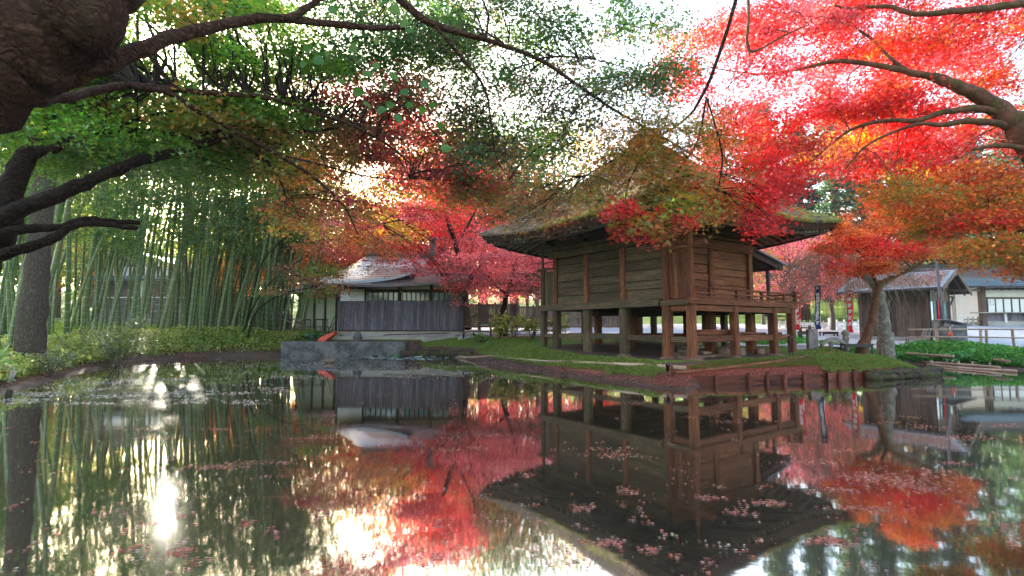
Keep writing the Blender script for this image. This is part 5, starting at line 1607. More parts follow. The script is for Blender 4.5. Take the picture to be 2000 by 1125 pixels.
mb = MB(); c = L(846, 476, 32); mb.boxm(Matrix.Translation(c + Vector((0, 0, -.3))), .35, .3, 1.0); mb.boxm(Matrix.Translation(c + Vector((0, -.0, .28))), .5, .4, .2); mb.build('ridge_ornament', 'roof_brown', pv, False, .04)
# small gable over the right slope
g0 = L(880, 512, 30.0); g1 = L(858, 540, 28.9); g2 = L(915, 540, 28.9)
mb = MB(); mb.beam(g0, g1, .5, .16); mb.build('barge_board', 'wood_dark', pv); mb = MB(); mb.beam(g0 + Vector((0, .01, .01)), g2, .5, .16); mb.build('barge_board', 'wood_dark', pv)
for k in range(10):
    t = (k + .5) / 10; p = g1.lerp(g2, t); h = (g0.z - g1.z) * (1 - abs(2 * t - 1)) - .05
    mb = MB(); mb.box(p.x - .03, p.x + .03, p.y - .02, p.y + .02, p.z, p.z + max(.05, h)); mb.build('gable_slat', 'wood_brown', pv)
mb = MB(); mb.poly([g1 + Vector((0, .08, 0)), g2 + Vector((0, .08, 0)), g0 + Vector((0, .08, 0))]); mb.build('gable', 'wood_dark', pv)
mb = MB(); q0, q1 = L(672, 566, 27.6), L(946, 551, 27.4); mb.quad(q0, q1, L(900, 548, 29.2), L(668, 548, 29.2)); mb.build('soffit', 'wood_dark', pv)
# cream wing set back on its left
cw = empty('cream_wing', (U(582, 640, 31.5).x, 31.5, .85), 0, 'low cream-walled wing with dark posts left of the boarded pavilion', 'building')
WW = (662 - 582) / 1000 * 31.5 + .2
tz = U(600, 574, 31.5).z - .85
mb = MB(); mb.box(0, WW, .03, 4, .1, tz); mb.build('wall', 'cream', cw)
for px_ in (583, 613, 634, 656):
    a = (px_ - 582) / 1000 * 31.5
    mb = MB(); mb.box(a - .06, a + .06, -.04, .06, -.1, tz); mb.build('post', 'wood_dark', cw)
mb = MB(); mb.box(-.1, WW, -.05, .3, -.2, .12); mb.build('sill', 'wood_dark', cw)
mb = MB(); mb.beam((WW / 2 - .3, 1.0, tz + .1), (WW / 2 - .3, 3.5, tz + 1.3), WW + 1.2, .12, (0, 0, 1)); mb.beam((WW / 2 - .3, -.9, tz - .02), (WW / 2 - .3, 1.0, tz + .35), WW + 1.3, .1, (0, 0, 1)); mb.build('roof', 'roof_brown', cw)
for k in range(6):
    mb = MB(); mb.box(-.55 - .1 * k, -.5 - .1 * k, .3, .36, 0, tz - .2); mb.build('drainpipe', 'wood_dark', cw)
for i, px_ in enumerate((606, 621, 640)):
    p = U(px_, 640, 30.6)
    r = empty('iron_chair', (p.x, p.y, gh(p.x, p.y)), random.uniform(0, 3), 'thin dark chair frame before the cream wall, %s from the left' % ORD[i], 'chair', 'chairs by the cream wall')
    for x in (-.2, .2):
        for y in (-.2, .2):
            mb = MB(); mb.tube([(x * 1.2, y * 1.2, -.02), (x, y, .45), (x, y, .95 if y > 0 else .46)], .022, 5); mb.build('leg', 'wood_dark', r)
    mb = MB(); mb.box(-.23, .23, -.23, .23, .43, .47); mb.build('seat', 'wood_dark', r)
    mb = MB(); mb.beam((-.2, .2, .88), (.2, .2, .88), .03, .08); mb.build('backrest', 'wood_dark', r)
# concrete pond wall
mb = MB()
a, b = onz(567, 693, 0), onz(800, 693, 0)
mb.box(a.x, b.x, 26.62, 28.1, -.4, .74)
wl = mb.build('pond_wall', 'concrete', None, False, .03); tag(wl, 'long grey stained concrete wall rising from the far side of the pond', 'wall')
boulder('kerb_stone', (U(699, 660, 27.7).x, 27.7, .92), .22, .15, .30, 'concrete', 9, 'upright concrete block standing on the pond wall before the pavilion', 'block')
for i in range(16):
    x = b.x - .1 + i * .24; y = 26.75 - max(0, i - 3) * .16
    boulder('bank_stone', (x, y, .12 + .1 * random.random()), .2, .2, .18, 'moss_rock', 90 + i, 'dark mossy bank stone, %s to the right of the concrete wall end' % ORD[i], 'stone', 'stones of the far bank')
# tall board fence behind the garden path
fb = empty('board_fence', (U(903, 640, 32).x, 32, gh(-3, 32)), 0, 'tall brown board fence standing behind the low rail left of the hall', 'fence')
fx = U(903, 640, 32).x; x1 = U(1010, 640, 32).x; zt = U(950, 594, 32).z - gh(-3, 32); L_ = x1 - fx
for k in range(26):
    a = L_ * k / 26
    mb = MB(); mb.boxm(Matrix.Translation((a + L_ / 52, random.uniform(-.01, .01), zt / 2 + .1)), L_ / 26 - .01, .025, zt - .3); mb.build('fence_board', 'wood_brown', fb)
for a in (0, L_ * .3, L_ * .6, L_):
    mb = MB(); mb.box(a - .06, a + .06, -.14, -.02, -.1, zt + .1); mb.build('post', 'wood_brown', fb)
for z in (zt - .05, zt * .55, .25):
    mb = MB(); mb.box(0, L_, -.06, -.015, z - .05, z + .05); mb.build('rail', 'wood_brown', fb)
fb2 = copy_tree(fb); fb2.location.x += L_ + .15; fb2.location.y += 3.5; fb2['label'] = 'tall brown board fence seen between the posts under the hall'
fb3 = copy_tree(fb); fb3.location.x += 2 * L_ + .25; fb3.location.y += 3.5; fb3['label'] = 'tall brown board fence far behind the right half of the hall'
# red wheelbarrow tipped on end by the wall
wb = empty('wheelbarrow', (U(640, 664, 27.4).x, 27.45, .75), 0, 'orange-red wheelbarrow tray tipped up against the pavilion base', 'wheelbarrow')
vs = [(-.42, -.3, .02), (-.1, -.3, .0), (.42, -.3, .38), (.36, -.3, .5), (-.36, -.25, .16), (-.42, .3, .02), (-.1, .3, .0), (.42, .3, .38), (.36, .3, .5), (-.36, .25, .16)]
fs = [(0, 1, 6, 5), (1, 2, 7, 6), (2, 3, 8, 7), (0, 4, 3, 2, 1), (5, 6, 7, 8, 9), (0, 5, 9, 4)]
mb = MB(); mb.add(vs, fs); o = mb.build('tray', 'red_plastic', wb); o.modifiers.new('s', 'SOLIDIFY').thickness = .02
for y in (-.2, .2):
    mb = MB(); mb.tube([(-.1, y, .02), (.12, y, .55), (.36, y, 1.28), (.5, y, 1.32)], .022, 6); mb.build('handle', 'black_metal', wb, True)
mb = MB(); mb.beam((.24, -.2, .9), (.24, .2, .9), .03, .03); mb.build('crossbar', 'black_metal', wb)
mb = MB(); mb.tube([(-.3, -.05, .18), (-.3, .05, .18)], .15, 14); mb.build('wheel', 'black_metal', wb, True)
# house behind the bamboo
HZ = 42
hb = empty('white_house', (U(185, 600, HZ).x, HZ, gh(-34, HZ)), 0, 'white-walled house with grey tiled roofs glimpsed through the bamboo', 'building')
hz = lambda py: U(300, py, HZ).z - hb.location.z
hx = lambda px: U(px, 600, HZ).x - hb.location.x
mb = MB(); mb.box(hx(185), hx(365), 0, 5, -1, hz(582)); mb.build('lower_wall', 'wood_purple', hb)
mb = MB(); mb.box(hx(185), hx(365), .02, 5, hz(582), hz(540)); mb.build('middle_wall', 'white_board', hb)
mb = MB(); mb.box(hx(185), hx(270), -.03, .0, hz(580), hz(548)); mb.box(hx(290), hx(365), -.03, 0, hz(580), hz(548)); mb.build('lattice', 'wood_purple', hb)
mb = MB(); mb.beam(((hx(170) + hx(385)) / 2, -1.4, hz(549)), ((hx(170) + hx(385)) / 2, .8, hz(538)), hx(385) - hx(170), .16); mb.build('lower_roof', 'roof_blue', hb)
mb = MB(); mb.box(hx(200), hx(350), .9, 5, hz(541), hz(519)); mb.build('upper_wall', 'white_board', hb)
for px_ in (235, 262, 290, 318):
    mb = MB(); mb.box(hx(px_) - .08, hx(px_) + .08, .85, .9, hz(540), hz(519)); mb.build('wall_post', 'wood_dark', hb)
for s_ in (0, 1):
    a = Vector((hx(232), 3, hz(486))); e = Vector((hx(150) if s_ == 0 else hx(378), 3, hz(528) if s_ else hz(524)))
    mb = MB(); mb.beam(a, e, 7, .22, (0, 0, 1)); mb.build('upper_roof', 'roof_brown', hb)
mb = MB(); mb.beam((hx(230), -.4, hz(482)), (hx(230), 6, hz(482)), .6, .55); mb.build('roof_ridge', 'roof_brown', hb, False, .05)
mb = MB(); mb.box(hx(375), hx(425), 1, 4, -1, hz(563)); mb.build('annex_wall', 'wood_purple', hb)
mb = MB(); mb.beam((hx(395), .2, hz(562)), (hx(395), 4.4, hz(541)), hx(430) - hx(355), .15); mb.build('annex_roof', 'roof_silver', hb)
rail_fence('roadside_rail', [(285, 594, 38), (560, 598, 36)], (0, .5), .05, (0, .25, .5, .75, 1), 'grey rail along the lane behind the bamboo grove', mat='wood_pale', pmat='wood_pale', pr=.07)

# ================================================================== BAMBOO GROVE
def bamboo_variant(seed, H, r0, bend):
    g = np.random.default_rng(seed)
    root = empty('bamboo', (0, 0, 0))
    def cpos(t): return np.array([bend * H * t ** 2.2, 0.02 * H * math.sin(t * 3 + seed), H * t * (1 - 0.10 * abs(bend) * t)])
    n = 30
    pts = [Vector(cpos(i / n)) for i in range(n + 1)]
    mb = MB(); mb.tube(pts, [r0 * (1 - .75 * (i / n) ** 1.4) for i in range(n + 1)], 8, True)
    mb.build('culm', 'culm', root, True)
    mb = MB(); z = .2; st = .22
    while z < H * .8:
        t = z / H; p = Vector(cpos(t)); q = Vector(cpos(t + .002 + .016 / H)); r = r0 * (1 - .75 * t ** 1.4)
        mb.tube([p, p.lerp(q, .5), q], [r * 1.0, r * 1.14, r * 1.0], 8, False)
        z += st; st = min(.42, st * 1.09)
    mb.build('node_rings', 'culm_node', root, True)['kind'] = 'stuff'
    P, Hd, tw = [], [], MB()
    for k in range(28):
        t = 0.46 + 0.54 * g.random() ** 0.8
        s = cpos(t); a = g.uniform(0, 2 * math.pi); L = g.uniform(.5, 1.5) * (1.25 - .6 * abs(t - .7))
        e = s + np.array([math.cos(a) * L, math.sin(a) * L, g.uniform(.0, .55) * L])
        tw.tube([Vector(s), Vector((s + e) / 2 + np.array([0, 0, .12])), Vector(e)], [.013, .008, .004], 3, False)
        m = 38
        tt = g.random((m, 1)) ** .6
        p = s + (e - s) * tt * 1.1 + g.normal(0, 1, (m, 3)) * np.array([.17, .17, .15])
        P.append(p); Hd.append(np.tile((e - s) / L, (m, 1)))
    tw.build('branches', 'culm', root)['kind'] = 'stuff'
    P = np.concatenate(P); Hd = np.concatenate(Hd)
    leafobj('foliage', P, g.uniform(.14, .26, len(P)), pick([(0.06, .16, .035), (.10, .20, .035), (.16, .25, .04), (.045, .12, .035)], len(P), .2, g), (BLADE[0] * np.array([1, 1.7, 1]), BLADE[1]), 'leaf_far', root, False, tilt=.6, head=Hd, droop=.7, g=g)
    return root
bv = [bamboo_variant(s, H, r, b) for s, H, r, b in ((1, 11.5, .085, .06), (2, 10.5, .072, .10), (3, 12.5, .095, .04), (4, 9.5, .06, .15))]
blabels = ['green bamboo culm in the dense middle of the grove', 'tall bamboo culm at the left end of the grove behind the near boughs', 'slanting bamboo culm at the right edge of the grove near the cream wing', 'bamboo culm in front of the white house']
used = [False] * 4
bs = []
gB = random.Random(12)
def shore_ok(x, y, m=1.2):
    return not bool(np_inside(np.array([x]), np.array([y]))[0]) and float(np_dist(np.array([x]), np.array([y]))[0]) > m
spots = []
tries = 0
while len(spots) < 185 and tries < 9000:
    tries += 1
    px = gB.choice([gB.uniform(-60, 600), gB.uniform(200, 560), gB.uniform(320, 560)])
    Z = gB.uniform(15.5, 34)
    if px > 440: Z = gB.uniform(27, 34)
    if 110 < px < 330 and gB.random() < .5: continue
    x = (px - 1000) / 1000 * Z
    if x > -12.4 and Z > 26: continue
    if not shore_ok(x, Z, 1.6): continue
    if any((x - a) ** 2 + (Z - b) ** 2 < .22 for a, b, c in spots): continue
    if abs(x + .654 * Z) < .28: continue
    spots.append((x, Z, px))
for i, (x, y, px) in enumerate(spots):
    v = gB.choices([0, 1, 2, 3], [4, 3, 3, 2])[0]
    if not used[v]: o = bv[v]; used[v] = True
    else: o = copy_tree(bv[v])
    o.location = (x, y, gh(x, y) - .05)
    s = gB.uniform(.82, 1.12)
    o.scale = (s, s, s * gB.uniform(.95, 1.1))
    lean = gB.gauss(3.0, 3.6) + (5 if px > 420 else 0)
    o.rotation_mode = 'XYZ'
    o.rotation_euler = (R_(gB.gauss(0, 4)), R_(lean), R_(gB.uniform(-50, 50)))
    size = 'thick' if v in (0, 2) and s > .95 else 'slender' if v == 3 else 'medium'
    tilt_ = 'nearly upright' if abs(lean) < 3 else 'leaning left' if lean < 0 else 'leaning right' if lean < 9 else 'steeply leaning right'
    ax_ = 'front' if y < 21 else 'middle' if y < 28 else 'back'
    for lim, reg in ((0, 'outside the left edge'), (45, 'left of the grey trunk'), (100, 'beside the grey trunk'), (150, 'just right of the grey trunk'), (190, 'left of the white house'), (235, 'before the white house left end'), (290, 'before the white house middle'), (340, 'before the white house right end'),
                     (380, 'left of the densest bamboo'), (420, 'in the densest bamboo'), (460, 'right of the densest bamboo'), (500, 'by the slanting maple'), (550, 'left of the lane rail'), (9999, 'at the grove right end')):
        if px < lim: break
    tag(o, ('%s bamboo %s in %s row %s' % (size, tilt_, ax_, reg)), 'bamboo', 'bamboo culms of the grove')

_by = {}
for o in bpy.data.objects:
    if o.get('category') == 'bamboo': _by.setdefault(o['label'], []).append(o)
for lb_x, os_ in _by.items():
    if len(os_) > 1:
        for k_, o in enumerate(sorted(os_, key=lambda q: q.location.x / q.location.y)): o['label'] = ('leftmost' if k_ == 0 else ORD[k_]) + ' ' + lb_x

# ================================================================== BACKGROUND TREES
def crown_variant(name, seed, H, R, pal, n, ls, conif=False, bark='bark_grey', trunkH=.35):
    g = np.random.default_rng(seed); rr = random.Random(seed)
    root = empty(name, (0, 0, 0))
    mb = MB(); mb.tube([(0, 0, -.3), (.05, .02, H * .2), (rr.uniform(-.2, .2), .1, H * .5), (rr.uniform(-.3, .3), 0, H * (.95 if conif else .75))], [H * .028, H * .022, H * .016, H * .004], 10, True, .05)
    mb.build('trunk', bark, root, True)
    lm = MB(); P, Hd, C = [], [], []
    nb = 60 if conif else 46
    for k in range(nb):
        if conif:
            t = .14 + .84 * (k / nb); rad = R * (1 - t) ** .8 * g.uniform(.75, 1.15) + .25; a = k * 2.4
            s = np.array([0, 0, H * t]); e = s + np.array([math.cos(a) * rad, math.sin(a) * rad, -rad * .28])
        else:
            u = g.uniform(-.6, 1); a = g.uniform(0, 6.28); q = math.sqrt(max(0, 1 - u * u)) * g.uniform(.55, 1.08)
            s = np.array([0, 0, H * g.uniform(trunkH * .8, .7)])
            e = np.array([math.cos(a) * q * R, math.sin(a) * q * R, H * (.5 + trunkH * .35) + u * H * (.42 - trunkH * .2)])
        lm.tube([Vector(s), Vector((s * .5 + e * .5) + np.array([0, 0, .15])), Vector(e)], [H * .007, H * .004, H * .0015], 4, False)
        m = n // nb
        if conif:
            tt = g.random((m, 1)) ** .6; p = s + (e - s) * tt + g.normal(0, 1, (m, 3)) * np.array([.28, .28, .16]) * R / 3
        else:
            cl = R * g.uniform(.18, .34)
            p = e + g.normal(0, 1, (m, 3)) * np.array([cl, cl, cl * .42])
        P.append(p); Hd.append(np.tile((e - s) / np.linalg.norm(e - s), (m, 1)))
        C.append(pick(pal, m, .2, g) * (1 + g.normal(0, .22)))
    lm.build('limbs', bark, root)['kind'] = 'stuff'
    P = np.concatenate(P); Hd = np.concatenate(Hd); C = np.clip(np.concatenate(C), .004, .95)
    leafobj('foliage', P, g.uniform(.7, 1.3, len(P)) * ls, C, DIAM, 'leaf_far', root, False, tilt=.8, head=Hd, droop=.3, g=g)
    return root
BV = {
 'yg': crown_variant('broadleaf_tree', 11, 11, 4.2, YGREEN + YELLOW, 9000, .19),
 'yg2': crown_variant('broadleaf_tree', 12, 10, 4.0, YGREEN + GREEN, 9000, .19),
 'or': crown_variant('maple_tree', 13, 8, 4.0, ORANGE + BROWN, 8500, .17),
 'rd': crown_variant('maple_tree', 14, 8, 4.0, CRIMSON + RED, 8500, .17),
 'pk': crown_variant('maple_tree', 15, 7, 3.8, PINK, 9500, .15, trunkH=.25),
 'br': crown_variant('broadleaf_tree', 16, 12, 4.2, BROWN + OLIVE, 8000, .18),
 'dg': crown_variant('broadleaf_tree', 17, 12, 4.6, DGREEN, 9000, .20),
 'cf': crown_variant('cedar_tree', 18, 19, 3.6, [(0.02, .055, .025), (.03, .07, .03), (.04, .08, .03)], 15000, .26, True, 'bark_red'),
 'cf2': crown_variant('cedar_tree', 19, 22, 4.2, [(0.025, .06, .022), (.035, .08, .03), (.05, .09, .03)], 16000, .28, True, 'bark_red'),
}
BL = {'yg': 'yellow-green leafy tree', 'yg2': 'fresh green leafy tree', 'or': 'orange autumn maple', 'rd': 'crimson autumn maple', 'pk': 'pink-red autumn maple', 'br': 'brownish autumn tree', 'dg': 'dark green tree', 'cf': 'dark green cedar', 'cf2': 'tall dark cedar'}
seen = set()
def put(kind, px, Z, sc, lb, dz=0.0, sz=1.0, y=None):
    o = BV[kind] if kind not in seen else copy_tree(BV[kind])
    seen.add(kind)
    x = (px - 1000) / 1000 * Z
    o.location = (x, Z, gh(x, Z) - .1 + dz)
    o.scale = (sc, sc, sc * sz); o.rotation_euler = (0, 0, random.uniform(0, 6.28))
    tag(o, BL[kind] + ' ' + lb, 'tree', 'background trees')
for a in [
 ('yg', -40, 46, 1.25, 'behind the left end of the bamboo grove'), ('yg2', 40, 38, .8, 'behind the thick grey trunk'), ('yg', 110, 50, 1.35, 'left of the white house'),
 ('or', 165, 47, .85, 'against the left wall of the white house'), ('yg2', 300, 56, .8, 'rising behind the white house'), ('br', 400, 52, .8, 'between the white house and the pavilion'),
 ('yg2', 400, 42, .6, 'low behind the densest bamboo'), ('rd', 455, 44, .8, 'glimpsed through the densest bamboo'), ('dg', 480, 54, 1.05, 'above the right part of the grove'), ('or', 520, 40, .85, 'behind the slanting bamboo'),
 ('yg', 590, 43, .95, 'above the cream wing'), ('yg', 690, 44, 1.1, 'with golden leaves behind the pavilion roof'), ('or', 640, 38, .9, 'left of the silver pavilion roof'), ('or', 745, 39, .95, 'directly behind the pavilion ridge'),
 ('rd', 800, 40, 1.2, 'tall behind the pavilion ornament'), ('rd', 860, 36, 1.05, 'at the right end of the pavilion roof'), ('br', 905, 48, 1.55, 'thinly leaved between the pavilion and the hall'), ('br', 985, 54, 1.5, 'against the white sky left of the hall roof'),
 ('br', 945, 44, 1.35, 'with golden-brown leaves behind the pink maple'), ('or', 860, 47, 1.9, 'tall and orange behind the crimson maple'), ('yg', 270, 60, .75, 'sunlit low behind the roof of the white house'), ('yg', 350, 58, .8, 'sunlit low right of the white house'), ('yg', 445, 50, 1.0, 'glowing between the bamboo stems at the middle'), ('yg2', 60, 60, 1.7, 'high behind the grey trunk'), ('yg', 175, 64, 1.6, 'far beyond the left end of the white house'), ('br', 1085, 50, 1.6, 'tall behind the left slope of the thatched roof'), ('dg', 1005, 48, 1.55, 'tall and dim between two brown trees'), ('pk', 900, 37, .95, 'right beside the pavilion eave'), ('pk', 1050, 38, 1.0, 'behind the far left corner of the hall'), ('rd', 1030, 44, .9, 'beyond the board fence left of the hall'),
 ('or', 1130, 41, .9, 'seen under the left side of the hall'), ('yg2', 1180, 44, .8, 'seen between the hall posts'), ('rd', 1240, 40, .8, 'seen low between the posts under the hall'), ('dg', 1150, 58, .8, 'far behind the hall roof'), ('dg', 1300, 52, .8, 'hidden mostly behind the hall'),
 ('cf', 1400, 52, 1.0, 'rising behind the hall roof at its right slope'), ('cf2', 1500, 50, 1.0, 'left of the bare weeping tree'), ('cf', 1570, 46, 1.0, 'directly above the blue banner'), ('cf2', 1640, 52, 1.05, 'above the right red banner'), ('cf', 1700, 44, .95, 'behind the crown of the small maple'),
 ('cf2', 1770, 50, 1.05, 'behind the left end of the shed'), ('cf', 1840, 46, 1.0, 'over the shed ridge'), ('cf2', 1910, 56, 1.0, 'beyond the green lawn knoll'), ('cf', 1985, 50, 1.1, 'behind the long building'), ('cf2', 2060, 54, 1.1, 'above the right end of the long building'), ('dg', 1880, 62, 1.1, 'behind the dark fence of the knoll'),
 ('yg', 1620, 62, .9, 'glowing between the cedar trunks'), ('yg', 1540, 64, .9, 'lit yellow behind the red banner by the hall'), ('yg', 1690, 66, .9, 'lit far behind the picket fence'), ('yg2', 1490, 38, .55, 'low beside the canopy post of the hall'),
 ('yg2', 230, 68, .9, 'far off above the lane'), ('dg', 560, 60, 1.1, 'far behind the cream wing'), ('br', 10, 60, 1.2, 'far off at the left'), ('yg2', -140, 40, 1.2, 'at the far left edge of the wood'), ('dg', 2150, 44, 1.1, 'past the right edge of the long building')]:
    put(*a)
put('pk', 1545, 31, .88, 'spreading behind the red banner by the hall'); put('or', 1625, 32, .72, 'with rusty leaves above the right banner')
# hillside woods: reads as one mass
N = 18000
th = rng.uniform(-1.05, 1.05, N); dd = rng.uniform(72, 150, N)
x = np.tan(th * .98) * 60 + rng.normal(0, 6, N); x = np.sin(th) * dd * 1.35; y = np.cos(th) * dd + 10
hh = base_h(x, y) + rng.random(N) ** .7 * (7 + 5 * vnoise(x + 300, y, .06, 3))
cc = np.where((vnoise(x + 300, y, .09, 6) > .58)[:, None], pick(BROWN + YGREEN, N), pick(DGREEN, N))
o = leafobj('far_wood', np.stack([x, y, hh], 1), rng.uniform(.9, 2.0, N), cc, DIAM, 'leaf_far', None, tilt=.9)

# ================================================================== TREES WITH THEIR OWN SHAPE
r6 = lambda px, Z: px / 1000 * Z
# grey trunk in the grove
b = G(*onz(62, 668, .55).xy); b = Vector((-14.9, 15.9, gh(-14.9, 15.9)))
Z = 15.9
tree('grey_trunk_tree', 'thick straight grey-barked tree standing at the left in the bamboo grove', 'tree', b,
     [[(Vector((b.x, Z, b.z - .2)), .44), (U(66, 610, Z), .34), (U(72, 520, Z), .31), (U(82, 420, Z), .29), (U(92, 310, Z), .26), (U(102, 180, Z), .28), (U(110, 0, Z), .2)],
      [(U(88, 330, Z), .1), (U(125, 318, Z - .3), .07), (U(150, 300, Z - .5), .04)]],
     fill([(-60, 60), (260, 40), (260, 240), (-60, 240)], 18, (14, 18), (.7, 1.1), .25, 500, GREEN), 'bark_oak', DIAM, .10)
# foreground bough tree (the big trunk sweeping in from the left)
def pal_left(px, py):
    u = px + random.uniform(-90, 90)
    if u < 470: return GREEN if random.random() < .85 else OLIVE
    if u < 680: return (GREEN if random.random() < .6 else OLIVE) if py < 170 or random.random() < .7 else random.choice([BROWN, CRIMSON, ORANGE])
    if py > 170 and u < 930: return random.choice([CRIMSON, CRIMSON, OLIVE, BROWN])
    return random.choice([DGREEN, GREYG, GREEN, GREYG])
Zt = 4.3
big_limbs = [
 [(Vector((-7.4, 3.5, .2)), .60), (U(-600, 400, 4.4), .46), (U(-240, 250, 4.3), .42), (U(-30, 140, 4.3), .40), (U(80, 65, 4.3), .38), (U(165, 5, 4.35), .34), (U(230, -60, 4.5), .27), (U(280, -160, 4.7), .2)],
 [(U(40, 175, 4.5), .17), (U(130, 150, 4.6), .13), (U(220, 118, 4.8), .105), (U(330, 76, 5.2), .085), (U(430, 50, 5.6), .072), (U(520, 36, 5.9), .065), (U(600, 42, 6.2), .056), (U(700, 52, 6.5), .048), (U(790, 55, 6.8), .03)],
 [(U(560, 38, 6.0), .06), (U(600, 15, 6.1), .05), (U(650, -25, 6.2), .04)],
 [(U(50, 195, 4.5), .10), (U(130, 190, 5.2), .06), (U(230, 168, 6.0), .055), (U(300, 170, 6.4), .05), (U(420, 183, 6.8), .045), (U(520, 190, 7.1), .04), (U(600, 215, 7.4), .032), (U(700, 250, 7.6), .022), (U(780, 300, 7.8), .014), (U(830, 352, 8.0), .008)],
 [(U(260, 168, 6.1), .05), (U(330, 182, 6.4), .04), (U(400, 225, 6.7), .036), (U(470, 262, 7.0), .034), (U(540, 300, 7.2), .03), (U(610, 345, 7.4), .024), (U(670, 400, 7.6), .016), (U(700, 460, 7.7), .008)],
 [(U(540, 300, 7.2), .02), (U(620, 320, 7.5), .018), (U(720, 345, 7.9), .012), (U(800, 350, 8.2), .007)],
 [(U(690, -80, 6.6), .09), (U(760, -20, 6.8), .075), (U(840, 45, 7.0), .06), (U(950, 78, 7.3), .045), (U(1050, 115, 7.6), .036), (U(1120, 160, 7.8), .03), (U(1200, 215, 8.0), .022), (U(1290, 265, 8.2), .015), (U(1380, 320, 8.4), .009)],
 [(U(850, 50, 7.0), .035), (U(900, 110, 7.2), .025), (U(945, 170, 7.4), .018), (U(960, 240, 7.5), .014), (U(970, 310, 7.7), .010), (U(1010, 370, 7.8), .006)],
 [(U(1050, 115, 7.6), .018), (U(1100, 110, 7.9), .014), (U(1180, 120, 8.2), .010), (U(1270, 150, 8.5), .006)],
 [(U(300, -160, 4.7), .18), (U(480, -150, 5.6), .13), (U(690, -80, 6.6), .09)],
]
pads = []
pads += fill([(-40, -40), (600, -40), (640, 60), (640, 300), (380, 280), (-40, 330)], 92, (6.6, 11), (.45, .8), .10, 1100, pal_left)
pads += fill([(560, -30), (900, -30), (900, 150), (780, 260), (560, 200)], 38, (7.4, 10.5), (.45, .8), .10, 850, lambda x, y: random.choice([DGREEN, DGREEN, GREYG, GREEN]))
pads += fill([(640, 180), (820, 160), (920, 300), (930, 400), (760, 380), (560, 280)], 30, (7.6, 10.5), (.45, .8), .10, 700, lambda x, y: random.choice([CRIMSON, CRIMSON, BROWN, OLIVE]))
pads += fill([(880, -30), (1340, -30), (1300, 230), (1230, 270), (1120, 320), (1040, 380), (960, 400), (910, 360), (900, 200)], 94, (7.4, 10.5), (.35, .6), .12, 470, lambda x, y: random.choice([GREYG, GREEN, DGREEN, DGREEN, GREYG, BROWN + GREYG]))
tree('leaning_bough_maple', 'huge dark trunk sweeping in from the upper left corner with long arching boughs', 'tree', (-7.4, 3.5, gh(-7.4, 3.5)), big_limbs, pads, 'bark_big', LEAF3, .062, leaf_mul=2.1, twig_r=.011, trunk_seg=24, twigbark='bark_dark')
# second tree at the left edge
l2 = [
 [(Vector((-9.6, 7.2, gh(-9.6, 7.2) - .2)), .36), (U(-190, 600, 7.0), .32), (U(-60, 510, 6.8), .30), (U(-10, 440, 6.6), .24), (U(20, 380, 6.6), .17), (U(45, 320, 6.6), .14), (U(68, 292, 6.6), .12)],
 [(U(-10, 440, 6.5), .17), (U(40, 410, 6.4), .13), (U(110, 380, 6.4), .11), (U(180, 352, 6.5), .095), (U(260, 318, 6.7), .085), (U(340, 297, 6.9), .075), (U(400, 280, 7.1), .07), (U(450, 266, 7.3), .062), (U(500, 272, 7.5), .045), (U(550, 282, 7.8), .02)],
 [(U(66, 295, 6.6), .085), (U(105, 290, 6.6), .07), (U(140, 270, 6.7), .06), (U(200, 256, 6.8), .05), (U(280, 255, 7.0), .042), (U(340, 262, 7.1), .036), (U(390, 274, 7.2), .02)],
 [(U(66, 295, 6.7), .09), (U(90, 240, 6.9), .07), (U(140, 200, 7.1), .06), (U(170, 150, 7.4), .05)],
 [(U(-60, 480, 6.5), .12), (U(0, 458, 6.4), .085), (U(60, 446, 6.4), .07), (U(120, 444, 6.45), .050), (U(165, 428, 6.5), .046), (U(215, 432, 6.6), .042), (U(272, 435, 6.7), .036)],
 [(U(-80, 530, 6.4), .13), (U(0, 498, 6.3), .09), (U(50, 485, 6.3), .075), (U(105, 465, 6.35), .068), (U(140, 443, 6.4), .050), (U(190, 438, 6.5), .045), (U(268, 446, 6.6), .036)],
 [(U(200, 256, 6.8), .03), (U(260, 236, 7.0), .026), (U(350, 215, 7.3), .018), (U(420, 215, 7.5), .01)],
 [(U(390, 262, 7.0), .04), (U(480, 250, 7.3), .04), (U(580, 258, 7.6), .03), (U(660, 250, 7.9), .014)],
 [(U(450, 275, 7.3), .025), (U(500, 300, 7.5), .018), (U(540, 340, 7.7), .012), (U(560, 390, 7.9), .007)],
]
p2 = fill([(-40, 180), (300, 160), (560, 200), (640, 330), (420, 330), (250, 300), (60, 270), (-40, 300)], 52, (7.4, 11), (.45, .75), .09, 900, pal_left)
p2 += fill([(480, 300), (700, 330), (740, 460), (560, 440)], 12, (7.5, 9.5), (.35, .6), .09, 600, lambda x, y: random.choice([OLIVE, CRIMSON, BROWN]))
tree('edge_maple', 'dark forked tree at the left edge with two sawn bough stubs over the water', 'tree', (-9.6, 7.2, gh(-9.6, 7.2)), l2, p2, 'bark_dark', LEAF3, .062, leaf_mul=2.1, twig_r=.011, trunk_seg=16)
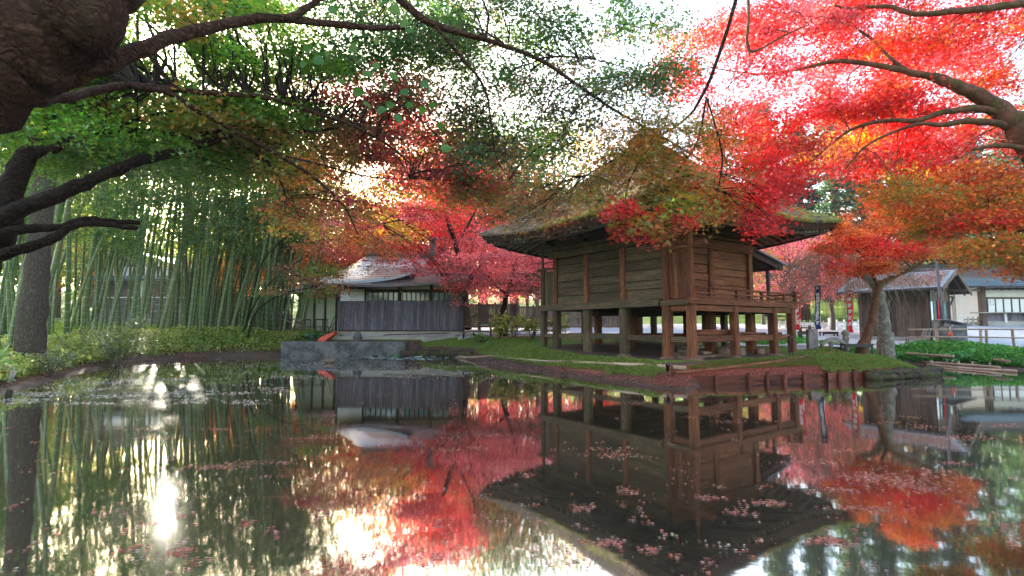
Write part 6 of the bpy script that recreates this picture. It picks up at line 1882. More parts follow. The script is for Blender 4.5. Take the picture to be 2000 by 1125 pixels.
# big-leaved vine hanging in front
vine = empty('hanging_vine', (U(640, 60, 4.4)), 0, 'large-leaved green vine hanging from the upper bough in front of the sky', 'vine')
stp = [U(500, 25, 4.6), U(580, 40, 4.5), U(650, 85, 4.5), U(700, 130, 4.5), U(760, 190, 4.5), U(830, 240, 4.5), U(872, 290, 4.5)]
mb = MB(); mb.tube(smooth_limb([(p, .008) for p in stp], 4, .004)[0], .006, 5); mb.build('stem', 'bark_dark', vine, True, world=True)
HEART = [(-.5, 0), (-.42, .22), (-.2, .40), (.1, .36), (.35, .18), (.6, 0), (.35, -.18), (.1, -.36), (-.2, -.40), (-.42, -.22)]
lv_me = []
for k in range(2):
    mbm = MB(); vs = [(0, 0, -.03)] + [(x, y, -.12 * x * x + .06 * abs(y) * (1 + k)) for x, y in HEART]
    mbm.add(vs, [(0, i, i % 10 + 1) for i in range(1, 11)])
    me = bpy.data.meshes.new('leaf'); me.from_pydata(mbm.v, [], mbm.f); me.materials.append(M['leaf_glossy'])
    ca = me.color_attributes.new('col', 'FLOAT_COLOR', 'POINT'); c = (0.035, .12, .010, 1) if k == 0 else (.07, .15, .010, 1)
    ca.data.foreach_set('color', np.tile(np.array(c, dtype=np.float32), len(vs))); me.materials[0] = M['leaf_far']; lv_me.append(me)
for (px, py) in [(600, 95), (622, 118), (592, 125), (640, 105), (668, 160), (700, 120), (718, 145), (735, 130), (750, 170), (762, 205), (718, 205), (745, 215), (778, 232), (800, 205), (825, 215), (840, 178), (860, 245), (872, 290), (830, 165), (790, 180), (770, 150), (690, 95), (735, 80), (770, 20), (790, 45), (815, 10), (750, 5), (845, 205), (700, 180), (650, 20), (800, 60)]:
    o = bpy.data.objects.new('leaf', lv_me[random.random() < .4]); COL.objects.link(o)
    o.location = U(px, py, random.uniform(4.3, 4.8)); s = random.uniform(.07, .125); o.scale = (s, s, s)
    o.rotation_euler = (random.uniform(.9, 2.2), random.uniform(-.4, .9), random.uniform(-.8, .8)); adopt(o, vine)

# great red maple on the right
Zr = 9.5
l3 = [
 [(Vector((12.6, 9.4, gh(12.6, 9.4) - .2)), .42), (U(2230, 560, 9.4), .36), (U(2120, 400, 9.2), .30), (U(2010, 275, 9.2), .24), (U(1975, 235, 9.2), .20), (U(1930, 198, 9.2), .16), (U(1880, 172, 9.2), .13), (U(1820, 150, 9.3), .10)],
 [(U(1945, 218, 9.2), .09), (U(1900, 212, 9.2), .08), (U(1840, 220, 9.3), .07), (U(1790, 235, 9.3), .06), (U(1730, 236, 9.5), .045), (U(1660, 255, 9.7), .03), (U(1580, 320, 10), .02), (U(1540, 370, 10.2), .01)],
 [(U(1975, 245, 9.2), .085), (U(1900, 236, 9.1), .07), (U(1840, 244, 9.1), .055), (U(1790, 243, 9.2), .04), (U(1700, 280, 9.4), .02), (U(1650, 330, 9.6), .01)],
 [(U(1820, 150, 9.3), .08), (U(1770, 140, 9.4), .07), (U(1700, 125, 9.6), .06), (U(1630, 120, 9.8), .05), (U(1560, 135, 10), .035), (U(1480, 145, 10.3), .02), (U(1380, 130, 10.6), .01)],
 [(U(1770, 138, 9.4), .045), (U(1735, 110, 9.5), .035), (U(1700, 75, 9.7), .03), (U(1660, 50, 9.8), .02), (U(1600, 30, 10), .012)],
 [(U(2350, 150, 9.6), .20), (U(2200, 60, 9.4), .14), (U(2090, 10, 9.2), .10), (U(2000, 8, 9.2), .085), (U(1930, 16, 9.2), .08), (U(1860, 22, 9.2), .07), (U(1790, 28, 9.3), .06), (U(1730, 12, 9.5), .05), (U(1660, 16, 9.7), .035), (U(1630, 10, 9.8), .02)],
 [(U(1460, -40, 9.6), .04), (U(1462, 30, 9.6), .035), (U(1460, 85, 9.6), .03), (U(1475, 100, 9.6), .026), (U(1530, 70, 9.7), .018), (U(1580, 48, 9.8), .01)],
 [(U(1460, 85, 9.6), .018), (U(1464, 130, 9.6), .014), (U(1430, 160, 9.7), .01), (U(1400, 200, 9.8), .006)],
 [(U(2100, 320, 9.2), .09), (U(2000, 290, 9.0), .06), (U(1950, 284, 9.0), .05), (U(1900, 292, 9.0), .035)],
 [(U(2110, 470, 9.2), .08), (U(2000, 450, 9.0), .055), (U(1960, 445, 9.0), .04), (U(1900, 430, 9.2), .02), (U(1850, 440, 9.4), .01)],
 [(U(2300, 120, 9.6), .16), (U(2000, -60, 10.4), .10), (U(1700, -90, 10.4), .07), (U(1460, -40, 9.8), .04)],
]
red_top = lambda x, y: RED if (x < 1750 or random.random() < .85) else ORANGE
pads = fill([(1330, 60), (1480, -30), (2040, -30), (2040, 300), (1830, 370), (1650, 310), (1480, 335), (1400, 310), (1330, 210)], 115, (9.4, 13), (.45, .9), .09, 700, lambda x, y: (random.choice([RED, PINK, RED + PINK, RED + ORANGE]) if x < 1620 else random.choice([RED, RED + ORANGE, RED + CRIMSON, RED + PINK]) if random.random() < .97 else YELLOW) if y < 300 or x < 1700 else random.choice([RED, ORANGE, RED + ORANGE]))  # pink sprays, mostly at the left, stand in for the backlit glow
pads += fill([(1460, 300), (1600, 310), (1530, 390), (1430, 400)], 12, (8.6, 11), (.4, .7), .09, 700, lambda x, y: RED)
pads += fill([(1740, 360), (2040, 300), (2040, 540), (1900, 520), (1760, 470)], 44, (8.6, 11.5), (.4, .75), .08, 750, lambda x, y: random.choice([ORANGE, OLIVE + ORANGE, OLIVE, RED + ORANGE, OLIVE + ORANGE]))
tree('great_red_maple', 'great scarlet maple spreading its backlit crown over the upper right', 'tree', (12.6, 9.4, gh(12.6, 9.4)), l3, pads, 'bark_mossy', LEAF3, .066, leaf_mul=2.4, twig_r=.011, trunk_seg=14, twigbark='bark_red')
# olive and orange maple reaching over the hall roof, with hanging sprays
l4 = [
 [(Vector((10.6, 6.2, gh(10.6, 6.2) - .2)), .20), (Vector((9.8, 6.6, 3.6)), .15), (U(1950, -180, 7.6), .10), (U(1700, -230, 7.8), .07), (U(1540, -150, 8.0), .05), (U(1455, -40, 8.0), .036), (U(1420, 60, 8.1), .030), (U(1380, 170, 8.1), .026), (U(1330, 240, 8.0), .018), (U(1220, 300, 8.0), .012), (U(1130, 350, 8.0), .006)],
 [(U(1380, 190, 8.0), .015), (U(1360, 280, 7.9), .015), (U(1310, 350, 7.8), .010), (U(1260, 400, 7.7), .006)],
 [(U(1380, 190, 8.0), .015), (U(1410, 300, 7.9), .014), (U(1400, 380, 7.8), .008)],
 [(U(1290, 260, 8.0), .012), (U(1230, 350, 7.8), .010), (U(1220, 430, 7.6), .005)],
]
OLO = OLIVE + ORANGE[:2] + BROWN[:1]
pads = fill([(1290, 200), (1420, 210), (1440, 360), (1380, 420), (1240, 390), (1120, 400), (1150, 310), (1210, 235)], 62, (7.2, 9), (.3, .5), .08, 900, lambda x, y: random.choice([OLO, OLIVE, OLO, RED if x > 1340 else OLIVE]))
pads += fill([(960, 400), (1130, 350), (1170, 400), (1100, 440), (990, 450)], 14, (7.6, 9), (.28, .42), .08, 700, lambda x, y: random.choice([BROWN, OLIVE, ORANGE]))
pads += fill([(1190, 400), (1320, 395), (1400, 400), (1300, 450), (1250, 450)], 14, (6.6, 7.4), (.15, .26), .07, 2200, lambda x, y: random.choice([OLO, YGREEN + OLIVE, RED]))
for c in [(1225, 455), (1262, 462), (1240, 440), (1210, 430), (1310, 440), (1292, 425), (1205, 452)]:
    pads.append((U(*c, 7.0), .15, .06, 60, random.choice([RED, RED + ORANGE, YGREEN + OLIVE])))
pads += fill([(1400, 380), (1520, 390), (1520, 440), (1440, 450)], 10, (7.0, 8.4), (.25, .4), .07, 1100, lambda x, y: RED)
tree('olive_maple', 'olive and orange maple drooping over the near corner of the thatched roof', 'tree', (10.6, 6.2, gh(10.6, 6.2)), l4, pads, 'bark_dark', STAR, .085, leaf_mul=1.5, twig_r=.009, droop=.5)
# small maple on the island
b = G(*onz(1688, 690, .47).xy)
Zs = b.y
l5 = [
 [(Vector((b.x - .05, b.y, b.z - .1)), .30), (U(1684, 682, Zs), .24), (U(1694, 655, Zs), .18), (U(1704, 620, Zs), .165), (U(1710, 585, Zs), .16), (U(1716, 560, Zs), .15), (U(1722, 548, Zs), .13)],
 [(U(1718, 555, Zs), .12), (U(1745, 540, Zs), .10), (U(1780, 525, Zs), .09), (U(1800, 512, Zs), .08), (U(1815, 490, Zs), .05), (U(1832, 460, Zs), .03)],
 [(U(1716, 558, Zs), .09), (U(1700, 530, Zs), .07), (U(1690, 505, Zs), .05), (U(1660, 480, Zs), .035), (U(1630, 470, Zs), .015)],
 [(U(1700, 530, Zs), .05), (U(1720, 490, Zs), .04), (U(1740, 450, Zs), .03), (U(1740, 400, Zs), .015)],
 [(U(1780, 525, Zs), .03), (U(1760, 500, Zs), .022), (U(1750, 480, Zs), .012)],
]
pads = fill([(1600, 460), (1660, 410), (1740, 370), (1820, 420), (1850, 480), (1800, 510), (1740, 500), (1720, 540), (1650, 540), (1620, 500)], 62, (Zs - 1.8, Zs + 1.8), (.42, .75), .09, 950, lambda x, y: random.choice([ORANGE, ORANGE, RED, ORANGE + RED]) if y > 400 else random.choice([ORANGE, RED, PINK]))
tree('small_leaning_maple', 'small orange-red maple with a smooth reddish leaning trunk on the island', 'tree', b, l5, pads, 'bark_mossy', DIAM, .10, leaf_mul=1.2, twig_r=.014, trunk_seg=14)
# weeping bare tree with lichened trunk
b = G(U(1732, 690, 21.2).x, 21.2)
Zw = 21.2
l6 = [
 [(Vector((b.x, Zw, b.z - .1)), .34), (U(1730, 672, Zw), .30), (U(1727, 640, Zw), .24), (U(1722, 600, Zw), .21), (U(1712, 565, Zw), .20), (U(1690, 540, Zw), .17), (U(1660, 530, Zw), .15), (U(1640, 505, Zw), .12), (U(1625, 490, Zw), .08)],
 [(U(1712, 565, Zw), .13), (U(1740, 545, Zw), .13), (U(1765, 530, Zw), .10), (U(1790, 520, Zw), .06)],
]
wt = tree('weeping_bare_tree', 'leafless weeping tree with pale lichened trunk between the small maple and the shed', 'tree', b, l6, [], 'bark_lichen', trunk_seg=14)
mb = MB(); gw = random.Random(3)
for k in range(210):
    px = gw.uniform(1520, 1800) if k % 3 else gw.uniform(1540, 1680)
    cx = 1650 + (px - 1650) * .55
    a = U(cx + gw.uniform(-25, 25), 500 + abs(cx - 1650) * .12 + gw.uniform(-25, 12), Zw + gw.uniform(-.8, .8))
    e = U(px + (px - 1660) * .18, gw.uniform(540, 650) - (20 if px > 1700 else 0), Zw + gw.uniform(-1.6, 1.6))
    m = a.lerp(e, .45) + Vector((0, 0, gw.uniform(.25, .7)))
    m2 = a.lerp(e, .78) + Vector((gw.uniform(-.08, .08), 0, gw.uniform(.1, .35)))
    mb.tube([a, m, m2, e], [.013, .009, .006, .0035], 3, False)
    for j in range(2):
        q = m.lerp(m2, gw.random()); mb.tube([q, q + Vector((gw.uniform(-.25, .25), gw.uniform(-.2, .2), -.15)), q + Vector((gw.uniform(-.35, .35), gw.uniform(-.3, .3), gw.uniform(-.7, -.3)))], [.006, .005, .003], 3, False)
mb.build('weeping_twigs', 'twig_pale', wt, world=True)['kind'] = 'stuff'
# slanting multi-stem shrub-tree at the right of the grove
b = G(-13.9, 27.0)
Zq = 27.0
l7 = [
 [(Vector((b.x, Zq, b.z - .1)), .055), (U(488, 640, Zq), .05), (U(500, 610, Zq), .045), (U(530, 585, Zq), .05), (U(565, 570, Zq - .5), .03), (U(620, 560, Zq - 1), .02)],
 [(U(478, 640, Zq), .05), (U(500, 590, Zq), .045), (U(540, 540, Zq - .5), .035), (U(600, 500, Zq - 1), .02)],
 [(U(478, 645, Zq), .05), (U(495, 570, Zq), .045), (U(520, 500, Zq - 1), .03), (U(600, 430, Zq - 2), .02)],
]
pads = fill([(520, 530), (640, 510), (680, 560), (600, 585), (520, 570)], 20, (23, 26), (.6, .9), .12, 300, lambda x, y: random.choice([GREYG, GREEN, BROWN]))
pads += fill([(560, 430), (760, 430), (820, 500), (700, 540), (600, 520)], 30, (21, 25.5), (.6, .9), .12, 260, lambda x, y: random.choice([CRIMSON, PINK, BROWN, ORANGE]))
tree('slanting_maple', 'thin multi-stemmed maple slanting out of the grove towards the pavilion roof', 'tree', b, l7, pads, 'bark_dark', DIAM, .11, twig_r=.014)
# crimson maple arching over the pavilion
b = G(-3.3, 29.9)
Zc = 28.5
l8 = [
 [(Vector((-2.9, 33.5, gh(-2.9, 33.5))), .28), (U(905, 560, 33), .22), (U(890, 480, 32), .18), (U(860, 400, 30), .14), (U(800, 340, 28), .10), (U(740, 310, 26), .05)],
 [(U(890, 480, 32), .10), (U(930, 400, 31), .07), (U(900, 330, 30), .04)],
 [(U(870, 420, 30.5), .10), (U(780, 430, 28), .06), (U(700, 450, 26), .03)],
]
pads = fill([(650, 260), (760, 180), (880, 280), (930, 380), (900, 440), (820, 440), (740, 330), (640, 300)], 52, (24, 31), (.9, 1.5), .16, 260, lambda x, y: random.choice([CRIMSON, CRIMSON, PINK, RED]) if y > 300 or x > 760 else random.choice([ORANGE, BROWN, CRIMSON]))
pads += fill([(620, 330), (740, 340), (820, 460), (650, 490)], 30, (26, 31), (.8, 1.2), .16, 260, lambda x, y: random.choice([YELLOW, ORANGE, YGREEN]))
pads += fill([(740, 500), (900, 500), (920, 560), (860, 570)], 10, (25.5, 27), (.5, .8), .1, 300, lambda x, y: random.choice([CRIMSON, ORANGE, PINK]))
tree('crimson_maple', 'crimson maple arching above the silver roof of the pavilion', 'tree', (-2.9, 33.5, gh(-2.9, 33.5)), l8, pads, 'bark_dark', DIAM, .14, twig_r=.02)
# pink maple left of the hall
Zp = 28
b = G(U(985, 650, Zp).x, Zp)
l9 = [
 [(Vector((b.x, Zp, b.z - .1)), .24), (U(982, 620, Zp), .19), (U(986, 590, Zp), .17), (U(992, 570, Zp), .15), (U(1000, 540, Zp), .1), (U(1010, 500, Zp), .06)],
 [(U(990, 575, Zp), .09), (U(970, 560, Zp), .08), (U(955, 540, Zp), .06), (U(920, 525, Zp), .03)],
 [(U(994, 565, Zp), .08), (U(1020, 545, Zp), .06), (U(1050, 530, Zp), .03)],
]
pads = fill([(880, 500), (930, 430), (1040, 430), (1075, 500), (1070, 580), (960, 580), (870, 570)], 60, (Zp - 2.5, Zp + 2), (.8, 1.2), .13, 330, lambda x, y: random.choice([PINK, PINK, PINK, CRIMSON, GREYG if y > 530 else PINK]))
pads += fill([(870, 560), (900, 545), (930, 590), (880, 600)], 6, (25, 26.5), (.5, .8), .1, 300, lambda x, y: random.choice([PINK, GREYG]))
tree('pink_maple', 'pink-leaved maple with a thin dark forked trunk left of the hall', 'tree', b, l9, pads, 'bark_dark', DIAM, .11, leaf_mul=.8, twig_r=.018)

# ================================================================== UNDERGROWTH
def clump_positions(n, poly_world, mind=.35, maxd=99):
    xs = [p[0] for p in poly_world]; ys = [p[1] for p in poly_world]
    RX, RY, tot = [], [], 0
    PW_ = np.array(poly_world)
    for it in range(40):
        X = rng.uniform(min(xs), max(xs), 30000); Y = rng.uniform(min(ys), max(ys), 30000)
        c = np.zeros(X.shape, bool)
        for i in range(len(PW_)):
            xi, yi = PW_[i]; xj, yj = PW_[i - 1]
            c ^= ((yi > Y) != (yj > Y)) & (X < (xj - xi) * (Y - yi) / (yj - yi + 1e-12) + xi)
        X, Y = X[c], Y[c]
        d = np_dist(X, Y); k = (~np_inside(X, Y)) & (d > mind) & (d < maxd) & (np.abs(X) < 1.15 * Y + 1.5)
        RX.append(X[k]); RY.append(Y[k]); tot += int(k.sum())
        if tot >= n: break
    return np.concatenate(RX)[:n], np.concatenate(RY)[:n]
def undergrowth(name, label, poly, n, hmax, pal, size, T=DIAM, mat='leaf_far', mind=.35, maxd=99, tilt=.6, dens_pow=1.0, patch=None):
    X, Y = clump_positions(n, poly, mind, maxd)
    if patch is not None:
        k = vnoise(X + 60, Y + 60, patch[0], patch[1]) > patch[2]; X, Y = X[k], Y[k]
    Z0 = ground_h(X, Y)
    hm = hmax * (.35 + .9 * vnoise(X + 50, Y + 50, .9, 12))
    Zp_ = Z0 + rng.random(len(X)) ** dens_pow * hm
    sz = size * rng.uniform(.6, 1.4, len(X))
    o = leafobj(name, np.stack([X, Y, Zp_], 1), sz, pick(pal, len(X), .25), T, mat, None, tilt=tilt)
    if label: tag(o, label, 'plants')
    return o
left_bank = [(-26, 4), (-9, 4), (-10.5, 10.5), (-12.2, 13.8), (-14, 17.7), (-15.4, 22), (-14.5, 25.6), (-11.8, 27.1), (-11, 34), (-34, 36)]
undergrowth('bank_weeds', 'yellow-green leafy weeds covering the sunny left bank', left_bank, 48000, .50, YGREEN + [(0.50, .54, .07), (.44, .50, .06), (.6, .56, .10)], .085, DIAM, 'leaf_glossy', .45, 3.4)  # added bright yellows stand in for sunlight on the leaves
undergrowth('grove_floor_plants', 'low green plants on the floor of the bamboo grove', left_bank, 18000, .28, GREEN + YGREEN, .12, DIAM, 'leaf_far', 2.4)
undergrowth('wall_side_weeds', 'green weeds and small ferns beside the concrete wall', [(-16, 24), (-11.6, 26), (-11.2, 28.2), (-9.3, 28.4), (-9.4, 30), (-17, 30)], 9000, .45, GREEN + [(0.12, .26, .08)], .11, DIAM, 'leaf_far', .8)
# coarse grass tufts leaning over the left shore
def tufts(name, label, pts, nb, L, pal, w=.5):
    P, Hd = [], []
    for x, y in pts:
        z = gh(x, y)
        for k in range(nb):
            a = random.uniform(0, 6.28); el = random.uniform(.5, 1.4)
            h = np.array([math.cos(a) * math.cos(el), math.sin(a) * math.cos(el), math.sin(el)])
            P.append(np.array([x, y, z]) + h * L * .45 * random.uniform(.7, 1.2)); Hd.append(h * 3)
    P = np.array(P); Hd = np.array(Hd)
    o = leafobj(name, P, rng.uniform(.7, 1.2, len(P)) * L, pick(pal, len(P), .2), (BLADE[0] * np.array([1, w, 1]), BLADE[1]), 'leaf_glossy', None, tilt=.4, head=Hd)
    if label: tag(o, label, 'grass')
    return o
tx, ty = clump_positions(150, left_bank, .45, 3.0)
tufts('shore_grass', 'tufts of long bright grass along the left shore', list(zip(tx, ty)), 22, .42, YGREEN)
tx, ty = clump_positions(8, [(-14.2, 12.4), (-13.2, 12.2), (-13.2, 13.4), (-14.2, 13.6)], .3, 9)
tufts('tall_grass', 'tall bright green blades at the far left beside the grey trunk', list(zip(tx, ty)), 12, .9, [(0.2, .45, .02)], .7)
# right bank
right_bank = [(13.8, 19.8), (16.8, 20.2), (17.6, 17.4), (17.2, 15), (14, 9), (26, 9), (26, 19.5), (19.5, 19.8), (18.6, 21.8), (14.2, 22.2)]
undergrowth('right_bank_plants', 'bright green low plants covering the right bank', right_bank, 42000, .26, [(0.05, .22, .025), (.08, .28, .03), (.04, .16, .03), (.14, .30, .04)], .09, DIAM, 'leaf_far', .25)
isl = [(8.8, 14.5), (13.5, 16.6), (13.9, 19), (12.5, 20.6), (10.8, 19.2), (9.6, 16.6)]
undergrowth('island_grass', 'short green grass on the island around the small maple', isl, 26000, .10, [(0.10, .20, .025), (.16, .26, .04), (.24, .26, .05)], .10, BLADE, 'leaf_far', .15, tilt=.9)
undergrowth('island_front_grass', 'thin grass on the bank between the long pole and the planks', [(4.7, 13.6), (9.2, 14.8), (9.8, 16.8), (7.6, 15.9), (4.8, 14.3)], 16000, .07, [(0.12, .20, .03), (.20, .22, .05)], .065, BLADE, 'leaf_far', .7, 99, .6, 1, (1.1, 5, .35))
undergrowth('hall_side_grass', 'short bright grass left of the hall', [(-2.2, 24.8), (-.6, 20.6), (1.3, 17.3), (2.8, 15), (3.6, 13.4), (4.4, 14.2), (3.6, 16.4), (.8, 21.4), (.6, 25)], 34000, .11, [(0.08, .20, .02), (.14, .24, .03), (.20, .25, .05), (.28, .30, .08)], .11, BLADE, 'leaf_far', .6, tilt=.9)
undergrowth('pole_side_weeds', 'bright green sprigs growing along the bamboo pole left of the hall', [(-1.2, 19.6), (.6, 16.9), (2.4, 14.3), (2.8, 14.5), (.9, 17.5), (-.8, 20.2)], 2600, .22, [(0.12, .26, .02), (.22, .30, .03)], .08, BLADE, 'leaf_glossy', .4, 2.2)
undergrowth('plaza_edge_plants', 'low green plants beside the paved path behind the hall', [(10.4, 22.4), (14.5, 22.6), (14.5, 26), (10, 26)], 6000, .2, [(0.06, .25, .03), (.10, .3, .04)], .10, DIAM, 'leaf_far', .2)
lawn = [(18, 41.5), (48, 41.5), (56, 60), (18, 60)]
# red leaf litter
def litter(name, label, poly, n, pal, mind, maxd, size=.06):
    X, Y = clump_positions(n, poly, mind, maxd)
    P = np.stack([X, Y, ground_h(X, Y) + .012 + rng.random(len(X)) * .02], 1)
    o = leafobj(name, P, size * rng.uniform(.6, 1.3, len(X)), pick(pal, len(X), .28), STAR, 'leaf_far', None, tilt=.35)
    if label: tag(o, label, 'leaves')
LIT = [(0.40, .09, .05), (.32, .06, .05), (.48, .17, .10), (.30, .13, .09), (.5, .24, .16)]
litter('leaf_litter', 'red fallen leaves on the slope behind the plank edging', [(4, 12), (4.8, 13.1), (9.2, 14.3), (12, 15.3), (10.2, 16.8), (7, 15.6), (4.6, 14.2), (3.4, 13)], 13000, LIT, .0, 3, .055)
litter('shore_litter', 'dark wet leaves and twigs on the mud at the left foot of the hall bank', [(-2.2, 24), (-1.4, 20), (.6, 16.8), (2, 14.6), (3.3, 12.4), (4, 11.6), (4.6, 13.4), (2.4, 15.2), (0, 20), (-1.6, 24.6)], 12000, [(0.14, .08, .07), (.22, .12, .10), (.34, .22, .18), (.10, .07, .06)], .0, 1.0, .065)
litter('left_shore_litter', 'brown fallen leaves on the sunny left shore', [(-9, 4), (-10.9, 10.5), (-12.6, 13.8), (-14.6, 17.7), (-16, 22), (-15, 25.4), (-12, 27), (-17, 27), (-18, 18), (-14, 10), (-10, 4)], 9000, [(0.34, .17, .09), (.42, .24, .14), (.26, .12, .08)], .0, 1.2, .07)
litter('grove_litter', None, [(-12, 27), (-3, 26.5), (6, 24), (8, 30), (-4, 33)], 7000, [(0.40, .18, .09), (.48, .10, .06), (.5, .28, .12)], .2, 9, .09)
# shrubs
def shrub(name, label, x, y, R, H, pal, n, ls, T=DIAM, mat='leaf_glossy', stems=9, group=None, tilt=.5, cat='shrub'):
    z = gh(x, y)
    root = empty(name, (x, y, z), 0, label, cat, group)
    mb = MB(); P, Hd = [], []
    for k in range(stems):
        a = 2 * math.pi * k / stems + random.uniform(-.3, .3); rr = R * random.uniform(.3, 1)
        e = Vector((math.cos(a) * rr, math.sin(a) * rr, H * random.uniform(.6, 1)))
        mb.tube([(0, 0, -.05), e * .5 + Vector((0, 0, .1)), e], [.014, .01, .005], 4, False)
        for j in range(3):
            q = e * random.uniform(.45, 1); c = q + Vector((random.gauss(0, 1), random.gauss(0, 1), random.gauss(0, .7))) * R * .22
            mb.tube([q, c], [.006, .003], 3, False)
            m = max(4, n // (stems * 3))
            P.append(np.array(c) + rng.normal(0, 1, (m, 3)) * np.array([R * .16, R * .16, H * .06])); Hd.append(np.tile(np.array([math.cos(a), math.sin(a), 0]), (m, 1)))
    mb.build('stems', 'bark_grey', root, False)
    P = np.concatenate(P); Hd = np.concatenate(Hd)
    leafobj('foliage', P, ls * rng.uniform(.7, 1.3, len(P)), pick(pal, len(P), .2), T, mat, root, False, tilt=tilt, head=Hd, droop=.2)
    return root
p = U(235, 640, 18.5)
shrub('sunlit_shrub', 'twiggy glossy-leaved shrub glittering in the sun before the white house', -14.4 - .3, 18.9 + .4, 1.0, 1.9, [(0.10, .15, .04), (.16, .20, .06)], 2600, .09, tilt=.25)
shrub('bank_shrub', 'small glittering shrub at the foot of the thick grey trunk', -13.3, 14.9, .55, .9, [(0.10, .15, .04)], 900, .08, tilt=.25)
for i, (px, Z, R, H, lb) in enumerate([(1005, 25, .9, 1.5, 'yellow-green broad-leaved bush standing left of the first hall post'), (1040, 25.6, .7, 1.2, 'smaller yellow-green bush close behind the first hall post'), (975, 25.5, .45, 1.0, 'sparse yellowish sapling at the left of the bushes beside the hall'),
                                       (1090, 27, .6, 1.2, 'yellow-green bush seen between the two leftmost posts')]):
    shrub('yellow_bush', lb, (px - 1000) / 1000 * Z, Z, R, H, YGREEN + YELLOW[:1], 480, .15, group='yellow-green bushes beside the hall')
shrub('garden_plant', 'dark green leafy plant growing at the bank before the board fence', -1.6, 25.9, .5, .55, GREEN, 300, .14)
shrub('broadleaf_weed', 'tall bright green weed standing in the right bank plants', 16.9, 19.6, .4, .45, [(0.05, .30, .04)], 260, .13)
shrub('hydrangea', 'blue-green fern-like plant drooping over the left end of the concrete wall', -9.6 - 1.0, 27.9, .7, .5, [(0.09, .24, .10)], 420, .14)

# ================================================================== ON THE WATER
def on_water(name, label, C, cat, n_sp, size, pal, T=STAR, tilt=.04, z=.006):
    P = []
    for (x, y, sx, sy, n) in C:
        P.append(np.stack([x + rng.normal(0, sx, n), y + rng.normal(0, sy, n), np.full(n, z) + rng.random(n) * .004], 1))
    P = np.concatenate(P)
    k = np_inside(P[:, 0], P[:, 1]); P = P[k]
    o = leafobj(name, P, size * rng.uniform(.7, 1.25, len(P)), pick(pal, len(P), .18), T, 'leaf_far', None, tilt=tilt)
    return tag(o, label, cat)
def patch_at(px, py, wpx, hpx, n):
    c = onz(px, py, 0); s = c.y / 1000; e = onz(px, py + hpx / 2, 0)
    return (c.x, c.y, wpx * s * .36, max(.04, abs(c.y - e.y) * .5), int(n * 1.5))
FL_ = [(0.55, .22, .18), (.62, .30, .24), (.46, .14, .11), (.58, .36, .28), (.58, .20, .09), (.34, .15, .10)]
pt = [(1745, 940, 160, 34, 200), (1690, 930, 90, 20, 70), (1650, 958, 60, 12, 30), (1810, 955, 60, 22, 50), (1205, 890, 60, 14, 45), (1190, 878, 50, 8, 20), (1228, 960, 40, 20, 28), (1135, 992, 40, 8, 16), (1180, 1060, 60, 14, 40), (1270, 1075, 30, 8, 14),
      (1620, 1058, 70, 14, 55), (1500, 983, 50, 12, 40), (1440, 1000, 40, 8, 20), (1380, 972, 50, 10, 22), (1430, 824, 60, 8, 30), (1270, 775, 70, 10, 24), (1240, 787, 60, 8, 24), (1780, 815, 40, 8, 22), (1810, 834, 60, 10, 40), (1740, 826, 60, 8, 26), (1900, 855, 90, 14, 60), (1960, 832, 60, 8, 40), (1870, 905, 50, 8, 20), (1820, 920, 60, 8, 24), (1580, 905, 120, 12, 50),
      (1700, 995, 80, 14, 36), (1560, 765, 90, 8, 30), (1640, 880, 80, 8, 30), (1340, 815, 40, 6, 16), (290, 838, 90, 8, 40), (420, 838, 60, 8, 30), (430, 912, 90, 12, 60), (500, 903, 60, 8, 26), (560, 905, 30, 6, 14), (350, 1080, 36, 14, 30), (245, 1075, 20, 8, 10), (485, 1023, 20, 8, 10), (620, 855, 80, 8, 36), (560, 790, 90, 8, 30), (660, 812, 60, 6, 20), (870, 880, 60, 8, 20), (960, 850, 50, 8, 20), (720, 1085, 18, 8, 8), (850, 1090, 20, 8, 8), (930, 875, 60, 8, 20), (860, 800, 120, 10, 24), (700, 770, 180, 12, 30), (1030, 930, 40, 8, 10)]
cl = [patch_at(*a) for a in pt]
on_water('floating_leaves', 'rafts of pinkish fallen maple leaves floating on the pond', cl, 'leaves', 0, .046, FL_)
cl = []
for k in range(420):
    px, py = random.uniform(0, 1990), 720 + 400 * random.random() ** 1.5
    cl.append(patch_at(px, py, random.uniform(10, 40), 5, random.randint(1, 5)))
on_water('scattered_leaves', 'single fallen leaves scattered over the pond', cl, 'leaves', 0, .042, FL_ + [(.7, .55, .45)])
cl = [patch_at(random.uniform(20, 560), random.uniform(700, 790), 60, 6, 16) for k in range(130)]
cl += [patch_at(random.uniform(560, 1000), random.uniform(705, 740), 60, 5, 10) for k in range(60)]
on_water('floating_debris', 'pale debris and seeds floating near the left and far shores', cl, 'debris', 0, .05, [(0.66, .56, .48), (.5, .42, .36), (.74, .68, .62)], DIAM)
# speck-like duckweed and petals
N = 5000
x = rng.uniform(-14, 14, N); y = 2.6 + 18 * rng.random(N) ** 1.6
k = np_inside(x, y)
o = leafobj('duckweed_specks', np.stack([x[k], y[k], np.full(k.sum(), .005)], 1), rng.uniform(.006, .014, k.sum()), pick([(.6, .5, .4), (.45, .4, .3)], k.sum()), DIAM, 'leaf_far', None, tilt=.02)
tag(o, 'tiny pale specks of duckweed floating over the pond', 'duckweed')
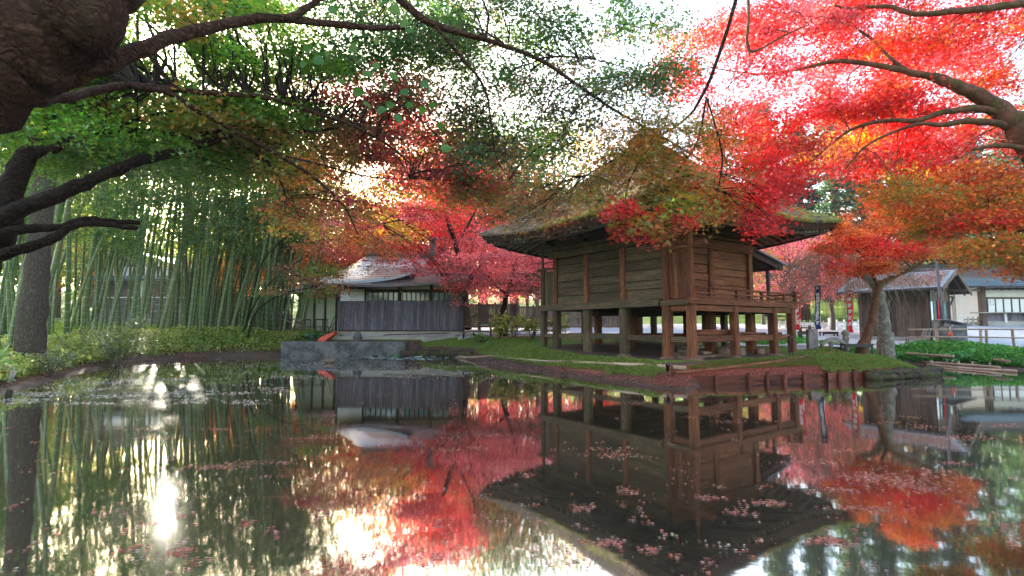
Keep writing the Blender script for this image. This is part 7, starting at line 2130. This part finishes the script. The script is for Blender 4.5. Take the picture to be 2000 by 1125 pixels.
# lily pads: thick pale frozen-looking rosettes by the wall
pads_me = MB(); n = 14
vs = [(0, 0, .004)] + [(math.cos(2 * math.pi * (i + .3) / (n + .6)), math.sin(2 * math.pi * (i + .3) / (n + .6)), .02 * (i % 2)) for i in range(n + 1)]
def pad_mesh(mat):
    m_ = MB(); m_.add(vs, [(0, i, i + 1) for i in range(1, n + 1)]); me = bpy.data.meshes.new('lily_pad'); me.from_pydata(m_.v, [], m_.f); me.materials.append(M[mat]); return me
M['pad_pale'] = plain('pad_pale', (0.42, .55, .50), .25, .8)
M['pad_green'] = plain('pad_green', (0.05, .24, .04), .4, .5)
pm = [pad_mesh('pad_pale'), pad_mesh('pad_green')]
for k in range(190):
    px = random.gauss(790, 62); py = random.uniform(693, 703)
    if k > 170: px = random.uniform(745, 850); py = random.uniform(692, 696)
    p = onz(px, py, 0)
    if not bool(np_inside(np.array([p.x]), np.array([p.y]))[0]): continue
    g_ = k > 170
    o = bpy.data.objects.new('lily_pad', pm[int(g_)]); COL.objects.link(o)
    s = random.uniform(.07, .16) * (1.5 if g_ else 1)
    o.location = (p.x, p.y, .012 + .03 * g_ + random.random() * .01); o.scale = (s, s, s); o.rotation_euler = (random.uniform(-.12, .12) + (.35 if g_ else 0), random.uniform(-.12, .12), random.uniform(0, 6))
    tag(o, 'raised dark green lily pad among the pale ones by the concrete wall' if g_ else 'small pale shining lily pad in the patch beside the concrete wall', 'lily pad', 'raised green lily pads' if g_ else 'pale lily pads by the far wall')
# duck
d = onz(644, 709, 0)
dk = empty('duck', (d.x, d.y, 0), .2, 'small brown duck swimming before the concrete wall', 'duck')
mb = MB(); mb.tube([(-.30, 0, .12), (-.24, 0, .10), (-.12, 0, .075), (.02, 0, .07), (.14, 0, .085), (.19, 0, .13), (.21, 0, .19), (.215, 0, .235), (.25, 0, .25), (.29, 0, .245)], [.008, .04, .085, .10, .085, .055, .036, .045, .04, .012], 12)
mb.build('body', 'feathers', dk, True)
mb = MB(); mb.tube([(.285, 0, .243), (.31, 0, .236), (.345, 0, .23)], [.014, .014, .006], 6); mb.build('bill', 'twig_pale', dk, True)
# tilted post stubs in the left bank
for i, (px, py, Z, lb) in enumerate([(18, 688, 12.6, 'short cut post leaning in the weeds of the left bank'), (30, 765, 10.9, 'dark stump at the waterline at the lower left')]):
    p = G(*(U(px, py, Z).xy)) if i == 0 else Vector((-10.6, 10.9, .0))
    mb = MB(); mb.tube([p + Vector((0, 0, -.1)), p + Vector((.16 if i == 0 else .04, 0, .28 if i == 0 else .16))], .055, 8, True, .05)
    tag(mb.build('post_stub', 'wood_pale' if i == 0 else 'wood_dark', None, True), lb, 'post')

hz_mb = MB(); hz_mb.box(-160, 160, -30, 175, -2.5, 32)
m, t, n, l = newmat('air')
pv_ = n.new('ShaderNodeVolumePrincipled')
pv_.inputs['Color'].default_value = (0.95, 0.97, 1.0, 1)
pv_.inputs['Density'].default_value = 0.0006
pv_.inputs['Anisotropy'].default_value = 0.6
oo = n.new('ShaderNodeOutputMaterial'); l.new(pv_.outputs[0], oo.inputs['Volume'])
hz_o = hz_mb.build('haze', m); tag(hz_o, kind='stuff')
